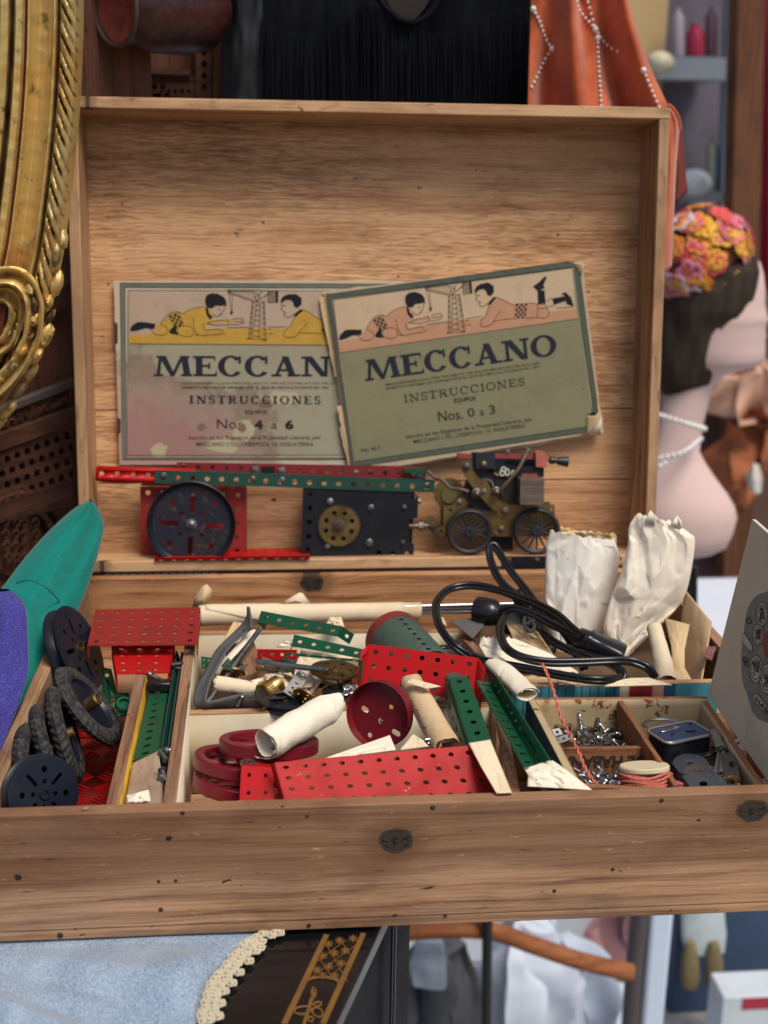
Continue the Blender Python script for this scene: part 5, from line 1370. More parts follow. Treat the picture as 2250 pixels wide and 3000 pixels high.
bracket('lowest green bracket lying over the flat brass gear', [(872, 540, .016), (1440, 598, .016), (1420, 612, .014), (852, 556, .014)], 5, (866, 700, .0), (1405, 770, .0))
mb = sheet(edges(zB, [(985, 500, .004), (930, 640, .000), (915, 760, -.006), (920, 850, -.012)]), edges(zB, [(1370, 575, .004), (1180, 690, .0), (1120, 770, -.006), (1060, 850, -.012)]), 26, 26, .003, 60, 5.0, .004)
single('crumpled_paper', mb, MT['paper_cream'], 'crumpled cream paper packed under the middle green bracket', 'crumpled paper', solid=.0003)
mb = sheet(edges(zB, [(1190, 275, .004), (1155, 330, .0)]), edges(zB, [(1275, 275, .004), (1300, 350, .0)]), 10, 10, .003, 80, 8.0, .002)
single('crumpled_paper', mb, MT['paper_cream'], 'small tuft of crumpled paper behind the upper green bracket', 'crumpled paper', solid=.0003)
mb = sheet(edges(zB, [(850, 450, .000), (790, 500, -.004)]), edges(zB, [(940, 455, .000), (950, 500, -.004)]), 10, 8, .002, 80, 9.0, .002)
single('crumpled_paper', mb, MT['paper_white'], 'crumpled white paper just behind the short red strip', 'crumpled paper', solid=.0003)
# filler darkness of small parts: green bits below
for q, lab in (((690, 640, 760, 720), 'green metal scrap under the brass rod'), ((1330, 770, 1400, 800), 'green metal scrap behind the maroon pan'), ((230, 570, 300, 660), 'green perforated scrap behind the grey rubber strip')):
    x0, y0, x1, y1 = q
    mb = MB(); qplate(mb, *edges(zB, [(x0, y0, -.006), (x1, y0 + 10, -.006), (x1, y1, -.014), (x0, y1, -.014)]), 2, 2, .2); single('metal_scrap', mb, MT['green'], lab, 'metal part')
# chain
mb = MB(); rnd2 = random.Random(3)
for i in range(26):
    c = PZ(zB, 1305 + (i % 6) * 14 + rnd2.uniform(-6, 6), 795 + (i // 6) * 14 + rnd2.uniform(-6, 6), -.004 + rnd2.uniform(0, .004))
    d = V((rnd2.gauss(0, 1), rnd2.gauss(0, 1), rnd2.gauss(0, 1))).normalized(); x, y, z = frame_from_z(d)
    mb.tube([c + x * .0022 * math.cos(a) + y * .0014 * math.sin(a) for a in [j * PI / 5 for j in range(10)]], .00045, 5, True)
single('metal_chain', mb, MT['steel'], 'small heap of fine steel chain above the maroon pan', 'chain')
# boiler
ba = Z(1150, 1868, -.004); bd = V((.34, -1, -.12)).normalized(); bb = ba + bd * .075
rt = thing('toy_boiler', 'weathered green boiler drum with a dull red end ring behind the tilted red plate', 'toy boiler', axis_mat(ba, bb))
mb = MB(); RB = .0255; nh = 12
def bfn(x, y, z): a = x; return V(((RB + z) * math.cos(a), (RB + z) * math.sin(a), y))
lp = [[(i * PI / 24, 0) for i in range(48)] + [((48 - i) * PI / 24, .075) for i in range(48)]]
cells = MB()
NA, NL = 26, 8
for i in range(NA):
    for j in range(NL):
        a0_, a1_ = 2 * PI * i / NA, 2 * PI * (i + 1) / NA; l0, l1 = .075 * j / NL, .075 * (j + 1) / NL
        hole = (i % 13 == 6) or j == 0 and i % 2 == 0
        sq = [(a0_, l0), ((a0_ + a1_) / 2, l0), (a1_, l0), (a1_, (l0 + l1) / 2), (a1_, l1), ((a0_ + a1_) / 2, l1), (a0_, l1), (a0_, (l0 + l1) / 2)]
        if not hole: cells.add([bfn(x, y, 0) for x, y in (sq[0], sq[1], sq[2], sq[4], sq[5], sq[6])], [(0, 1, 4, 5), (1, 2, 3, 4)])
        else:
            ca_, cl_ = (a0_ + a1_) / 2, (l0 + l1) / 2
            inn = [(ca_ + .0019 / RB * math.cos(-3 * PI / 4 + k * PI / 4), cl_ + .0019 * math.sin(-3 * PI / 4 + k * PI / 4)) for k in range(8)]
            cells.add([bfn(x, y, 0) for x, y in sq + inn], [(k, (k + 1) % 8, (k + 1) % 8 + 8, k + 8) for k in range(8)])
part('boiler_drum', cells, MT['green_old'], rt, world=False, solid=.0008, weld=.00001)
mb = MB(); mb.lathe([(.0, -.004), (RB * .7, -.0035), (RB * 1.02, -.0015), (RB * 1.05, .001), (RB * 1.05, .009), (RB * 1.01, .0092)], 44, None, False); part('end_ring', mb, paint('dull_boiler_red', rgb(134, 52, 48), .55, .1, mott=.4, dirt=.3), rt, world=False)
# tilted red flanged plate
cs = tuple(edges(zC, [(212, 478, .024), (1022, 580, .024), (985, 905, -.006), (152, 790, -.006)]))
rt = flanged('red flanged plate tilted in front of the green boiler drum', cs, 7, 3, MT['red_c'] if 'red_c' in MT else MT['red'], ())
for a, b, dpx in ((cs[0], cs[3], (168, 505, .022)), (cs[1], cs[2], (1046, 612, .022))):
    d = PZ(zC, *dpx) - a; d = d.normalized() * .0095 + V((0, -.004, 0))
    mb = MB(); mb.flat([[(0, 0), (3, 0), (3, 1), (0, 1)]] + [circ(i + .5, .55, .165, 12, 0, .2) for i in range(3)], .0009, fn=lambda x, y, z, a=a, b=b, d=d: a.lerp(b, x / 3) + d * y + V((0, -.0018 * math.sin(y * PI), .0)) + (b - a).cross(d).normalized() * z)
    part('bent_flange', mb, MT['red'], rt)
# maroon pan
c = Z(1110, 2094, .004); R = .0252
rt = thing('metal_pan', 'round maroon metal pan with holes, tipped up on the cross divider', 'metal pan', disc_mat(c, 1.2, .90, -1))
def T2(x, y):   # close-up pixel -> pan plane
    M = WM[rt.name]; q = M.inverted() @ PL(*zC(x, y), M.translation - M.to_3x3().col[2] * .006, M.to_3x3().col[2]); return q.x, q.y
lp = [circ(0, 0, R * .965, 48)]
for x, y, l, wd, an in ((178, 965, .0068, .0042, .7), (373, 948, .0038, .0037, 0), (410, 1140, .0078, .0042, .7), (214, 1157, .0040, .0039, 0), (297, 1053, .0046, .0045, 0)):
    cx, cy = T2(x, y); lp.append(slot(cx, cy, l, wd, an))
mb = MB(); mb.flat(lp, .0009, M=Matrix.Translation((0, 0, -.006))); part('pan_floor', mb, MT['maroon'], rt, world=False)
mb = MB(); mb.lathe([(R * .962, -.0064), (R * .99, -.0054), (R, .0035), (R * 1.015, .004), (R * 1.025, .003), (R * 1.015, -.0068), (R * .96, -.0072)], 60, None, False); part('pan_rim', mb, MT['maroon'], rt, world=False)
mb = MB(); roundhead(mb, Matrix.Translation((*T2(297, 1056), -.0075)), .0021); part('bolt', mb, MT['steel'], rt, world=False)
# big paper roll with washers
ra, rb = PZ(zB, 708, 1225, .016), PZ(zB, 1255, 905, .020)
paper_roll('paper_roll', 'big cream paper roll holding dark washers, lying across the maroon wheels', ra, rb, .0128, .0122, 1.55, MT['paper_white'], wing=.006, seed=3.0, ph=2.2, amp=.0013, gather=.35)
d = (rb - ra).normalized(); w0 = None
for i in range(4):
    M = axis_mat(PZ(zB, 768, 1262, .012) + d * (.0016 * i + .004), rb)
    M = mat4(M.translation, M.to_3x3().col[0], M.to_3x3().col[1], M.to_3x3().col[2])
    if w0 is None:
        mb = MB(); mb.lathe([(.0030, 0), (.0058, 0), (.0058, .0009), (.0030, .0009), (.0030, 0)], 22, None, False)
        w0 = part('washer', mb, MT['steel_dark'], None, world=False); w0.matrix_world = M; WM[w0.name] = M
        add_props(w0, 'dark washer in the stack inside the mouth of the big paper roll', 'washer', 'washers inside the big paper roll')
    else: copy_tree(w0, M)
# brown paper packet
paper_roll('paper_packet', 'shiny brown paper packet with scrawled ink marks in front of the tilted red plate', PZ(zC, 530, 770, .016), PZ(zC, 800, 1260, .004), .0098, .0108, 1.2, paper('glossy_tan_paper', rgb(214, 186, 146), stain=.4, staincol=rgb(164, 118, 76), crease=.2), seed=7.0, ph=2.5, cat='paper packet')
mb = sheet(edges(zC, [(480, 760, .026), (520, 735, .028)]), edges(zC, [(640, 812, .026), (752, 795, .024)]), 12, 8, .001, 90, 2.0, .003)
single('folded_paper', mb, MT['paper_cream'], 'folded pale paper flap at the top of the brown paper packet', 'paper scrap', solid=.0004)
mb = MB(); rr_ = random.Random(8)
for i in range(13):
    x, y = 530 + i * 7.5, 905 + i * 17
    pts = [PZ(zC, x + rr_.uniform(-14, 14), y + rr_.uniform(-10, 10), .0195 - i * .0007) for k in range(4)]
    mb.tube(spline(pts, 4), .00022, 4)
# (the scrawl lies on the packet)
pk = bpy.data.objects['paper_packet']
WMp = WM[pk.name]
part('ink_scrawl', mb, ink, pk)
for k, (x0, y0, x1, y1, z) in enumerate(((620, 1195, 850, 1165, .006), (600, 1205, 850, 1180, .004), (640, 1222, 860, 1185, .003))):
    rod('steel_rod', PZ(zC, x0, y0, z), PZ(zC, x1, y1, z + .002), .0017, MT['steel'], ('uppermost', 'middle', 'lowest')[k] + ' of three short steel rods behind the front red plate', 'steel rod', 'short rods behind the front red plate')
# green box girder
A, B, C, E = edges(zC, [(806, 738, .022), (936, 718, .022), (1112, 1195, .012), (962, 1222, .012)])
rt = thing('box_girder', 'bright green perforated channel girder standing right of the brown packet', 'girder', (A + C) / 2 + V((0, 0, -.03)))
mb = MB(); qplate(mb, A, B, C, E, 1, 6.2, .17) if False else mb.flat([[(0, 0), (1, 0), (1, 6.2), (0, 6.2)]] + [circ(.5, i + .45, .16, 14) for i in range(6)], .0010, fn=lambda x, y, z: bil(A, B, C, E, x, y / 6.2) + V((0, -.3, .9)).normalized() * z); part('girder_face', mb, MT['green'], rt)
dn = V((0, .004, -.020))
mb = MB(); strip(mb, A, E, dn + V((-.001, 0, 0)), 6); part('girder_flange', mb, MT['green'], rt)
mb = MB(); strip(mb, B, C, dn + V((.001, 0, 0)), 6); part('girder_flange', mb, MT['green'], rt)
o_ = [p + V((k, .004, -.004)) for p, k in zip((A, B, C, E), (-.0016, .0022, .0022, -.0016))]
mb = MB(); mb.flat([[(0, 0), (1, 0), (1, 6.2), (0, 6.2)]], .0010, fn=lambda x, y, z: bil(*o_, x, y / 6.2) + V((0, 0, z))); strip(mb, o_[0], o_[3], dn, 6); strip(mb, o_[1], o_[2], dn, 6)
part('inner_channel', mb, MT['green'], rt)
c = PZ(zC, 842, 722, .016); mb = MB(); mb.lathe([(.0072, -.012), (.0072, .0), (.0060, .0015), (0, .0018)], 22, disc_mat(c, 0, .35, 1)); part('end_cap', mb, MT['green_old'], rt)
# green slotted angle
F0, F1 = PZ(zC, 1112, 772, .004), PZ(zC, 1448, 1392, .000)
A0, A1 = PZ(zC, 1010, 750, .018), PZ(zC, 1366, 1402, .012)
B0, B1 = PZ(zC, 1166, 724, .018), PZ(zC, 1562, 1342, .012)
rt = thing('angle_girder', 'green angle girder with one slotted side, right of the channel girder', 'girder', F1)
mb = MB(); mb.flat([[(0, 0), (1, 0), (1, 11), (0, 11)]] + [slot(.5, i + .5, .62, .2, .15) for i in range(11)], .0010, fn=lambda x, y, z: bil(A0, F0, F1, A1, x, y / 11) + (F0 - A0).cross(A1 - A0).normalized() * z); part('slotted_flange', mb, MT['green'], rt)
mb = MB(); mb.flat([[(0, 0), (1, 0), (1, 11), (0, 11)]] + [circ(.42, i + .6, .16, 12) for i in range(11)], .0010, fn=lambda x, y, z: bil(F0, B0, B1, F1, x, y / 11) + (B0 - F0).cross(F1 - F0).normalized() * z); part('drilled_flange', mb, MT['green'], rt)
# maroon spoked wheels
def spoked_wheel(label, M, R, th=.0042, n=8, sp=0.0):
    rt = thing('spoked_wheel', label, 'wheel', M, 'maroon spoked wheels')
    mb = MB(); mb.lathe([(R * .80, -th), (R * .78, 0), (R * .80, th), (R * .84, th * 1.15), (R * .98, th * 1.1), (R, th * .9), (R, -th * .9), (R * .98, -th * 1.1), (R * .84, -th * 1.15), (R * .80, -th)], 64, None, False); part('wheel_rim', mb, MT['maroon'], rt, world=False)
    for i in range(n):
        a = 2 * PI * i / n + sp
        mb = MB(); mb.tube([V((R * .1 * math.cos(a), R * .1 * math.sin(a), 0)), V((R * .82 * math.cos(a), R * .82 * math.sin(a), 0))], lambda t: R * (.075 - .02 * t), 8, flat=.7); part('spoke', mb, MT['maroon'], rt, world=False)
    mb = MB(); mb.lathe([(R * .16, -th), (R * .16, th), (R * .08, th), (R * .08, th * .2), (0, th * .2)], 20); part('hub', mb, MT['maroon'], rt, world=False)
spoked_wheel('maroon spoked wheel on top of the stack, under the big paper roll', disc_mat(PZ(zB, 735, 1228, -.006), .02, .20, 1), .0368)
spoked_wheel('middle maroon spoked wheel of the stack, tilted', disc_mat(PZ(zB, 545, 1365, -.018), .10, .26, 1), .0368, sp=.2)
spoked_wheel('lowest maroon spoked wheel at the front left of the middle compartment', disc_mat(PZ(zB, 535, 1525, -.030), .12, .28, 1), .0360, sp=.35)
# front red plates
tl, tr, brr, bll = Z(806, 2235, .016), Z(1388, 2184, .016), Z(1455, 2319, -.003), Z(833, 2337, -.003)
bll2 = tl.lerp(bll, 1.22); br2 = tr.lerp(brr, 1.22)
bll2.y = max(bll2.y, T + .002); br2.y = max(br2.y, T + .002)
flanged('large bright red perforated plate propped up along the front board', (tl, tr, br2, bll2), 11, 4, MT['red'], (('l', V((-.003, .010, -.006))), ('t', V((0, .004, -.010))), ('r', V((.001, .010, -.006)))))
A, B, C, E = edges(zB, [(530, 1388, .004), (770, 1402, .004), (778, 1655, -.012), (514, 1660, -.012)])
for q in (C, E): q.y = max(q.y, T + .002)
mb = MB(); qplate(mb, A, B, C, E, 2, 2, .12); strip(mb, A, B, V((0, .010, -.003)), 2); single('flanged_plate', mb, MT['red'], 'small red perforated plate left of the large front red plate', 'metal plate')
mb = MB(); c = PZ(zB, 575, 1372, .002); mb.lathe([(.0026, 0), (.0055, 0), (.0055, .0016), (.0026, .0016), (.0026, 0)], 20, disc_mat(c, 0, .4, 1), False); single('washer', mb, MT['steel_dark'], 'grey washer on the top edge of the small front red plate', 'washer')
# papers behind the front plate
mb = sheet(edges(zC, [(-120, 1330, .012), (20, 1320, .010)]), edges(zC, [(362, 1158, .012), (408, 1268, .012)]), 20, 10, .0012, 70, 1.0)
single('folded_paper', mb, MT['paper_white'], 'pale folded paper wedge below the maroon pan', 'folded paper', solid=.0004)
mb = sheet(edges(zC, [(436, 1268, .010), (538, 1150, .012)]), edges(zC, [(655, 1242, .010), (600, 1190, .012)]), 10, 10, .001, 70, 2.0)
single('folded_paper', mb, MT['paper_cream'], 'small cream paper wedge right of the maroon pan, above the front red plate', 'folded paper', solid=.0004)
rt = thing('paper_wrapper', 'cream paper wrapper round the lower end of the green channel girder', 'paper packet', PZ(zC, 1100, 1580, -.02))
A, B, C, E = edges(zC, [(950, 1218, .018), (1112, 1192, .018), (1275, 1590, .002), (1160, 1595, .002)])
part('wrapper_top', sheet([A, PZ(zC, 1040, 1390, .012), E], [B, C], 14, 20, .0009, 60, 3.0, .002), MT['paper_cream'], rt, solid=.0004)
part('wrapper_side', sheet([B, C], [B + V((.002, 0, -.03)), C + V((.002, 0, -.03))], 6, 14, .0008, 60, 4.0), MT['paper_tan'], rt, solid=.0004)

# small loose parts between the bigger ones in the middle compartment
rnd = random.Random(44)
sp0 = None
for i in range(20):
    c = PZ(zB, rnd.uniform(430, 1300), rnd.uniform(600, 900), rnd.uniform(-.014, -.004))
    M = mat4(c, *[v for v in (Matrix.Rotation(rnd.uniform(0, 6), 3, 'Z') @ Matrix.Rotation(rnd.uniform(-.5, .5), 3, 'X')).transposed()])
    if sp0 is None:
        mb = MB(); mb.flat([rrect(0, -.0045, .036, .0045, .0044, 5)] + [circ(.006 + i_ * .012, 0, .0019, 12) for i_ in range(3)], .0010)
        sp0 = part('perforated_strip', mb, MT['steel_dark'], None, world=False); sp0.matrix_world = M; WM[sp0.name] = M
        add_props(sp0, 'short dark perforated strip among the small parts in the middle compartment', 'metal strip', 'short dark strips in the middle compartment')
    else: copy_tree(sp0, M)
for i in range(22):
    copy_tree(b0, rot_rand(PZ(zB, rnd.uniform(420, 1300), rnd.uniform(600, 900), rnd.uniform(-.014, -.006))), 'dull round-headed bolt among the small parts in the middle compartment', 'loose bolts in the middle compartment')

g0_ = None
for i, (x, y, m_, lab) in enumerate(((470, 700, 'brass', 'old brass gear lying beside the grey rubber strip'), (800, 660, 'steel_dark', 'dull steel gear under the brass rod'), (1010, 880, 'brass', 'old brass gear half under the big paper roll'), (690, 880, 'rust_steel', 'rusty gear in front of the brass pinion'))):
    R = (.011, .013, .012, .009)[i]
    mb = MB(); mb.flat([gear(R, 34, R * .09), circ(0, 0, R * .16, 12)] + [circ(.58 * R * math.cos(a), .58 * R * math.sin(a), R * .13, 10) for a in [k * PI / 2 for k in range(4)]], .0016, M=disc_mat(PZ(zB, x, y, -.006), .3 * i, .45, 1 if i % 2 else -1)); single('small_gear', mb, MT[m_], lab, 'gear')
for i, (a, b, m_, lab) in enumerate((((690, 560), (930, 640), 'green', 'green perforated strip slanting behind the brass rod'), ((1000, 690), (880, 860), 'steel_dark', 'dull steel strip leaning on the crumpled paper'), ((420, 660), (520, 540), 'green_dark', 'dark green strip behind the wooden block'))):
    P, Q = PZ(zB, *a, .004), PZ(zB, *b, -.006); d = (Q - P).normalized(); s_ = d.cross(V((.2, -.6, .8))).normalized() * .0052
    mb = MB(); qplate(mb, P - s_, Q - s_, Q + s_, P + s_, 5, 1, .18); single('perforated_strip', mb, MT[m_], lab, 'metal strip')
mb = sheet(edges(zB, [(700, 700, .0), (720, 800, -.008)]), edges(zB, [(900, 690, .0), (960, 800, -.008)]), 14, 10, .003, 80, 2.7, .003); single('crumpled_paper', mb, MT['paper_cream'], 'crumpled cream paper between the brass pinion and the brass rod', 'crumpled paper', solid=.0003)
# ================================================================== cigar box and the right side
zt = -.006
K0, K1, K2, K3 = Z(1543, 2043, zt), Z(2070, 2039, zt), Z(2250, 2303, zt), Z(1658, 2262, zt)
K3 = K3 + (K3 - K0).normalized() * .012; K2 = K2 + (K2 - K1).normalized() * .006
for q in (K2, K3): q.y = max(q.y, T + .001)
K2.x = min(K2.x, W - T - .001); 
bh = .052
cig = thing('cigar_box', 'old cedar cigar box with peeling cream paper, its printed lid open to the right', 'cigar box', (K0 + K2) / 2 + V((0, 0, -bh)))
MT['peel'] = paint('peeling_cream_paper', rgb(190, 168, 130), rough=.75, chip=.85, chipcol=rgb(120, 72, 46), mott=.25, dirt=.3, scale=.45)
MT['cedar'] = wood('cedar', rgb(150, 100, 70), rgb(92, 54, 38), axis='Y', up='X', stain=.5, seed=8.0)
MT['cedar_x'] = wood('cedar_cross', rgb(156, 106, 74), rgb(96, 58, 40), axis='X', up='Z', stain=.5, seed=3.0)
def wall(name, a, b, th, ztop, zbot, m, inward=None, face=None, par=None):
    a, b = V((a.x, a.y, 0)), V((b.x, b.y, 0)); d = (b - a).normalized(); n = V((-d.y, d.x, 0))
    P = [a, b, b + n * th, a + n * th]
    o = part(name, MB().hexa([V((p.x, p.y, zbot)) for p in P] + [V((p.x, p.y, ztop)) for p in P]), m, par or cig, bevel=.0007)
    if face is not None:
        q = n * (th + .0003)
        A, B = a + q, b + q
        h = ztop - .002
        mb = MB()
        mb.grid(lambda s, t: A.lerp(B, s) + V((0, 0, zbot + .002 + (h - zbot) * t)) + n * (.0006 * abs(noise.noise(V((s * 7, t * 4, a.x * 50))))), 24, 8)
        part('paper_lining', mb, face, o, solid=.0003)
    return o
z0 = zt - bh
wall('box_wall', K1, K0, .0045, zt, z0, MT['cedar_x'], face=MT['peel'])
wall('box_wall', K0, K3, .0058, zt, z0, MT['peel'], face=MT['peel'])
wall('box_wall', K2, K1, .0048, zt - .002, z0, MT['cedar'], face=MT['peel'])
wall('box_wall', K3, K2, .0045, zt - .004, z0, MT['cedar_x'])
part('box_floor', MB().hexa([p + V((0, 0, -bh)) for p in (K0, K3, K2, K1)] + [p + V((0, 0, -bh + .004)) for p in (K0, K3, K2, K1)]), MT['peel'], cig)
d0, d1 = PZ(zD, 716, 1108, zt - .001), PZ(zD, 1082, 1655, zt - .001)
wall('box_divider', d1, d0, .0042, zt - .001, z0 + .004, MT['cedar'], face=None)
e0, e1 = PZ(zD, 290, 1424, zt - .008), PZ(zD, 900, 1416, zt - .008)
cd_ = wall('box_divider', e0, e1, .0042, zt - .008, z0 + .004, MT['cedar_x'])
# stamped letters, upside down on the cross divider
mb = MB(); n = V((0, -1, 0)); hh = .0100
A, B = e1 + V((-.003, -.0003, -.0065)), e0 + V((.003, -.0003, -.0065))
t = MB().text('DE HABANA', A, B, hh, V((0, -1, 0)), .0, .03)
mb.add([V((p.x, A.y + (p.x - A.x) / (B.x - A.x) * (B.y - A.y) - .0003, A.z - (p.z - A.z) if False else p.z)) for p in t.v], [tuple(reversed(f)) for f in t.f])
part('stamped_lettering', mb, plain('stamp_ink', (.03, .025, .022), .8, mott=.5), cd_)
# a patterned paper strip on a board behind the box
q0, q1 = Z(1500, 2016, -.001), Z(2072, 2022, -.001)
bp = V((q0.x - .006, q0.y + .004, 0)); bq = V((W - T - .001, q1.y + .004, 0))
bd_ = part('divider', MB().box((bp.x, bp.y, -.0865), (bq.x, bp.y + .006, -.001)), MT['divider_x'], chest, bevel=.0007)
pat = [(.0, .46, rgb(70, 140, 150)), (.46, .50, rgb(214, 200, 170)), (.505, .60, rgb(150, 42, 52)), (.60, .65, rgb(190, 140, 120)), (.65, .70, rgb(46, 80, 110)), (.70, .885, rgb(70, 140, 150)), (.885, .93, rgb(206, 200, 180)), (.93, 1.0, rgb(160, 40, 52))]
L_ = bq.x - bp.x - .008
pm = {}
for i, (a, b, c) in enumerate(pat):
    mb = MB(); mb.add([V((bp.x + .006 + a * L_, bp.y - .0004, -.030)), V((bp.x + .006 + b * L_ - .0004, bp.y - .0004, -.030)), V((bp.x + .006 + b * L_ - .0004, bp.y - .0004, -.0022)), V((bp.x + .006 + a * L_, bp.y - .0004, -.0022))], [(0, 1, 2, 3)])
    if c not in pm: pm[c] = paint('patterned_paper', c, .65, .12, chipcol=rgb(190, 170, 140), mott=.3, dirt=.25)
    part('patterned_paper', mb, pm[c], bd_)
mb = MB()
for i in range(13):
    x = bp.x + .006 + (.02 + i * .035) * L_
    mb.box((x - .0003, bp.y - .0008, -.030), (x + .0003, bp.y - .0005, -.0024))
part('paper_stripes', mb, plain('blue_ink', rgb(30, 70, 120), .7), bd_)
# teal paper at the outer left side of the cigar box
mb = MB(); A, B = K0 + V((-.0004, 0, 0)), K3 + V((-.0004, 0, 0))
mb.add([A, B, B + V((0, 0, -.04)), A + V((0, 0, -.04))], [(0, 1, 2, 3)]); part('outer_paper', mb, paint('teal_paper', rgb(48, 104, 118), .65, .15, chipcol=rgb(200, 200, 190), mott=.3), cig)
# the lid: turned about its right edge
hx = (K2 - K1).normalized(); C0 = K1 + V((.001, 0, .001))
rd = ray(2203, 1520); tt = ((C0 - CAMPOS).dot(hx)) / rd.dot(hx); TP = CAMPOS + rd * tt
up_ = (TP - C0); llen = up_.length; up_.normalize()
ln_ = up_.cross(hx).normalized()
if ln_.dot(CAMPOS - C0) < 0: ln_ = -ln_
Lw = (K2 - K1).length + .004
lidm = paper('buff_lid_paper', rgb(222, 210, 184), stain=.45, staincol=rgb(132, 116, 92), crease=.10, scale=.8)
mb = MB()
pts = [C0 - ln_ * .0035, C0 + hx * Lw - ln_ * .0035, C0 + hx * Lw + up_ * llen - ln_ * .0035, C0 + up_ * llen - ln_ * .0035]
mb.hexa(pts + [p + ln_ * .0035 for p in pts])
cl = part('box_lid', mb, lidm, cig, bevel=.0006)
z8 = zoom(1950, 1500, 3.16)
def cp3(x, y, off=.0003): return PL(*z8(x, y), C0 + ln_ * off, ln_)
def cprint(name, polys, m, off):
    mb = MB()
    for k, pl in enumerate(polys): poly3(mb, [cp3(x, y, off + k * .00002) for x, y in pl])
    for i, f in enumerate(mb.f):
        a, b, c = (mb.v[j] for j in f[:3])
        if (b - a).cross(c - b).dot(ln_) < 0: mb.f[i] = f[::-1]
    return part(name, mb, m, cl, smooth=False)
def ell(cx, cy, rx, ry, n=28, seed=None, j=.0):
    out = []
    for i in range(n):
        a = 2 * PI * i / n; k = 1 + (j * noise.noise(V((math.cos(a) * 2.2, math.sin(a) * 2.2, seed))) if seed is not None else 0)
        out.append((cx + rx * k * math.cos(a), cy + ry * k * math.sin(a)))
    return out
cprint('printed_oval', [[(x, y) for x, y in ell(1010, 1340, 312, 650, 60, 2.0, .10)]], plain('grey_halftone_print', rgb(146, 145, 136), .75, spec=.2, mott=.45, scale=3), .0002)
pale = plain('pale_medal_print', rgb(206, 200, 178), .75, spec=.2, mott=.35, scale=5); dk = plain('dark_print', rgb(78, 76, 70), .75, spec=.2, mott=.3)
meds = [(890, 945, 58, 112), (856, 1135, 56, 96), (836, 1455, 62, 130), (935, 1545, 64, 140), (1010, 1300, 60, 120)]
cprint('medal_print', [ell(*q_) for q_ in meds] + [[(706, 1130), (730, 1118), (800, 1230), (806, 1290), (770, 1280), (700, 1200)], [(822, 1690), (850, 1678), (960, 1820), (960, 1910), (828, 1760)]], pale, .0004)
rngs = []
mb = MB()
for cx, cy, rx, ry in meds:
    for k in (.98, .74):
        mb.tube([cp3(x, y, .0006) for x, y in ell(cx, cy, rx * k, ry * k, 24)], .00028, 4, True)
    r2 = random.Random(int(cx))
    for j in range(7):
        mb.tube(spline([cp3(cx + r2.uniform(-.55, .55) * rx, cy + r2.uniform(-.6, .6) * ry, .0006) for _ in range(4)], 4), .00026, 4)
for j, (x, y) in enumerate(((735, 1360), (752, 1395), (770, 1000))):
    mb.tube(spline([cp3(x + 28 * math.cos(a) * (1 - a / 9), y + 40 * math.sin(a) * (1 - a / 9), .0006) for a in [i * .6 for i in range(11)]], 3), .0004, 4)
for pl in ([(706, 1130), (730, 1118), (800, 1230), (806, 1290), (770, 1280), (700, 1200)], [(822, 1690), (850, 1678), (960, 1820)], [(828, 1760), (960, 1910)]):
    mb.tube([cp3(x, y, .0006) for x, y in pl], .0003, 4)
part('engraved_lines', mb, dk, cl)
cprint('red_print', [ell(962, 1230, 60, 140, 24, 3.0, .15)], plain('orange_red_print', rgb(158, 78, 48), .75, mott=.4, scale=4), .0007)
mb = MB(); mb.text('HAB', cp3(832, 1748, .0007), cp3(948, 1884, .0007), (cp3(832, 1748) - cp3(838, 1690)).length * .9, ln_, .0002, .012)
part('lettering', mb, ink, cl)
# ---------------- bolts in the cigar box
rnd = random.Random(11)
def heap(proto, label, group, zm, box, n, zr_, m):
    first = None
    for i in range(n):
        x, y = rnd.uniform(box[0], box[2]), rnd.uniform(box[1], box[3])
        t_ = (y - box[1]) / (box[3] - box[1])
        M = rot_rand(PZ(zm, x, y, rnd.uniform(*zr_)))
        if first is None: first = bolt_proto('steel_bolt', label, group, M, m=m, L_=.0075)
        else: copy_tree(first, M)
MT['bolt_steel'] = metal('worn_nickel', (.42, .40, .375), rough=.26, tarn=.5, tarncol=(.07, .055, .045), scale=1.5)
heap(None, 'small steel bolt in the larger heap at the back of the cigar box', 'bolts heaped at the back of the cigar box', zD, (400, 1275, 745, 1415), 74, (-.040, -.026), MT['bolt_steel'])
heap(None, 'small steel bolt in the left end of the larger heap in the cigar box', 'bolts at the left end of the cigar box', zD, (250, 1285, 400, 1420), 20, (-.042, -.030), MT['bolt_steel'])
heap(None, 'small steel bolt in the front heap beside the spool of red string', 'bolts beside the spool of red string', zD, (440, 1575, 700, 1690), 40, (-.028, -.014), MT['bolt_steel'])
a_, b_ = PZ(zD, 447, 1325, -.032), PZ(zD, 430, 1185, -.012)
sm = screw_mesh((a_ - b_).length, .0020, .0032, 9)
single('wood_screw', placed(sm, axis_mat(a_, a_ + (b_ - a_).normalized())), MT['steel'], 'long steel wood screw standing point up in the bolt heap', 'screw')
mb = MB(); mb.lathe([(.0034, -.003), (.0066, -.003), (.0068, .003), (.0034, .003), (.0034, -.003)], 22, disc_mat(PZ(zD, 330, 1280, -.030), .05, .55, 1), False); single('brass_bush', mb, plain('brown_brass', rgb(140, 108, 74), .45, .6, mott=.4), 'brown brass bush at the back left of the cigar box', 'bush')
mb = MB(); mb.lathe([(.0030, -.0006), (.0066, -.0006), (.0066, .0006), (.0030, .0006), (.0030, -.0006)], 24, disc_mat(PZ(zD, 472, 1375, -.028), .2, .8, -1), False); single('washer', mb, MT['steel'], 'bright steel washer in front of the upright wood screw', 'washer')
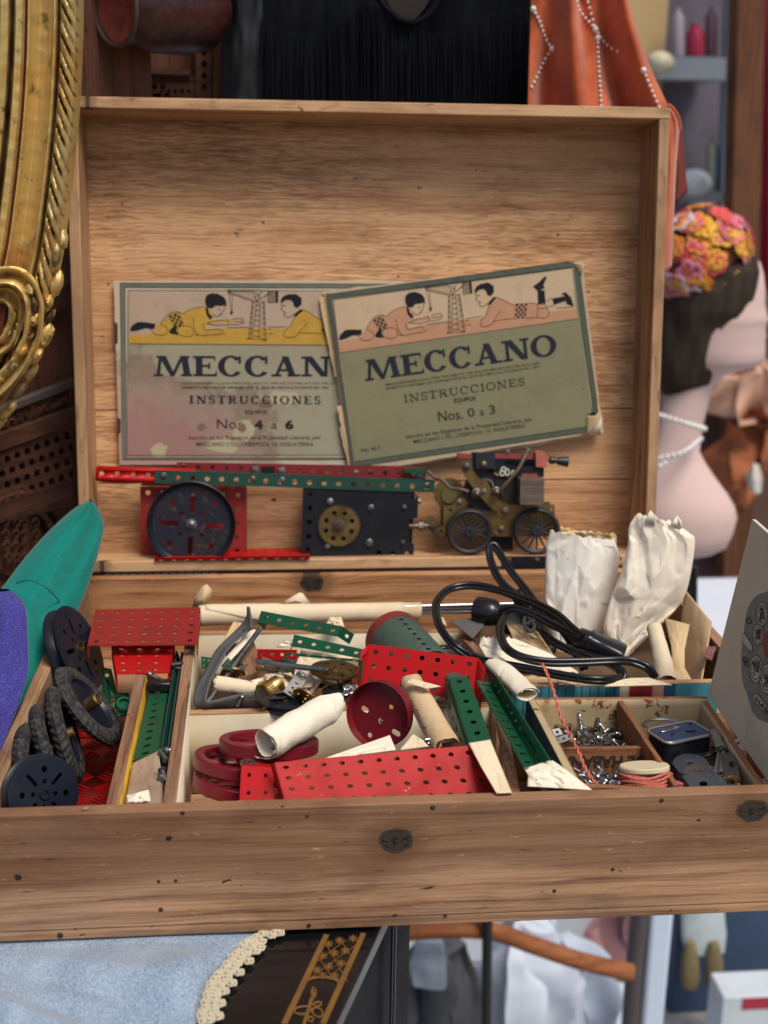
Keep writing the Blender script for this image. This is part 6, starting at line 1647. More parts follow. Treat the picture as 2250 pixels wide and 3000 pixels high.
mb = MB(); mb.lathe([(.0026, -.0012), (.0060, -.0012), (.0060, .0012), (.0026, .0012), (.0026, -.0012)], 24, disc_mat(PZ(zD, 452, 1340, -.030), .0, .5, 1), False); single('collar', mb, MT['brass'], 'brown collar round the foot of the upright wood screw', 'collar')
mb = MB(); qplate(mb, *edges(zD, [(262, 1355, -.030), (385, 1325, -.028), (402, 1358, -.030), (290, 1398, -.033)]), 3, 1, .2, slots=(.62, .3, 0)); single('slotted_strip', mb, MT['bolt_steel'], 'grey slotted strip lying at the left of the bolt heap', 'metal strip')
mb = MB(); qplate(mb, *edges(zD, [(258, 1300, -.024), (305, 1290, -.024), (330, 1330, -.028), (272, 1345, -.028)]), 1, 1, .2); single('angle_bracket', mb, MT['steel_dark'], 'small grey bracket with one hole on top of the slotted strip', 'bracket')
mb = MB(); A, B, C, E = edges(zD, [(545, 1345, -.026), (630, 1335, -.026), (650, 1395, -.030), (545, 1405, -.030)])
mb.flat([rrect(0, 0, 1, 1, .25)], .001, fn=lambda x, y, z: bil(A, B, C, E, x, y) + V((0, 0, z))); single('metal_strip', mb, plain('dark_strip', (.035, .036, .042), .4, .5), 'short black metal strip lying on the bolt heap', 'metal strip')
# ---------------- spool of red string
sc_ = PZ(zD, 862, 1640, -.018); SM = mat4(sc_, V((.97, -.2, .1)).normalized(), V((.2, .93, -.3)).normalized(), V((-.03, .31, .95)).normalized())
rt = thing('string_spool', 'wooden spool wound with coral red string at the front of the cigar box', 'spool', SM)
mb = MB(); mb.lathe([(0, .0125), (.0172, .0125), (.0180, .0115), (.0180, .0092), (.0172, .0085), (.010, .0085), (.010, -.014), (.0186, -.014), (.0186, -.017), (0, -.017)], 40, None, False); part('spool_body', mb, paper('pale_spool_wood', rgb(220, 204, 168), stain=.4, crease=.1), rt, world=False)
mb = MB(); rs_ = random.Random(2)
for lay in range(2):
    pts = []
    for i in range(11 * 26):
        a = i / 26 * 2 * PI; t = i / (11 * 26)
        r = .0182 + lay * .0018 + .0004 * math.sin(i * .37) - .0015 * abs(2 * t - 1)
        pts.append(V((r * math.cos(a), r * math.sin(a), -.0135 + .0205 * t + .0012 * math.sin(a * 3 + lay + t * 9))))
    mb.tube(pts, .00105, 6)
m = NT('coral_string'); a = m.noise(900, None, 2); m.set(col=m.mix(m.step(a, .35, .65), rgb(184, 92, 78), rgb(214, 132, 112)), rough=.85, spec=.15, normal=m.bump(a, .6, .0006)); MT['coral'] = m.m
part('string_winding', mb, MT['coral'], rt, world=False)
def cord(name, pts, r, m, label, cat):
    mb = MB(); sp = spline(pts, 14)
    for k in range(2):
        q = []
        for i, p in enumerate(sp):
            a = i * .55 + k * PI; d = (sp[min(i + 1, len(sp) - 1)] - sp[max(i - 1, 0)]).normalized(); x, y, _ = frame_from_z(d)
            q.append(p + (x * math.cos(a) + y * math.sin(a)) * r * .55)
        mb.tube(q, r * .62, 6)
    return single(name, mb, m, label, cat)
cord('string', [PZ(zD, 196, 872, .016), PZ(zD, 222, 925, .012), PZ(zD, 252, 1000, .006), PZ(zD, 285, 1100, .002), PZ(zD, 318, 1220, -.004), PZ(zD, 375, 1330, -.004), PZ(zD, 430, 1440, .000), PZ(zD, 470, 1540, -.006), PZ(zD, 520, 1620, -.010), PZ(zD, 592, 1690, -.014)], .0013, MT['coral'], 'coral red string trailing over the bolts from the cable', 'string')
cord('string', [PZ(zD, 1040, 1640, -.012), PZ(zD, 1085, 1650, -.012), PZ(zD, 1125, 1675, -.015), PZ(zD, 1075, 1682, -.014), PZ(zD, 1050, 1665, -.014)], .0014, MT['coral'], 'loose looped end of coral string beside the spool', 'string')
# ---------------- navy tin and scrap on the right
zt2 = -.010
TA, TB, TC, TE = edges(zD, [(868, 1290, zt2), (1165, 1232, zt2), (1298, 1318, zt2), (1008, 1378, zt2)])
tx = (TB - TA); ty = (TE - TA)
rt = thing('tin_box', 'small navy metal tin with a silver rim, in the cigar box', 'tin box', (TA + TC) / 2 + V((0, 0, -.018)))
def tinfn(dz, k=0.0): return lambda x, y, z: TA + tx * (.5 + (x - .5) * (1 + k)) + ty * (.5 + (y - .5) * (1 + k)) + V((0, 0, dz + z))
mb = MB(); mb.flat([rrect(0, 0, 1, 1, .16, 6)], .018, fn=tinfn(-.0115, -.02)); part('tin_body', mb, plain('black_tin_enamel', (.014, .016, .024), .32, spec=.5, mott=.3), rt, bevel=.0012)
mb = MB(); mb.tube([tinfn(-.0018, .0)(x, y, 0) for x, y in rrect(0, 0, 1, 1, .16, 6)], .0014, 8, True); part('tin_rim', mb, plain('silver_rim', rgb(190, 190, 182), .3, .8, mott=.3), rt)
mb = MB(); mb.flat([rrect(.04, .04, .96, .96, .13, 6)], .0012, fn=tinfn(-.0012)); part('tin_top', mb, paint('navy_tin_top', rgb(52, 66, 98), .32, .12, mott=.3, dirt=.15), rt)
mb = MB(); mb.tube([tinfn(.0)(x, y, 0) for x, y in slot(.36, .32, .42, .16, 0, 5)], .0004, 5, True); mb.flat([slot(.36, .32, .34, .09, 0, 5)], .0004, fn=tinfn(-.0002)); part('silver_label', mb, MT['steel'], rt)
mb = MB(); mb.flat([circ(.60, .62, .035, 10), ], .0006, fn=tinfn(0)); mb.flat([slot(.68, .68, .16, .05, .3)], .0006, fn=tinfn(0)); mb.flat([circ(.28, .62, .03, 10)], .0006, fn=tinfn(0)); mb.flat([circ(.85, .25, .03, 10)], .0006, fn=tinfn(0)); part('punched_marks', mb, MT['black'], rt)
def tubething(name, pts, r, m, label, cat, k=10, closed=False):
    mb = MB(); mb.tube(spline(pts, k, closed), r, 8, closed); return single(name, mb, m, label, cat)
mb = MB()
for k in range(4):
    pts = [PZ(zD, 955 + 112 * math.cos(a) + 3 * k, 1262 + (30 + k * 2) * math.sin(a), -.012 - .001 * k) for a in [i * PI / 12 for i in range(24)]]
    mb.tube(pts, .0011, 6, True)
single('wire_coil', mb, MT['steel'], 'coil of silver wire lying behind the navy tin', 'wire coil')
mb = MB()
for k, off in enumerate((0, 16, 30)):
    mb.tube(spline(edges(zD, [(1105, 1440 + off * .2, -.026), (1200, 1462 + off, -.024), (1320, 1440 + off * .6, -.020), (1418, 1395, -.016), (1420, 1362, -.014), (1370, 1355, -.012), (1350, 1350, -.012)] if k < 2 else [(1110, 1450, -.026), (1180, 1500, -.026), (1250, 1520, -.024), (1322, 1512, -.022), (1240, 1490, -.024), (1120, 1455, -.026)]), 8), .0012, 7)
single('wire_loop', mb, MT['black'], 'loop of stiff black wire in front of the navy tin', 'wire')
A, B, C, E = edges(zD, [(985, 1468, -.014), (1012, 1478, -.012), (1155, 1660, -.008), (1120, 1668, -.012)])
mb = MB(); mb.hexa([A + V((0, 0, -.008)), B + V((0, 0, -.008)), C + V((0, 0, -.008)), E + V((0, 0, -.008)), A, B, C, E]); single('metal_channel', mb, paint('blue_black_enamel', rgb(34, 38, 58), .3, .05), 'long blue black metal bar beside the spool of red string', 'metal bar', bevel=.0008)
mb = MB(); mb.flat([gear(.0175, 26, .0022), circ(0, 0, .003, 12)], .0012, M=disc_mat(PZ(zD, 1240, 1655, -.016), .05, .62, 1)); single('steel_gear', mb, MT['steel_dark'], 'grey toothed wheel at the front of the cigar box', 'gear')
mb = MB(); mb.flat([circ(0, 0, .0135, 36), circ(0, 0, .0028, 12)], .0012, M=disc_mat(PZ(zD, 1160, 1530, -.024), .1, .6, 1)); single('metal_disc', mb, MT['steel_dark'], 'dark metal disc half hidden behind the toothed wheel', 'metal disc')
mb = MB(); mb.flat([circ(0, 0, .0115, 36), circ(0, 0, .0026, 12)], .0012, M=disc_mat(PZ(zD, 1215, 1590, -.018), .1, .7, 1)); single('metal_disc', mb, MT['rust_steel'], 'smaller brown metal disc just behind the toothed wheel', 'metal disc')
A, B, C, E = edges(zD, [(1362, 1448, -.012), (1450, 1458, -.012), (1485, 1668, -.014), (1372, 1665, -.016)])
rt = thing('hole_plate', 'dark metal plate with a round hole and a brass eyelet in the cigar box', 'metal plate', (C + E) / 2)
mb = MB(); mb.flat([rrect(0, 0, 1, 1, .18), circ(.56, .36, .17, 16, 0, .10), circ(.5, .86, .17, 16, 0, .10)], .0011, fn=lambda x, y, z: bil(A, B, C, E, x, y) + V((0, -.6, .8)) * z); part('plate_body', mb, MT['steel_dark'], rt)
mb = MB(); mb.lathe([(.0028, -.001), (.0048, -.001), (.0050, .0014), (.0030, .0022), (.0028, -.001)], 20, disc_mat(PZ(zD, 1432, 1636, -.013), 0, .85, -1), False); part('eyelet', mb, MT['brass_clean'], rt)
for k, (a, b, wd, lab) in enumerate((((1305, 1310), (1355, 1420), .0065, 'upper grey fibre strip right of the navy tin'), ((1358, 1440), (1338, 1580), .0050, 'lower grey forked strip in front of the black wire loop'))):
    P, Q = PZ(zD, *a, -.010 - .006 * k), PZ(zD, *b, -.012 - .004 * k); d = (Q - P).normalized(); s_ = d.cross(V((0, -.5, .85))).normalized() * wd
    mb = MB(); mb.grid(lambda s, t: P.lerp(Q, t) + s_ * (s - .5) * (1 + .3 * t) + V((0, 0, .002 * math.sin(s * PI * (1 + k)))), 10, 10); single('fibre_strip', mb, plain('grey_fibre', rgb(120, 110, 104), .7, mott=.4), lab, 'strip', solid=.0010)
for q, m_, lab in (([(1060, 1455, -.024), (1110, 1530, -.026), (1200, 1590, -.027)], [(1200, 1478, -.022), (1290, 1545, -.024), (1330, 1570, -.024)], 'curled tan paper under the black wire loop'), ):
    pass
mb = sheet(edges(zD, [(1065, 1458, -.026), (1140, 1500, -.026), (1185, 1580, -.028)]), edges(zD, [(1210, 1470, -.024), (1300, 1510, -.025), (1330, 1560, -.026)]), 12, 12, .0015, 80, 3.0, .003); single('curled_paper', mb, MT['paper_tan'], 'curled tan paper under the black wire loop', 'paper scrap', solid=.0003)
mb = sheet(edges(zD, [(1462, 1470, -.030), (1478, 1580, -.032)]), edges(zD, [(1500, 1490, -.028), (1580, 1585, -.030)]), 8, 8, .001, 80, 5.0); single('paper_scrap', mb, MT['paper_tan'], 'tan paper scrap against the right wall of the cigar box', 'paper scrap', solid=.0003)
mb = sheet(edges(zD, [(905, 1330, -.040), (1000, 1480, -.042), (1150, 1690, -.042)]), edges(zD, [(1330, 1310, -.040), (1450, 1460, -.042), (1600, 1690, -.042)]), 20, 20, .004, 40, 6.0); single('scrap_paper', mb, paper('brown_scrap', rgb(110, 84, 62), stain=.6), 'dark crumpled brown paper under the scrap in the cigar box', 'paper scrap', solid=.0004)
rnd = random.Random(77); s0_ = None
for i in range(16):
    c = PZ(zD, rnd.uniform(1010, 1560), rnd.uniform(1400, 1690), rnd.uniform(-.034, -.022))
    M = mat4(c, *[v for v in (Matrix.Rotation(rnd.uniform(0, 6), 3, 'Z') @ Matrix.Rotation(rnd.uniform(-.6, .6), 3, 'X')).transposed()])
    if s0_ is None:
        mb = MB(); mb.flat([rrect(0, -.0048, .030, .0048, .0046, 5)] + [circ(.006 + i_ * .009, 0, .0019, 12) for i_ in range(3)], .0011)
        s0_ = part('metal_scrap', mb, MT['rust_steel'], None, world=False); s0_.matrix_world = M; WM[s0_.name] = M
        add_props(s0_, 'rusty flat strip in the scrap in the right half of the cigar box', 'metal strip', 'rusty strips in the right half of the cigar box')
    else: copy_tree(s0_, M)
# white folded packet over the left wall of the cigar box
mb = sheet(edges(zD, [(82, 1552, .004), (105, 1600, .003), (98, 1668, -.002)]), edges(zD, [(262, 1500, .006), (350, 1560, .006), (520, 1692, -.002)]), 24, 18, .0016, 70, 2.0, .004); single('paper_packet', mb, MT['paper_white'], 'folded white paper packet over the front left corner of the cigar box', 'paper packet', solid=.0006)
mb = sheet(edges(zC, [(1366, 1408, .006), (1385, 1440, .004)]), edges(zC, [(1560, 1345, .006), (1580, 1390, .005)]), 10, 6, .001, 80, 4.0); single('paper_scrap', mb, MT['paper_cream'], 'cream paper tucked in the lower end of the slotted green girder', 'paper scrap', solid=.0004)

# ================================================================== back right compartment
def bag(label, left, right, bulge, amp, seed, m, top_ragged=.004, scale=38, name='paper_bag'):
    mb = MB(); NU, NV = 60, 110
    F1, F2, F3 = Facets(24, int(seed * 7)), Facets(90, int(seed * 7) + 1), Facets(320, int(seed * 7) + 2)
    Ls, Rs = spline(left, 6), spline(right, 6)
    def fn(s, t):
        side = 1 if s < .5 else -1
        q = s * 2 if s < .5 else 2 - s * 2
        a, b = along(Ls, t), along(Rs, t); p = a.lerp(b, q)
        n = (CAMPOS - p); n.z *= .2; n.normalize()
        e = math.sqrt(max(0, 4 * q * (1 - q)))
        f = min(1, e * 1.6) * amp
        p2 = p + n * side * (bulge * e * (.35 + .65 * math.sin(min(1, .15 + t) * PI * .6))) + n * (f * (1.15 * F1(q, t * .9 + .05 * side) + .62 * F2(q, t * .9 + .05 * side) + .22 * F3(q, t)))
        if t < .06: p2 += V((0, 0, top_ragged * noise.noise(V((q * 14, seed, side * .4)))))
        if t > .95: p2 += V((0, 0, top_ragged * .8 * noise.noise(V((q * 12, seed + 4, side)))))
        return p2
    mb.grid(fn, NU * 2, NV, True)
    return single(name, mb, m, label, 'paper bag', sharp=14)
yb = .375
Lf = [Y(*zD(x, y), yb) for x, y in ((238, 16), (222, 120), (214, 330), (212, 450), (240, 640), (268, 812))]
Rf = [Y(*zD(x, y), yb) for x, y in ((640, 70), (690, 140), (692, 230), (640, 480), (572, 690), (440, 838))]
Lf[0] = Y(1612, 1556, yb); Rf[0] = Y(1796, 1578, yb)
bag('crumpled white paper bag standing upright, its torn top browned, left of the other bag', Lf, Rf, .010, .0022, 1.0, MT['bag1'] if 'bag1' in MT else paper('white_bag_paper', rgb(252, 246, 234), stain=.3, staincol=rgb(206, 178, 136), crease=.08), .003, 34)
mb = sheet([Y(1640, 1544, yb + .004), Y(1640, 1590, yb + .002)], [Y(1806, 1570, yb + .004), Y(1806, 1614, yb + .002)], 26, 8, .004, 80, 4.0, .002, .004); single('torn_paper', mb, MT['paper_tan'], 'ragged brown torn edge along the top of the left paper bag', 'paper scrap', solid=.0004)
yb = .352
Lf = [Y(u, v, yb) for u, v in ((1862, 1508), (1842, 1545), (1838, 1600), (1815, 1690), (1790, 1750), (1768, 1845), (1800, 1895))]
Rf = [Y(u, v, yb) for u, v in ((1972, 1530), (2020, 1562), (2036, 1592), (2012, 1730), (1968, 1800), (1900, 1865), (1842, 1918))]
bag('crumpled off-white paper bag with deep folds, standing at the right beside the lid', Lf, Rf, .009, .0040, 6.0, paper('offwhite_bag_paper', rgb(250, 240, 220), stain=.42, staincol=rgb(196, 160, 112), crease=.08), .004, 30)
for k, (q, lab) in enumerate((([(1905, 1494), (1890, 1530), (1930, 1545), (1946, 1538)], 'pointed white paper fold at the top of the right paper bag'), ([(1985, 1510), (1965, 1535), (1985, 1555), (1998, 1548), (1995, 1526)], 'small white paper peak at the top right of the right paper bag'))):
    mb = MB(); P = [Y(u, v, yb - .004 - .004 * (i % 2)) for i, (u, v) in enumerate(q)]; mb.add(P, [(0, 1, 2), (0, 2, 3)] + ([(0, 3, 4)] if len(P) > 4 else [])); single('paper_fold', mb, MT['paper_white'], lab, 'paper fold', solid=.0005, sharp=10)
# card and papers against the right wall
mb = sheet([Y(2008, 1729, .36), Y(1990, 1860, .34), Y(1960, 2010, .30)], [PZ(zD, 1296, 606, .006) , PZ(zD, 1262, 800, -.004), PZ(zD, 1224, 1018, -.014)], 14, 20, .0008, 30, 2.0); single('brown_card', mb, MT['card'], 'stiff brown card leaning against the right wall of the chest', 'card', solid=.0012)
mb = sheet(edges(zD, [(988, 578, .010), (1030, 760, .0), (1040, 900, -.006), (1050, 1018, -.010)]), edges(zD, [(1152, 618, .010), (1118, 790, .0), (1120, 900, -.004), (1188, 1018, -.010)]), 16, 24, .0012, 40, 5.0, .006); single('folded_paper', mb, MT['paper_tan'], 'folded tan paper in front of the stiff brown card', 'folded paper', solid=.0004)
paper_roll('paper_roll', 'slim cream paper roll between the right paper bag and the tan paper', PZ(zD, 928, 640, .012), PZ(zD, 1012, 1000, -.008), .0070, .0095, 1.2, MT['paper_cream'], seed=9.0, ph=2.0)
mb = MB(); rs_ = random.Random(9)
for i in range(3):
    mb.tube(spline([PZ(zD, 1260 + rs_.uniform(-8, 60), 780 + rs_.uniform(-20, 70), .002) for _ in range(6)], 6), .0011, 6)
single('string', mb, fabric('dark_pink_string', rgb(136, 84, 78), weave=2000), 'dull pink string end knotted at the right wall of the chest', 'string')
# papers under the cable
mb = sheet(edges(zE, [(352, 640, .006), (338, 690, .004), (430, 850, -.002)]), edges(zE, [(560, 640, .012), (800, 740, .006), (985, 862, -.004)]), 30, 20, .0030, 45, 3.0, .006, .004); single('crumpled_paper', mb, MT['paper_white'], 'ragged white paper packet lying under the black cable', 'crumpled paper', solid=.0005)
paper_roll('paper_roll', 'flattened paper roll with a torn brown mouth above the slotted green girder', PZ(zE, 655, 1005, .010), PZ(zE, 440, 800, .004), .0105, .0100, 1.4, MT['paper_white'], seed=4.0, ph=.5, squash=.55)
mb = sheet(edges(zE, [(500, 515, .006), (560, 640, .0)]), edges(zE, [(720, 600, .012), (830, 760, .0)]), 20, 14, .0012, 30, 7.0); single('folded_paper', mb, MT['paper_tan'], 'smooth tan paper sheet behind the ragged white packet', 'folded paper', solid=.0004)
mb = sheet(edges(zE, [(1140, 905, .006), (1150, 955, .004)]), edges(zE, [(1440, 900, .006), (1590, 945, .002)]), 20, 8, .0012, 60, 8.0, .004); single('paper_packet', mb, MT['paper_cream'], 'flat folded cream paper packet on the patterned strip behind the cigar box', 'paper packet', solid=.0012)
mb = sheet(edges(zE, [(835, 895, .004), (860, 940, .002)]), edges(zE, [(960, 905, .004), (1015, 940, .002)]), 8, 6, .001, 60, 1.5); single('paper_scrap', mb, MT['paper_cream'], 'pale paper scrap under the loops of cable behind the patterned strip', 'paper scrap', solid=.0004)
mb = sheet(edges(zE, [(600, 870, -.006), (660, 960, -.008)]), edges(zE, [(980, 880, -.006), (1150, 960, -.008)]), 16, 8, .0015, 50, 2.5); single('paper_sheet', mb, MT['paper_tan'], 'tan paper filling the compartment below the cable', 'paper sheet', solid=.0004)
mb = MB(); mb.box((.395, .19, -.0870), (.587, .455, -.050)); single('paper_filling', mb, paper('brown_filling', rgb(92, 70, 52), stain=.6), 'brown wrapped bundle filling the bottom of the right rear compartment', 'bundle')
# lead-grey wedge and steel tray beside the rods
P = edges(zE, [(150, 528, .004), (362, 498, .010), (372, 560, .004), (300, 648, -.006)])
mb = MB(); q = PZ(zE, 330, 640, -.03); mb.add(P + [q], [(0, 1, 2, 3), (0, 3, 4), (3, 2, 4), (0, 4, 1), (1, 4, 2)]); single('metal_wedge', mb, paint('lead_grey', rgb(98, 96, 96), .6, .15, mott=.3), 'lead grey metal wedge below the black plug', 'metal wedge', sharp=10, bevel=.0008)
mb = MB(); qplate(mb, *edges(zE, [(30, 690, .000), (230, 676, .000), (236, 706, -.004), (40, 716, -.004)]), 4, 1, .2, slots=(.6, .3, 0)); single('slotted_strip', mb, MT['steel'], 'bright slotted strip behind the tilted red plate', 'metal strip')
# ================================================================== cable
cabm = plain('black_cable', (.012, .012, .014), .24, spec=.55, mott=.1)
rt = thing('power_cable', 'black twin power cable coiled loosely with its plug and socket, at the right', 'cable', PZ(zE, 800, 800, -.01))
def twin(pts, r=.0021):
    P = [PZ(zE, x, y, z) for x, y, z in pts]; sp = spline(P, 9)
    mb = MB()
    for k in (-1, 1):
        q = []
        for i, p in enumerate(sp):
            d = (sp[min(i + 1, len(sp) - 1)] - sp[max(i - 1, 0)]).normalized(); v = (CAMPOS - p).normalized()
            n = d.cross(v).normalized(); m_ = (n * .8 + v * .45 * math.sin(i * .11)).normalized()
            q.append(p + m_ * r * .86 * k)
        mb.tube(q, r, 10)
    part('flex', mb, cabm, rt)
twin([(280, 760, -.002), (185, 695, .006), (95, 585, .014), (58, 465, .020), (76, 390, .022), (150, 322, .024), (280, 299, .026), (420, 318, .026), (560, 362, .026), (720, 422, .026), (850, 492, .026), (940, 572, .024), (1010, 632, .022)])
twin([(1020, 840, -.004), (985, 730, .004), (925, 620, .010), (770, 480, .016), (640, 325, .024), (545, 205, .034), (475, 95, .044), (435, 38, .050), (408, 62, .048), (416, 140, .040), (470, 260, .030), (565, 350, .022), (690, 430, .018), (780, 500, .014), (880, 590, .008), (950, 700, .002), (990, 800, -.006)])
twin([(476, 470, .016), (560, 447, .022), (680, 482, .022), (800, 545, .020), (900, 592, .020), (1005, 636, .020)])
twin([(476, 500, .012), (520, 480, .016), (476, 560, .018), (482, 640, .020), (524, 712, .020), (620, 765, .018), (780, 796, .016), (1000, 796, .016), (1200, 788, .016), (1330, 792, .014), (1430, 832, .010), (1482, 895, .002)])
twin([(600, 500, .008), (720, 580, .006), (820, 662, .006), (940, 722, .008), (1040, 752, .008), (1180, 802, .010), (1262, 858, .010), (1250, 900, .008), (1100, 912, .010), (900, 886, .010), (600, 830, .008), (350, 780, .004), (280, 740, -.002)])
A, B = PZ(zE, 322, 462, .012), PZ(zE, 478, 482, .014)
mb = MB(); M = axis_mat(A, B); l_ = (B - A).length
mb.lathe([(.0105, 0), (.0128, .001), (.0132, l_ * .3), (.0120, l_ * .75), (.0090, l_ * .9), (.0066, l_), (0, l_)], 26, M); part('plug', mb, MT['black'], rt)
A, B = PZ(zE, 470, 492, .008), PZ(zE, 560, 530, .006)
mb = MB(); mb.lathe([(.0125, -.004), (.0135, 0), (.0125, .004), (0, .0045)], 26, disc_mat(PZ(zE, 530, 530, .004), .1, .8, 1)); part('plug_face', mb, MT['black'], rt)
A, B = PZ(zE, 975, 640, .016), PZ(zE, 1270, 760, .006)
d = (B - A).normalized(); x, y, _ = frame_from_z(d)
mb = MB(); M = mat4(A, x, y, d); l_ = (B - A).length
secs = [(0, .0088, .0088), (.22, .0092, .0092), (.24, .0108, .0108), (.30, .0108, .0108), (.34, .0098, .0098), (.55, .0112, .0096), (.9, .0125, .0092), (1.0, .0115, .0080)]
n_ = 20; vs = []; fs = []
for t, a, b in secs:
    for i in range(n_):
        an = 2 * PI * i / n_; c_, s_ = math.cos(an), math.sin(an)
        vs.append(M @ V((a * abs(c_) ** .5 * (1 if c_ > 0 else -1), b * abs(s_) ** .5 * (1 if s_ > 0 else -1), t * l_)))
for k in range(len(secs) - 1):
    for i in range(n_): fs.append((k * n_ + i, k * n_ + (i + 1) % n_, (k + 1) * n_ + (i + 1) % n_, (k + 1) * n_ + i))
fs += [tuple(reversed(range(n_))), tuple((len(secs) - 1) * n_ + i for i in range(n_))]
mb.add(vs, fs); part('socket', mb, MT['black'], rt, sharp=50)
mb = MB(); mb.tube(spline([PZ(zE, x, y, .018) for x, y in ((680, 418), (668, 450), (636, 500), (632, 555), (660, 594), (692, 585), (694, 550), (668, 535), (650, 555))], 8), .0016, 8); part('cable_hook', mb, plain('grey_plastic', (.05, .052, .056), .35), rt)
mb = MB(); mb.lathe([(.009, -.008), (.010, 0), (.009, .008), (.004, .012)], 20, axis_mat(PZ(zE, 630, 400, .012), PZ(zE, 600, 350, .02))); part('strain_relief', mb, MT['black'], rt)
mb = MB(); mb.tube(spline([PZ(zE, x, y, z) for x, y, z in ((700, 560, .006), (760, 620, .002), (800, 690, -.006), (780, 730, -.01))], 6), .0062, 10); single('rubber_tube', mb, plain('dark_tube', (.02, .017, .016), .5), 'dark rubber tube behind the loops of cable', 'tube')
# ================================================================== what the chest stands on
TZ = -.0990
lac = plain('black_lacquer', (.006, .006, .008), .16, spec=.5, coat=.4, mott=.2)
zT = zoom(560, 2700, 2.404)
e0 = Z(1117, 2716, TZ); e1 = Z(983, 3000, TZ); ed = (e1 - e0).normalized(); pn = V((ed.y, -ed.x, 0))
if pn.x > 0: pn = -pn          # towards the table's middle
back, front = e0 - ed * .115, e0 + ed * .45
tp = [back, front, front + pn * .9, back + pn * .9]
tab = thing('lacquer_table', 'black lacquered table with gilt bands under the chest', 'table', e0 + V((0, 0, -1.3)))
def slab3(mb, ps, z0, z1): return mb.hexa([V((p.x, p.y, z0)) for p in ps] + [V((p.x, p.y, z1)) for p in ps])
part('table_top', slab3(MB(), tp, TZ - .014, TZ), lac, tab, bevel=.0022)
ins = [back + pn * .006 + ed * .006, front + pn * .006 - ed * .006, front + pn * .88 - ed * .006, back + pn * .88 + ed * .006]
part('table_apron', slab3(MB(), ins, -1.40, TZ - .0145), plain('dull_black_lacquer', (.005, .005, .007), .5, spec=.15), tab, bevel=.001)
mb = MB()
for k, q in ((.078, .0016), (.084, .0010)):
    c = back - pn * .0 + ed * k; mb.tube([V((c.x, c.y, TZ - .02)) - pn * .0 , V((c.x, c.y, -1.38))], q, 8)
part('apron_bead', mb, lac, tab)
gilt = paint('gilt_line', rgb(124, 88, 42), .5, .12, chipcol=(.012, .01, .01), mott=.4, dirt=.2); 
def gp(x, y, dz=.0003): return Z(*zT(x, y), TZ + dz)
mb = MB()
def gl(a, b, w, dz=.0004):
    A, B = gp(*a, dz), gp(*b, dz); n = (B - A).cross(V((0, 0, 1))).normalized() * w / 2
    mb.add([A - n, A + n, B + n, B - n], [(0, 1, 2, 3)])
gl((955, 90), (655, 720), .0040); gl((1215, 80), (928, 720), .0038)
for i in range(22):
    a0 = PI - PI * i / 22; a1 = PI - PI * (i + 1) / 22
    f = lambda a: (922 + 122 * math.cos(a), 436 - 46 * math.sin(a))
    gl(f(a0), f(a1), .0030, .0005)
for cx, cy in ((1045, 132), (1140, 118), (968, 158), (1085, 205), (1010, 222), (928, 242), (1055, 292), (970, 315), (885, 340), (1012, 384), (925, 380)):
    for k in range(4):
        a = k * PI / 4; dx, dy = 34 * math.cos(a), 26 * math.sin(a); gl((cx - dx, cy - dy), (cx + dx, cy + dy), .0009, .0005 + .0001 * k)
for a, b in (((950, 160), (1100, 420)), ((890, 240), (1000, 400)), ((1040, 110), (1130, 250)), ((850, 390), (1180, 150)), ((890, 280), (1090, 130)), ((960, 400), (1120, 270))): gl(a, b, .0006, .0004)
gl((868, 480), (795, 725), .0022)
for cx, cy, rx, ry, an in ((862, 500, 16, 34, 0), (785, 625, 62, 26, -.1), (890, 640, 40, 30, .5), (888, 582, 30, 13, -.2), (842, 688, 18, 16, 0)):
    pts = [gp(cx + rx * math.cos(t) * math.cos(an) - ry * math.sin(t) * math.sin(an), cy + rx * math.cos(t) * math.sin(an) + ry * math.sin(t) * math.cos(an), .0006) for t in [i * PI / 10 for i in range(20)]]
    mb.tube(pts, .0007, 4, True)
part('gilt_pattern', mb, gilt, tab)
single('wooden_stand', MB().box((.02, .17, -1.40), (.26, .46, -.0955)), plain('dark_stand_wood', rgb(62, 42, 34), .6, mott=.4), 'dark wooden stand under the rear of the chest, behind the lacquer table', 'stand')
# velvet cloth with a lace edge
m = NT('blue_velvet'); a = m.noise(1300, m.map((1, .3, 1), (0, 0, 0), (0, 0, .4)), 3, .7); b = m.noise(30, m.map((1, .5, 1)), 4, .6)
k = m.mix(m.step(a, .3, .75), rgb(104, 122, 144), rgb(176, 194, 212)); k = m.mix(m.math('MULTIPLY', m.step(b, .42, .68), .25), k, rgb(186, 202, 216))
m.set(col=k, rough=.8, spec=.2, sheen=.7, sheenr=.35, normal=m.bump(m.math('ADD', a, m.math('MULTIPLY', b, 1.0)), .22, .0012)); velvet = m.m
vel = thing('velvet_cloth', 'pale blue velvet cloth with a lace edge spread under the front left of the chest', 'cloth', V((0, 0, TZ)))
edge = spline([Z(u, v, TZ + .002) for u, v in ((800, 2650), (768, 2732), (712, 2765), (655, 2830), (610, 2890), (588, 2950), (575, 3010), (560, 3090))], 8)
mb = MB()
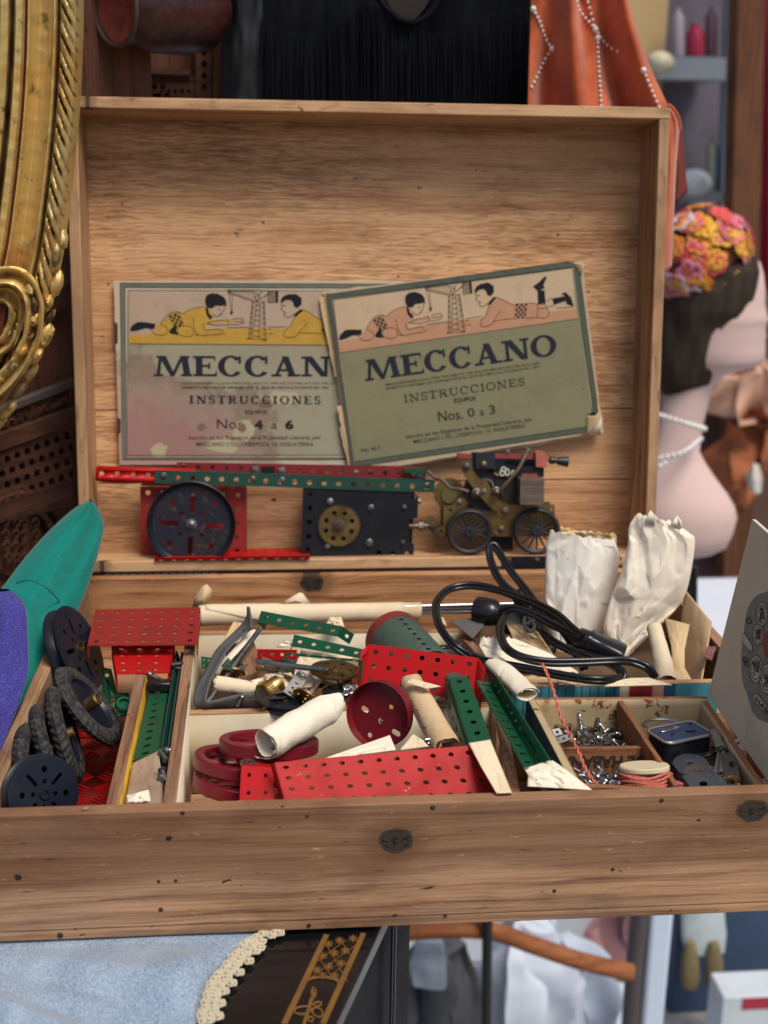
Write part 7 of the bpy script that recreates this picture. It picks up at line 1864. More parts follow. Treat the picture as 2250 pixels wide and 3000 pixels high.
def vfn(s, t):
    r = along(edge, t); l = V((-.34, r.y + .10 * (t - .2), r.z)); p = l.lerp(r, s)
    d = (r - p).length
    h = .0012 + .0030 * abs(noise.noise(V((p.x * 7, p.y * 14, 2)))) + .011 * max(0, noise.noise(V((p.x * 9 + p.y * 18, p.y * 5, 5)))) + .0130 * max(0, 1 - 3.2 * abs(noise.noise(V((p.x * 8 + p.y * 15, p.y * 4, 8))))) + .003 * max(0, 1 - 3 * abs(noise.noise(V((p.x * 20 - p.y * 8, p.y * 16, 3)))))
    roll = .0042 * math.exp(-(d - .008) ** 2 / .00008)
    under = .10 + .90 * max(0, min(1, (-.006 - p.y) / .05))
    return V((p.x, p.y, TZ + .0008 + (h * min(1, d / .02) + roll) * under + (.0 if d > .002 else -.0006)))
mb.grid(vfn, 110, 90)
part('cloth_sheet', mb, velvet, vel, solid=.0012, off=1)
rnd = random.Random(4); mb = MB(); tot = 11
for i in range(9):
    t = .20 + i * .075
    c = along(edge, t); c2 = along(edge, t + .01); d = (c2 - c).normalized(); n = V((-d.y, d.x, 0))
    if n.x < 0: n = -n
    for r_, cnt, rr in ((.003, 3, .0030), (.0085, 3, .0028), (.0132, 1, .0030)):
        for k in range(cnt):
            q = c + n * (r_ + rnd.uniform(-.001, .001)) + d * ((k - (cnt - 1) / 2) * .0044 + rnd.uniform(-.0008, .0008)) + V((0, 0, .0018))
            mb.tube([q + d * rr * math.cos(a) + n * rr * .9 * math.sin(a) + V((0, 0, .0006 * math.sin(3 * a))) for a in [j * PI / 5 for j in range(10)]], .00095, 5, True)
            mb.tube([q + d * rr * .4 * math.cos(a) + n * rr * .4 * math.sin(a) + V((0, 0, .001)) for a in [j * PI / 3 for j in range(6)]], .0011, 5, True)
part('lace_trim', mb, fabric('cream_lace', rgb(206, 192, 160), rgb(232, 222, 196), weave=2600, bump=.6), vel)

# ================================================================== left side: frame, carved screen, cloths
def inter(tab_, x):
    for (a, b), (c, d) in zip(tab_, tab_[1:]):
        if x <= c: return b + (d - b) * (x - a) / (c - a)
    return tab_[-1][1]
FY = .40
fc = [V((u, v, 0)) for u, v in ((243, -260), (242, -120), (239, 0), (238, 72), (235, 181), (228, 307), (221, 398), (210, 506), (197, 615), (186, 700), (170, 790), (142, 900), (108, 1000), (60, 1100), (0, 1190), (-80, 1280))]
fcs = spline(fc, 10)
prof = [(0, -.014), (2, .001), (10, .013), (30, .019), (50, .014), (60, .004), (64, -.002), (67, .010), (73, .0115), (80, .007), (100, .0), (122, -.003), (140, .004), (146, .0095), (150, .010), (154, .0045), (160, .0045), (166, .011), (184, .012), (191, .007), (196, -.006), (205, -.006), (209, .005), (230, .009), (240, .003), (300, -.004)]
lens = [0]
for a, b in zip(fcs, fcs[1:]): lens.append(lens[-1] + (b - a).length)
mb = MB(); NA, NL = 120, 330; mi = []
depth = (V((0, FY, .3)) - CAMPOS).dot(CF); kpx = depth / FPX
rows = []
for j in range(NL + 1):
    al = lens[-1] * j / NL; p = along(fcs, j / NL); q = along(fcs, min(1, j / NL + .004)); q0 = along(fcs, max(0, j / NL - .004))
    tg = (q - q0).normalized(); nn = V((-tg.y, tg.x, 0))
    for i in range(NA + 1):
        off = 300 * (i / NA) ** 1.25
        h = inter(prof, off); g = 0
        if 3 < off < 61:
            ph = (al + off * 1.9) / 44.0
            g = math.cos(2 * PI * ph); w_ = math.sin(PI * (off - 3) / 58)
            h += .0042 * w_ * (abs(math.cos(PI * ph)) ** .6 - .75)
            if int(math.floor(ph)) % 2 == 0 and 22 < off < 50 and abs((ph % 1) - .5) < .16: h -= .0045
        pp = p + nn * off
        dark = (3 < off < 61 and abs((( al + off * 1.9) / 44.0) % 1 - .5) < .10) or 193 < off < 207 or 61 < off < 65.5  # groove faces coloured dark: bole and the shade of the recess together
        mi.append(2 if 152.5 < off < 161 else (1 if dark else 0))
        wp = Y(pp.x, pp.y, FY); h += .0006 * noise.noise(wp * 120)
        rows.append(wp + V((0, -h, 0)))
n = NA + 1
fs = [(j * n + i, j * n + i + 1, (j + 1) * n + i + 1, (j + 1) * n + i) for j in range(NL) for i in range(NA)]
mb.add(rows, fs)
def gold(name, base, dark, w):
    m = NT(name)
    a = m.noise(70, None, 6, .65); b = m.noise(26, m.map((1, 1, .5)), 4, .6); c = m.noise(330, None, 3)
    k = m.mix(m.math('MULTIPLY', m.step(b, .38, .66), .75), base, rgb(206, 186, 128))
    k = m.mix(m.math('MULTIPLY', m.step(m.noise(17, None, 4), .52, .68), .7), k, rgb(196, 124, 44))
    wv_ = m.step(a, .60 - w * .12, .72)
    k = m.mix(m.math('MULTIPLY', wv_, .85), k, dark)
    m.set(col=k, metal=m.math('MULTIPLY_ADD', wv_, -.3, .5), rough=m.math('MULTIPLY_ADD', c, .4, .28), normal=m.bump(m.math('ADD', a, m.math('MULTIPLY', c, .4)), .30, .0012)); return m.m
g1 = gold('worn_gold_leaf', rgb(222, 184, 108), rgb(84, 54, 28), .55); g2 = gold('dark_gold_groove_shade', rgb(96, 68, 34), rgb(30, 20, 12), 1.0); g3 = paint('red_bole', rgb(112, 52, 28), .6, .2, chipcol=(.3, .2, .08), mott=.4)
fr = thing('gilded_frame', 'ornate gilded frame with a roped edge at the left of the chest', 'picture frame', Y(100, 700, FY))
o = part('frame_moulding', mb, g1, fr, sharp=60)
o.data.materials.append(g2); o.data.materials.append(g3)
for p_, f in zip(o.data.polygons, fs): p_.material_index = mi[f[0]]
def lump(mb, c, rx, ry, rz, rot=0, n=14, jit=.12, sd=0):
    M = Matrix.Translation(c) @ Matrix.Rotation(rot, 4, 'Y')
    vs = []
    for j in range(9):
        for i in range(n):
            a, b = 2 * PI * i / n, PI * j / 8
            d = V((math.cos(a) * math.sin(b), math.sin(a) * math.sin(b), math.cos(b))); k = 1 + jit * noise.noise(d * 2.2 + V((sd, sd, 0)))
            vs.append(M @ V((d.x * rx * k, d.y * ry * k, d.z * rz * k)))
    mb.add(vs, [(j * n + i, j * n + (i + 1) % n, (j + 1) * n + (i + 1) % n, (j + 1) * n + i) for j in range(8) for i in range(n)])
def fpt(u, v, d=0.0): return Y(u, v, FY) + V((0, -d, 0))
def volute(out, inn, h0, hr, name='scroll', m=None):
    O = spline([V((*q, 0)) for q in out], 8); I_ = spline([V((*q, 0)) for q in inn], 8)
    mb = MB()
    def fn(s, t):
        a, b = along(O, t), along(I_, t); q = a.lerp(b, s)
        h = h0 + hr * (abs(math.cos(PI * s)) ** 1.3 - .35) - .004 * (s > .97 or s < .03) + .0012 * math.sin(t * 40 + s * 6) * math.sin(PI * s)
        return fpt(q.x, q.y, h + .0010 * noise.noise(V((q.x * .06, q.y * .06, 1))))
    mb.grid(fn, 20, 70); part(name, mb, m or g1, fr, solid=.004, off=-1, sharp=50)
volute([(-60, 800), (8, 778), (70, 774), (118, 806), (142, 870), (140, 950), (116, 1020), (76, 1085), (20, 1140), (-60, 1180)], [(-60, 850), (12, 822), (58, 822), (86, 846), (98, 890), (96, 950), (78, 1005), (46, 1050), (0, 1090), (-60, 1120)], .030, .012)
volute([(-60, 862), (14, 834), (52, 836), (76, 862), (82, 900), (70, 960), (40, 1010), (-60, 1060)], [(-60, 900), (10, 872), (34, 876), (46, 896), (48, 922), (34, 960), (10, 985), (-60, 1010)], .022, .010)
mb = MB(); mb.grid(lambda s, t: fpt(-60 + 120 * s, 880 + 130 * t - 40 * s * t, .012 + .010 * math.sin(s * PI) + .0016 * math.sin(s * 26 + t * 5)), 40, 20); part('scroll_leaf', mb, g3, fr)
for k in range(7):   # beading lying in the hollow of the scroll
    u, v = ((108, 836), (121, 880), (120, 925), (108, 968), (86, 1012), (56, 1052), (18, 1092))[k]
    mb = MB(); lump(mb, fpt(u, v, .030), 13 * kpx, .007, 20 * kpx, (.1, .1, .3, .5, .7, .8, .9)[k], sd=k + 40, jit=.5); part('carved_leaf', mb, g2 if k % 2 else g1, fr)
for i, (u, v, rx, rz, ro) in enumerate(((170, 745, 16, 34, .2), (188, 700, 14, 28, .1), (168, 830, 18, 40, .3), (150, 880, 12, 20, .2), (148, 925, 13, 24, .6), (134, 985, 20, 42, .5), (112, 1040, 14, 30, .6), (92, 1090, 16, 34, .6), (62, 1140, 14, 32, .7), (30, 1196, 16, 34, .7), (-4, 1240, 16, 34, .8), (58, 1060, 14, 40, .5), (20, 1130, 14, 34, .6))):
    mb = MB(); lump(mb, fpt(u, v, .004 + .006 * (i % 3 == 0)), rx * kpx, .008, rz * kpx, ro, sd=i, jit=.35); part('carved_leaf', mb, g1 if i % 4 else g2, fr)
# carved wooden screen
cw = wood('carved_dark_wood', rgb(112, 72, 54), rgb(60, 34, 26), axis='Z', up='X', stain=.6, seed=5.0)
cw2 = wood('carved_dark_wood_flat', rgb(104, 66, 50), rgb(56, 32, 24), axis='X', up='Z', stain=.6, seed=2.0)
S0, S1 = V((-.34, .34, 0)), V((.08, .70, 0)); sdv = (S1 - S0).normalized(); sn = V((sdv.y, -sdv.x, 0))
def sp(u, v, d=0.0): return PL(u, v, S0 + sn * d, sn)
def sxy(u, v):
    p = sp(u, v); return ((p - S0).dot(sdv), p.z)
def sflat(mb, loops, th, d=0.0):
    return mb.flat([[sxy(*p) for p in l] for l in loops], th, fn=lambda x, y, z: S0 + sdv * x + V((0, 0, y)) + sn * (z + d))
scr = thing('carved_screen', 'dark carved wooden screen with lattice holes and an arch, behind the left of the chest', 'wooden screen', V((-.1, .55, -.5)))
mb = MB(); x0, x1 = -.25, .55
mb.hexa([S0 + sdv * x + V((0, 0, z)) + sn * d for z in (-.5, .75) for x, d in ((x0, -.02), (x1, -.02), (x1, -.012), (x0, -.012))]); part('back_board', mb, cw, scr)
hexh = lambda cx, cy, r: [(cx + r * .8 * math.cos(a), cy + r * math.sin(a)) for a in [PI / 6 + k * PI / 3 for k in range(6)]]
lp = [[(-120, 1375), (215, 1240), (215, 1480), (-120, 1560)]]
for r_ in range(4):
    for c_ in range(11):
        u = -95 + c_ * 29 + (14 if r_ % 2 else 0); v = 1392 + r_ * 36 - (u + 95) * .40 + r_ * (u + 95) * .012
        lp.append(hexh(u, v, 13))
mb = MB(); sflat(mb, lp, .010, -.004); part('lattice', mb, cw2, scr)
def sbar(name, a, b, wv_, th, d, m=cw2):
    A, B = sp(*a), sp(*b); mb = MB(); h = V((0, 0, wv_ / 2))
    mb.hexa([A - h + sn * d, B - h + sn * d, B - h + sn * (d + th), A - h + sn * (d + th), A + h + sn * d, B + h + sn * d, B + h + sn * (d + th), A + h + sn * (d + th)]); part(name, mb, m, scr, bevel=.002)
sbar('rail', (-120, 1335), (215, 1215), .020, .012, -.006)
sbar('rail', (-120, 1290), (215, 1165), .030, .006, -.008)
sbar('rail', (-120, 1250), (215, 1120), .010, .010, -.006, plain('grey_brown_rail', rgb(96, 84, 80), .6, mott=.4))
sbar('rail', (-120, 950), (215, 860), .030, .008, -.008)
mb = MB(); rr_ = random.Random(6)
for i in range(26):   # shallow leaf carving on the wide rail
    u = -60 + i * 10.5; v = 1290 - (u + 120) * .373
    mb.tube(spline([sp(u + rr_.uniform(-8, 8), v + rr_.uniform(-16, 16), .0005) for _ in range(4)], 4), .0018, 5)
part('leaf_carving', mb, cw2, scr)
for rad, wd in ((128, .0055), (94, .0045)):
    mb = MB(); mb.tube([sp(62 + rad * math.cos(a), 1590 - rad * 1.15 * math.sin(a), -.004) for a in [i * PI / 24 for i in range(-6, 31)]], wd, 8); part('arch_moulding', mb, cw2, scr)
lp = [[(62 + 92 * math.cos(a), 1590 - 106 * math.sin(a)) for a in [i * PI / 20 for i in range(-8, 29)]], [(60, 1480), (98, 1500), (76, 1528), (66, 1530)], [(70, 1545), (74, 1700), (60, 1700)]]
mb = MB(); sflat(mb, lp, .008, -.007); part('arch_panel', mb, cw2, scr)
mb = MB()
for i in range(16):
    u, v = 10 + (i % 4) * 28 + rr_.uniform(-6, 6), 1530 + (i // 4) * 34
    mb.tube(spline([sp(u, v, -.001), sp(u + 12, v - 12, .0005), sp(u + 20, v + 2, .0005), sp(u + 10, v + 14, -.001)], 5), .0016, 5)
part('leaf_carving', mb, cw2, scr)
# upper panel of the same dark furniture behind the lid
BY = .80
cab = thing('carved_cabinet', 'dark carved cabinet back with a pierced rail, above and behind the left of the lid', 'cabinet', Y(400, 400, BY))
def bp_(u, v, d=0.0): return Y(u, v, BY) + V((0, -d, 0))
def bflat(mb, loops, th, d=0.0):
    lp = [[(bp_(*p).x, bp_(*p).z) for p in l] for l in loops]
    return mb.flat(lp, th, fn=lambda x, y, z: V((x, BY - z - d, y)))
mb = MB(); mb.box((Y(90, 0, BY).x, BY, -.42), (Y(1880, 1500, BY).x, BY + .02, .36)); part('added_gap_dark_board', mb, cw, cab)  # board added behind the lid to darken the hinge gap
mb = MB(); bflat(mb, [[(100, -300), (700, -300), (700, 420), (100, 420)]], .02, -.02); part('back_board', mb, cw, cab)
lp = [[(150, 210), (620, 226), (620, 330), (150, 330)]]
for r_ in range(2):
    for c_ in range(10): lp.append(hexh(262 + c_ * 24 + (12 if r_ else 0), 256 + r_ * 28, 12))
for c_ in range(9): lp.append(circ(395 + c_ * 20, 268, 6, 8))
mb = MB(); bflat(mb, lp, .012, .002); part('pierced_rail', mb, cw2, cab)
mb = MB(); bflat(mb, [[(575, -300), (625, -300), (625, 330), (575, 330)]] + [hexh(600, 20 + i * 34, 11) for i in range(8)], .014, .006); part('pierced_stile', mb, cw2, cab)
mb = MB(); bflat(mb, [[(628, -300), (652, -300), (652, 330), (628, 330)]], .03, .01); part('stile', mb, cw, cab)
mb = MB(); bflat(mb, [[(150, 190), (560, 205), (560, 222), (150, 208)]], .018, .004); part('rail', mb, cw2, cab)
# leather tube
m = NT('brown_leather'); a = m.noise(40, None, 6, .65); b = m.noise(300, None, 3)
m.set(col=m.mix(m.step(a, .42, .66), rgb(44, 20, 18), rgb(74, 36, 28)), rough=.38, spec=.45, normal=m.bump(m.math('ADD', a, m.math('MULTIPLY', b, .4)), .5, .0015)); leather = m.m
lc = Y(345, 22, .64); la = V((.72, .62, .05)).normalized()
lx, ly, lz = frame_from_z(la); LM = mat4(lc, lx, ly, lz)
rt = thing('leather_holster', 'dark brown leather tube with a red lined open end, above the left of the lid', 'leather tube', LM)
mb = MB(); mb.lathe([(.0335, -.004), (.0365, -.005), (.0385, -.002), (.037, .004), (.041, .02), (.044, .05), (.045, .085), (.041, .11), (.03, .125), (0, .13)], 40, None, False); part('leather_body', mb, leather, rt, world=False)
mb = MB(); mb.tube([V((.0365 * math.cos(a), .0365 * math.sin(a), -.003)) for a in [i * PI / 24 for i in range(48)]], .0028, 8, True); part('worn_rim', mb, plain('worn_leather_edge', rgb(74, 54, 52), .6, mott=.5), rt, world=False)
mb = MB(); mb.grid(lambda s, t: V((.0345 * t * math.cos(s * 2 * PI), .0345 * t * math.sin(s * 2 * PI), .012 * (1 - t) + .004 * math.sin(s * 2 * PI * 5) * t * (1.2 - t))), 60, 14, True); part('red_lining', mb, paint('red_leather_lining', rgb(150, 70, 54), .5, mott=.4), rt, world=False)
# ================================================================== clothes hanging behind the lid
m = NT('black_suede'); a = m.noise(60, m.map((1, 1, .15)), 4); m.set(col=m.mix(m.step(a, .35, .7), (.0025, .0030, .0055), (.006, .0075, .012)), rough=.85, spec=.12); suede = m.m
jk = thing('fringed_jacket', 'black fringed jacket hanging behind the top of the lid', 'jacket', Y(1100, 300, .74))
mb = MB(); mb.grid(lambda s, t: Y(760 + 810 * s, -320 + 760 * t, .745) + V((0, -.006 * math.sin(s * 19 + t * 2) - .010 * noise.noise(V((s * 5, t * 3, 1))), 0)), 60, 40); part('jacket_body', mb, suede, jk, solid=.003)
mb = MB(); rr_ = random.Random(12)
for i in range(92):
    u = 770 + i * 8.7; top = 60 + 40 * math.sin(i * .13) + rr_.uniform(-6, 6)
    A = Y(u, top, .728 + rr_.uniform(-.005, .004)); B = Y(u + rr_.uniform(-6, 6), 430, .728 + rr_.uniform(-.006, .005)); mdl = A.lerp(B, .5) + V((rr_.uniform(-.002, .002), rr_.uniform(-.004, .002), 0))
    w_ = .0011
    P = spline([A, mdl, B], 5); mb.tube(P, w_, 5, flat=.4)
part('fringe', mb, suede, jk)
mb = MB(); mb.tube(spline([Y(u, v, .722) for u, v in ((1080, -60), (1120, 10), (1165, 52), (1205, 66), (1245, 52), (1280, 10), (1310, -50))], 8), .0035, 8); part('neck_seam', mb, suede, jk)
mb = MB(); mb.grid(lambda s, t: Y(1095 + 200 * s, -90 + 150 * t * (1 - (2 * s - 1) ** 2), .735), 16, 10); part('neck_opening', mb, plain('brown_lining', (.022, .014, .010), .8), jk)
ls_ = plain('dark_blue_leather', (.006, .007, .010), .5, mott=.4)
mb = MB(); mb.grid(lambda s, t: Y(652 + 118 * s, -320 + 760 * t, .735) + V((0, -.014 * math.sin(s * PI) - .006 * noise.noise(V((s * 4, t * 7, 3))), 0)), 20, 40); single('leather_sleeve', mb, ls_, 'dark blue leather sleeve hanging beside the black fringed jacket', 'sleeve', solid=.003)
# rust coloured scarf with beads
m = NT('rust_suede'); a = m.noise(24, None, 4); b = m.noise(600, None, 2)
m.set(col=m.mix(m.step(a, .35, .7), rgb(178, 84, 50), rgb(206, 106, 66)), rough=.72, spec=.2, sheen=.35, normal=m.bump(b, .1, .0006)); rust = m.m
sf = thing('beaded_scarf', 'rust orange scarf with white beads hanging over the right corner of the lid', 'scarf', Y(1750, 300, .68))
SY = .675
def sfn(s, t):
    ul = 1572 - 34 * t; ur = 1812 + 60 * t + 100 * t * t
    u = ul + (ur - ul) * s; v = -140 + 500 * t
    f = .018 * math.sin(s * 11.5 - t * 1.4 + 1.0) * (.55 + .6 * t) + .008 * math.sin(s * 23 + 2 + t * 2)
    return Y(u, v, SY) + V((0, f, 0))
mb = MB(); mb.grid(sfn, 80, 50); part('scarf_cloth', mb, rust, sf, solid=.0016)
bw = plain('white_bead', rgb(226, 220, 214), .3)
def bead(mb, c, r, n=8):
    vs = [c + V((r * math.cos(2 * PI * i / n) * math.sin(PI * j / 5), r * math.sin(2 * PI * i / n) * math.sin(PI * j / 5), r * math.cos(PI * j / 5))) for j in range(6) for i in range(n)]
    mb.add(vs, [(j * n + i, j * n + (i + 1) % n, (j + 1) * n + (i + 1) % n, (j + 1) * n + i) for j in range(5) for i in range(n)])
mb = MB()
for (s0, t0), (s1, t1), n_ in (((.02, .33), (.22, .56), 9), ((.22, .56), (.0, .82), 9), ((.58, .22), (.64, .50), 8), ((.64, .50), (.50, .96), 16), ((.40, .25), (.63, .45), 9), ((.63, .45), (.82, .60), 7), ((.90, .70), (.925, .97), 9), ((.80, .92), (.92, .98), 4)):
    for i in range(n_):
        t = i / n_; q = sfn(s0 + (s1 - s0) * t, t0 + (t1 - t0) * t); bead(mb, q + V((0, -.0022, 0)), .0019 if i else .0036)
part('beadwork', mb, bw, sf)
mb = MB()
Lf = [Y(u, v, .60) for u, v in ((1950, 312), (1958, 345), (1960, 480), (1950, 640), (1936, 800))]; Rf = [Y(u, v, .62) for u, v in ((1962, 310), (1990, 350), (1980, 480), (1972, 640), (1966, 782))]
mb.grid(lambda s, t: along(Lf, t).lerp(along(Rf, t), s) + V((0, -.004 * math.sin(s * PI), 0)), 8, 30); part('scarf_end', mb, rust, sf, solid=.0016)
mb = MB(); Lf = [Y(u, v, .66) for u, v in ((1972, 330), (1985, 480), (1980, 600))]; Rf = [Y(u, v, .68) for u, v in ((1998, 380), (2006, 500), (2014, 560))]
mb.grid(lambda s, t: along(Lf, t).lerp(along(Rf, t), s), 6, 14); part('scarf_end', mb, plain('dark_red_suede', rgb(120, 46, 36), .8), sf, solid=.0016)
mb = MB(); mb.tube(spline([Y(u, v, .60) for u, v in ((1958, 306), (1972, 318), (1988, 345), (1994, 380))], 6), .0016, 6); part('scarf_cord', mb, rust, sf)
# teal and purple cloths over the left wall
def roll(name, label, left, right, ys, bulge, m, folds, cat='cloth', seed=0.0):
    n_ = len(left); Lf = spline([Y(u, v, y) for (u, v), y in zip(left, ys)], 6); Rf = spline([Y(u, v, y) for (u, v), y in zip(right, ys)], 6)
    mb = MB(); NU, NV = 110, 90; FF = Facets(26, int(seed * 10) + 2)
    def fn(s, t):
        q = (1 - math.cos(s * 2 * PI)) / 2; side = 1 if s < .5 else -1
        a, b = along(Lf, t), along(Rf, t); p = a.lerp(b, q); nn = (CAMPOS - p); nn.z *= .3; nn.normalize()
        e = math.sin(s * 2 * PI) * side
        cap = min(1, t * 14 + .12) ** .6
        f = folds * math.sin(q * 9 + seed + t * 2.2) * math.sin(PI * q) + .6 * folds * noise.noise(V((q * 4 + seed, t * 5, side)))
        f += folds * 1.0 * FF(q, t)
        return p + nn * (side * bulge * e * cap + f * cap * (1 if side > 0 else .3))
    mb.grid(fn, NU, NV, True); return single(name, mb, m, label, cat, sharp=30)
teal = fabric('teal_felt', rgb(14, 116, 106), rgb(24, 140, 128), weave=2200, sheen=.3, bump=.12, blot=.45)
roll('cloth_roll', 'teal cloth roll draped over the left wall of the chest', [(262, 1466), (205, 1500), (120, 1580), (30, 1690), (-30, 1800), (-40, 2080)], [(270, 1467), (292, 1500), (303, 1560), (254, 1725), (182, 1872), (60, 2060)], [.45, .445, .42, .37, .31, .21], .022, teal, .007)
mb = MB(); mb.tube(spline([Y(u, v, y) for u, v, y in ((48, 1708, .330), (85, 1700, .318), (130, 1718, .312), (160, 1745, .322), (176, 1765, .332))], 6), .0006, 6)
part('seam', mb, plain('dark_teal', rgb(12, 100, 92), .8), bpy.data.objects['cloth_roll'])
purple = fabric('violet_knit', rgb(62, 58, 132), rgb(82, 78, 160), weave=500, sheen=.3, bump=.7, blot=.3, stretch=(1, 1, 4))
roll('cloth_roll', 'violet knitted cloth hanging over the left wall in front of the teal roll', [(-60, 1730), (-80, 1800), (-100, 1900), (-120, 2050), (-140, 2260)], [(30, 1728), (74, 1775), (82, 1860), (78, 1990), (0, 2200)], [.235, .225, .205, .175, .115], .022, purple, .004, seed=2.0)
# ================================================================== behind and below: the blurred shop
def folds(mb, amp, fr=26, sd=0):
    """cloth folds running down a lofted heap"""
    mb.v = [q + V((noise.noise(V((q.x * fr + sd, q.y * fr, q.z * 5))), noise.noise(V((q.x * fr, q.y * fr + sd, q.z * 5 + 4))), .5 * noise.noise(V((q.x * fr * .6, q.y * 8, q.z * 9 + sd))))) * amp for q in mb.v]
    return mb
def loft(secs, dist_y, k=1.0, n=28):
    if n > 28:
        s2 = []
        for a, b in zip(secs, secs[1:]): s2 += [tuple(x + (y - x) * i / 6 for x, y in zip(a, b)) for i in range(6)]
        secs = s2 + [secs[-1]]
    """stack of oval sections (v, u left, u right, depth ratio) standing at the plane y = dist_y"""
    vs, fs = [], []
    for v, ul, ur, dr in secs:
        a, b = Y(ul, v, dist_y), Y(ur, v, dist_y); c = (a + b) / 2; r = (b - a).length / 2
        vs += [V((c.x + r * math.cos(2 * PI * i / n), c.y + r * dr * math.sin(2 * PI * i / n), c.z)) for i in range(n)]
    m_ = len(secs)
    for j in range(m_ - 1):
        for i in range(n): fs.append((j * n + i, (j + 1) * n + i, (j + 1) * n + (i + 1) % n, j * n + (i + 1) % n))
    fs += [tuple(range(n)), tuple(reversed([(m_ - 1) * n + i for i in range(n)]))]
    return MB().add(vs, fs)
FZ = -1.40
mb = MB(); mb.grid(lambda s, t: V((-6 + 12 * s, -6 + 12 * t, FZ)), 4, 4)
fm = NT('pale_pavement'); a = fm.noise(6, None, 5); fm.set(col=fm.mix(a, (.22, .22, .23), (.36, .36, .37)), rough=.8)
add_props(part('ground', mb, fm.m, None), kind='structure')
mb = MB(); mb.box((-4, 4.2, FZ), (6, 4.4, 3.2)); single('shop_wall', mb, paint('brown_grey_wall', rgb(112, 92, 82), .8, mott=.4, dirt=.4, scale=.05), 'dim brown grey wall far behind the chest', 'wall')
def ybox(a, b, y, th, mbx=None):
    p, q = Y(*a, y), Y(*b, y); mb = mbx or MB()
    return mb.box((min(p.x, q.x), y, min(p.z, q.z)), (max(p.x, q.x), y + th, max(p.z, q.z)))
def quadbox(px, y, th, mbx=None):
    P = [Y(*p, y) for p in px]; mb = mbx or MB(); o = V((0, th, 0))
    return mb.hexa([P[0], P[1], P[1] + o, P[0] + o, P[3], P[2], P[2] + o, P[3] + o])
# display cabinet
CY = 3.2
cb = thing('display_cabinet', 'tall glass display cabinet with a blue grey metal post, far behind the scarf', 'cabinet', Y(2050, 600, CY))
part('back_panel', ybox((1935, -300), (2140, 640), CY + .18, .02), plain('mauve_grey_panel', rgb(112, 104, 116), .6, mott=.6, scale=.2), cb)
part('metal_post', quadbox([(2112, 640), (2150, 640), (2186, -200), (2136, -200)], CY - .02, .04), plain('blue_grey_metal', rgb(132, 152, 176), .35, .3, scale=.2), cb, bevel=.004)
part('shelf', ybox((1930, 165), (2125, 235), CY - .04, .2), plain('grey_shelf', rgb(132, 140, 150), .4, mott=.3, scale=.2), cb)
part('shelf', ybox((1930, 560), (2125, 590), CY - .04, .2), plain('dark_shelf', rgb(84, 88, 96), .4, mott=.3, scale=.2), cb)
for k, (u0, v0, u1, v1, c, lab) in enumerate(((2010, 70, 2062, 165, rgb(150, 30, 60), 'crimson jar on the upper cabinet shelf'), (1968, 20, 2004, 165, rgb(150, 140, 150), 'pale lilac jar on the upper cabinet shelf'), (2066, 20, 2100, 165, rgb(90, 60, 74), 'dark plum bottle on the upper cabinet shelf'), (1962, 420, 2000, 560, rgb(60, 70, 78), 'dark grey bottle on the lower cabinet shelf'), (2070, 400, 2104, 560, rgb(128, 132, 124), 'grey green bottle on the lower cabinet shelf'))):
    single('glass_jar', loft([(v1, u0, u1, 1), (v0 + 30, u0, u1, 1), (v0 + 12, u0 + 12, u1 - 12, 1), (v0, u0 + 12, u1 - 12, 1)], CY + .03), plain('jar_glaze', c, .25, spec=.5), lab, 'jar')
part('side_panel', ybox((1790, -300), (1932, 360), CY + .1, .03), plain('beige_panel', rgb(196, 166, 116), .7, mott=.3, scale=.2), cb)
single('globe_lamp', loft([(535 + 40 * math.cos(a), 2036 - 46 * math.sin(a) - 1, 2036 + 46 * math.sin(a) + 1, 1) for a in [i * PI / 10 for i in range(11)]], 3.0), plain('white_globe', rgb(206, 216, 216), .3), 'small white glass globe behind the flowered hat', 'globe')
single('globe_stand', loft([(640, 2020, 2054, 1), (575, 2024, 2050, 1)], 3.0), plain('pale_stand', rgb(150, 156, 150), .4), 'pale stem under the white glass globe', 'stand')
single('cream_knob', loft([(185 + 36 * math.cos(a), 1934 - 40 * math.sin(a) - 1, 1934 + 40 * math.sin(a) + 1, 1) for a in [i * PI / 10 for i in range(11)]], 3.0), plain('cream_knob', rgb(212, 204, 170), .4), 'round cream knob beside the rust scarf', 'knob')
single('wooden_post', quadbox([(2120, 1700), (2205, 1700), (2246, -200), (2168, -200)], 2.8, .08), wood('dark_post_wood', rgb(120, 78, 52), rgb(70, 42, 28), axis='Z', up='X'), 'brown wooden post right of the display cabinet', 'post')
mb = MB(); mb.grid(lambda s, t: Y(2196 + 240 * s, -200 + 2200 * t, 3.4) + V((0, .03 * math.sin(s * 22), 0)), 40, 6); single('red_curtain', mb, fabric('crimson_curtain', rgb(158, 30, 56), weave=60), 'crimson curtain hanging at the far right edge', 'curtain', solid=.01)
single('pink_cloth', folds(loft([(1230, 2110, 2290, .4), (1160, 2096, 2290, .4), (1090, 2110, 2280, .4), (1075, 2150, 2250, .4)], 2.6, n=64), 0.08), plain('salmon_cloth', rgb(206, 158, 132), .8, mott=.6, scale=.2), 'salmon pink cloth heap behind the mannequin neck', 'cloth', sharp=60)
single('orange_cloth', folds(loft([(1480, 2120, 2190, .4), (1400, 2100, 2250, .4), (1320, 2110, 2290, .4), (1250, 2150, 2290, .4), (1215, 2190, 2280, .4)], 2.58, n=64), 0.09), plain('orange_brown_cloth', rgb(164, 92, 54), .8, mott=.7, scale=.3), 'orange brown cloth below the salmon pink heap', 'cloth')
single('white_ornament', folds(loft([(1440, 2190, 2230, 1), (1400, 2182, 2236, 1), (1360, 2195, 2226, 1)], 2.5, n=64), 0.02), plain('white_ornament', rgb(210, 200, 190), .5), 'small white ornament on the orange brown cloth', 'ornament')
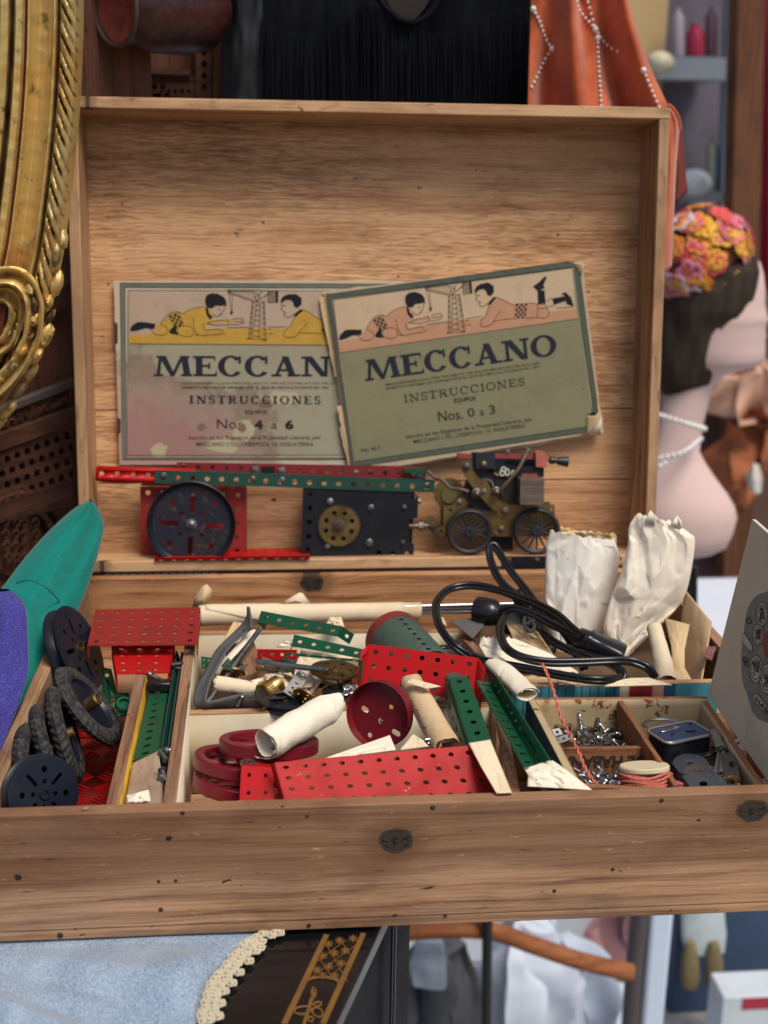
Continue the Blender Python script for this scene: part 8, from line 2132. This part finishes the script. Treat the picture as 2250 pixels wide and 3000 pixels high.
# mannequin bust
z9 = zoom(1900, 450, 1.769)
def s9(rows, dr):
    out = []
    for y, l, r in rows:
        u0, v = z9(l, y); u1, _ = z9(r, y); out.append((v, u0, u1, dr))
    return out[::-1]
MY = 1.45
mq = thing('mannequin_bust', 'pale pink mannequin bust with dark hair, turned right, behind the lid', 'mannequin', Y(2000, 1600, MY))
skin = plain('mannequin_skin', rgb(222, 192, 184), .5, mott=.08, scale=.4)
part('bust_body', loft(s9([(520, 330, 540), (560, 250, 575), (620, 200, 592), (700, 130, 600), (770, 110, 598), (820, 108, 606), (850, 106, 618), (870, 106, 608), (900, 108, 600), (940, 110, 604), (960, 110, 598), (1000, 112, 600), (1050, 120, 598), (1085, 140, 580), (1110, 150, 500), (1150, 120, 390), (1200, 100, 340), (1280, 80, 312), (1380, 56, 286), (1460, 40, 270), (1540, 16, 262), (1600, -10, 292), (1680, -60, 345), (1760, -100, 405), (1820, -120, 440), (1880, -120, 452), (1960, -110, 432), (2030, -80, 400), (2060, -40, 340)], .62), MY), skin, mq, sharp=60)
hm = NT('brown_hair'); a = hm.noise(60, hm.map((1, 1, .12)), 5); hm.set(col=hm.mix(a, (.020, .015, .012), (.085, .066, .048)), rough=.85, spec=.08); 
hl = loft(s9([(500, 330, 540), (540, 200, 566), (600, 110, 570), (700, 70, 548), (800, 56, 512), (880, 52, 450), (960, 50, 404), (1040, 48, 372), (1120, 50, 345), (1180, 54, 318), (1220, 60, 240), (1250, 66, 130)], .78), MY - .004, n=60)
hl.v = [q + V((noise.noise(V((q.x * 60, q.y * 60, q.z * 9))), noise.noise(V((q.x * 60, q.y * 60, q.z * 9 + 7))), .4 * noise.noise(V((q.x * 30, q.y * 30, 3))))) * .007 for q in hl.v]
part('hair', hl, hm.m, mq, sharp=60)
cols = [plain('flower_' + n_, c, .7, mott=.5) for n_, c in (('pink', rgb(236, 110, 140)), ('orange', rgb(238, 150, 60)), ('yellow', rgb(240, 186, 54)), ('coral', rgb(226, 86, 80)), ('white', rgb(226, 216, 222)), ('rose', rgb(240, 150, 176)))]
hat = thing('flower_hat', 'round hat covered in pink, orange and yellow cloth flowers on the mannequin', 'hat', Y(2070, 740, MY))
hc = Y(*z9(276, 540), MY); hx = (Y(*z9(520, 520), MY) - Y(*z9(290, 520), MY)).length; hz = hx * 1.18
rnd = random.Random(31)
HM = Matrix.Rotation(math.radians(28), 4, 'Y')
mb = MB(); lump(mb, V((0, 0, 0)), hx * .93, hx * .8, hz * .9, 0, 24, .1, 3); mb.v = [hc + HM @ p for p in mb.v]; part('hat_crown', mb, plain('hat_base', rgb(150, 84, 60), .8, mott=.5), hat)
for i in range(120):
    a = rnd.uniform(0, 2 * PI); b = rnd.uniform(.12, .95) * PI
    d = V((math.cos(a) * math.sin(b), -abs(math.sin(a) * math.sin(b)) * (1 if rnd.random() < .85 else -1), math.cos(b)))
    c = hc + HM @ V((d.x * hx, d.y * hx * .85, d.z * hz * .95)); nn = (HM @ d).normalized(); x, y, _ = frame_from_z(nn, V((.3, .2, 1)))
    r_ = rnd.uniform(.016, .024); mb = MB(); n5 = 5; off = rnd.uniform(0, 2)
    for k in range(n5):
        an = off + k * 2 * PI / n5; pc = c + (x * math.cos(an) + y * math.sin(an)) * r_ * .6
        mb.grid(lambda s, t, pc=pc: pc + (x * math.cos(s * 2 * PI) + y * math.sin(s * 2 * PI)) * r_ * .52 * t + nn * (.006 * (1 - (1 - t) ** 2) - .002 * t), 10, 3, True)
    part('flower', mb, cols[rnd.choice((0, 0, 1, 1, 2, 2, 3, 5, 5, 4))], hat, solid=.0006)
single('dark_cabinet', MB().box((Y(2040, 1500, 2.9).x, 2.9, FZ), (2.6, 3.1, Y(2150, 880, 2.9).z)), plain('dark_brown_panel', rgb(104, 76, 66), .6, mott=.5, scale=.1), 'dark brown cabinet behind the mannequin, below the crimson curtain', 'cabinet')
pearl = plain('pearl', rgb(236, 232, 228), .25, spec=.6)
nk = thing('pearl_necklace', 'double strand of white pearls round the mannequin neck', 'necklace', Y(*z9(170, 1560), MY - .08))
for pts in (((40, 1350, .06), (110, 1372, .085), (200, 1400, .09), (290, 1426, .05)), ((20, 1590, .08), (100, 1570, .10), (180, 1546, .10), (270, 1478, .05)), ((10, 1640, .09), (60, 1620, .10), (110, 1590, .10))):
    P = spline([Y(*z9(x, y), MY - d) for x, y, d in pts], 12); mb = MB(); tot = sum((b - a).length for a, b in zip(P, P[1:])); n_ = int(tot / .0098)
    for i in range(n_ + 1): bead(mb, along(P, i / n_), .0052, 10)
    part('pearl_strand', mb, pearl, nk)
# white covered table behind, chair rail
wz = Y(2100, 1690, 2.4).z
single('white_table', MB().box((.40, 1.70, FZ), (1.9, 2.4, wz)), plain('white_cloth', rgb(214, 220, 232), .8, mott=.08, scale=.2), 'table under a bluish white cloth behind the right of the chest', 'table', bevel=.01)
mb = MB(); mb.tube([Y(2032, 1660, 1.0), Y(2032, 1900, 1.0)], .006, 10); mb.tube([Y(2014, 1640, 1.0), Y(2014, 1900, 1.0)], .008, 10); single('dark_rail', mb, plain('black_chrome', (.02, .022, .026), .15, .6), 'thin black rail standing behind the right paper bag', 'rail')
# below the chest
single('white_drape', folds(loft([(3150, 1390, 1850, .5), (2950, 1400, 1840, .5), (2850, 1425, 1800, .5), (2790, 1450, 1740, .5), (2740, 1480, 1660, .5), (2700, 1500, 1640, .5)], 1.35, n=64), 0.05), plain('bluish_white_drape', rgb(206, 216, 230), .8, mott=.12, scale=.2), 'bluish white cloth heap under the chest', 'cloth', sharp=60)
mb = MB(); mb.tube(spline([Y(u, v, 1.1) for u, v in ((1150, 2735), (1300, 2722), (1440, 2728), (1560, 2768), (1700, 2815), (1850, 2850))], 8), .016, 14); single('chair_arm', mb, wood('orange_brown_wood', rgb(168, 104, 62), rgb(108, 60, 36), axis='X', up='Z'), 'curved orange brown wooden chair arm below the chest', 'chair')
mb = MB(); mb.tube([Y(1428, 2640, 1.08), Y(1424, 3100, 1.08)], .009, 12); single('black_pole', mb, plain('black_pole', (.012, .013, .016), .4), 'thin black pole standing below the chest', 'pole')
single('grey_bundle', folds(loft([(3150, 1150, 1420, .5), (2950, 1170, 1412, .5), (2850, 1190, 1400, .5), (2780, 1200, 1390, .5), (2740, 1230, 1330, .5)], 1.3, n=64), 0.05), plain('grey_blue_bundle', rgb(74, 76, 82), .8, mott=.8, scale=.4), 'grey mottled bundle below the chest beside the black table', 'bundle', sharp=60)
single('pale_bundle', folds(loft([(2880, 1215, 1300, .8), (2820, 1205, 1310, .8), (2760, 1225, 1295, .8)], 1.15, n=64), 0.02), plain('pale_blue_bundle', rgb(160, 174, 188), .8, mott=.4, scale=.4), 'small pale blue bundle on the grey mottled one', 'bundle', sharp=60)
single('pink_cloth', folds(loft([(2840, 1640, 1850, .5), (2780, 1690, 1870, .5), (2690, 1760, 1880, .5), (2640, 1780, 1880, .5)], 1.5, n=64), 0.05), plain('dusty_pink', rgb(150, 110, 112), .8, mott=.4, scale=.4), 'dusty pink cloth behind the wooden chair arm', 'cloth', sharp=60)
mb = MB(); mb.tube([Y(1885, 2600, 1.22), Y(1862, 2800, 1.22), (Y(1840, 3120, 1.22))], .018, 12); single('brown_pole', mb, plain('grey_brown_pole', rgb(84, 76, 78), .6), 'slanting grey brown pole left of the white post', 'pole')
single('white_post', MB().box((Y(1908, 2700, 1.2).x, 1.2, FZ), (Y(1974, 2700, 1.2).x, 1.24, Y(1940, 2500, 1.2).z)), plain('white_post_paint', rgb(206, 222, 240), .5, mott=.05), 'bright white post below the right of the chest', 'post', bevel=.008)
single('navy_cabinet', MB().box((Y(1976, 2800, 1.5).x, 1.5, FZ), (2.2, 1.66, Y(2100, 2500, 1.5).z)), plain('dark_blue_cabinet', rgb(60, 80, 108), .6, mott=.3, scale=.2), 'dark blue cabinet at the lower right', 'cabinet', bevel=.005)
ts = thing('hanging_charm', 'white and gold tasselled charm hanging on the dark blue cabinet', 'charm', Y(2065, 2800, 1.45))
part('charm_cloth', loft([(2790, 2006, 2122, .3), (2740, 1996, 2128, .3), (2680, 1994, 2122, .3), (2600, 1994, 2122, .3)], 1.45), plain('pale_grey_cloth', rgb(190, 202, 204), .8, mott=.4, scale=.4), ts, sharp=60)
for u in (2022, 2092):
    part('gold_tassel', loft([(2890, u - 22, u + 22, .8), (2860, u - 28, u + 28, .8), (2800, u - 24, u + 24, .8), (2760, u - 12, u + 12, .8)], 1.43), plain('dull_gold', rgb(126, 112, 76), .7, mott=.4), ts, sharp=60)
bx = thing('white_carton', 'white carton with a red top edge at the lower right corner', 'carton', V((Y(2128, 2850, 1.3).x + .06, 1.33, FZ)))
CY2 = 1.3; x0 = Y(2128, 2850, CY2).x; zt_ = Y(2180, 2843, CY2 + .08).z
part('carton_body', MB().box((x0, CY2, FZ), (x0 + .2, CY2 + .08, zt_)), plain('white_card', rgb(204, 214, 220), .6, mott=.3, scale=.3), bx, bevel=.004)
part('red_label', MB().box((x0 + .04, CY2 - .002, zt_ - .030), (x0 + .18, CY2 - .0005, zt_ - .004)), plain('red_card', rgb(170, 50, 66), .6), bx)
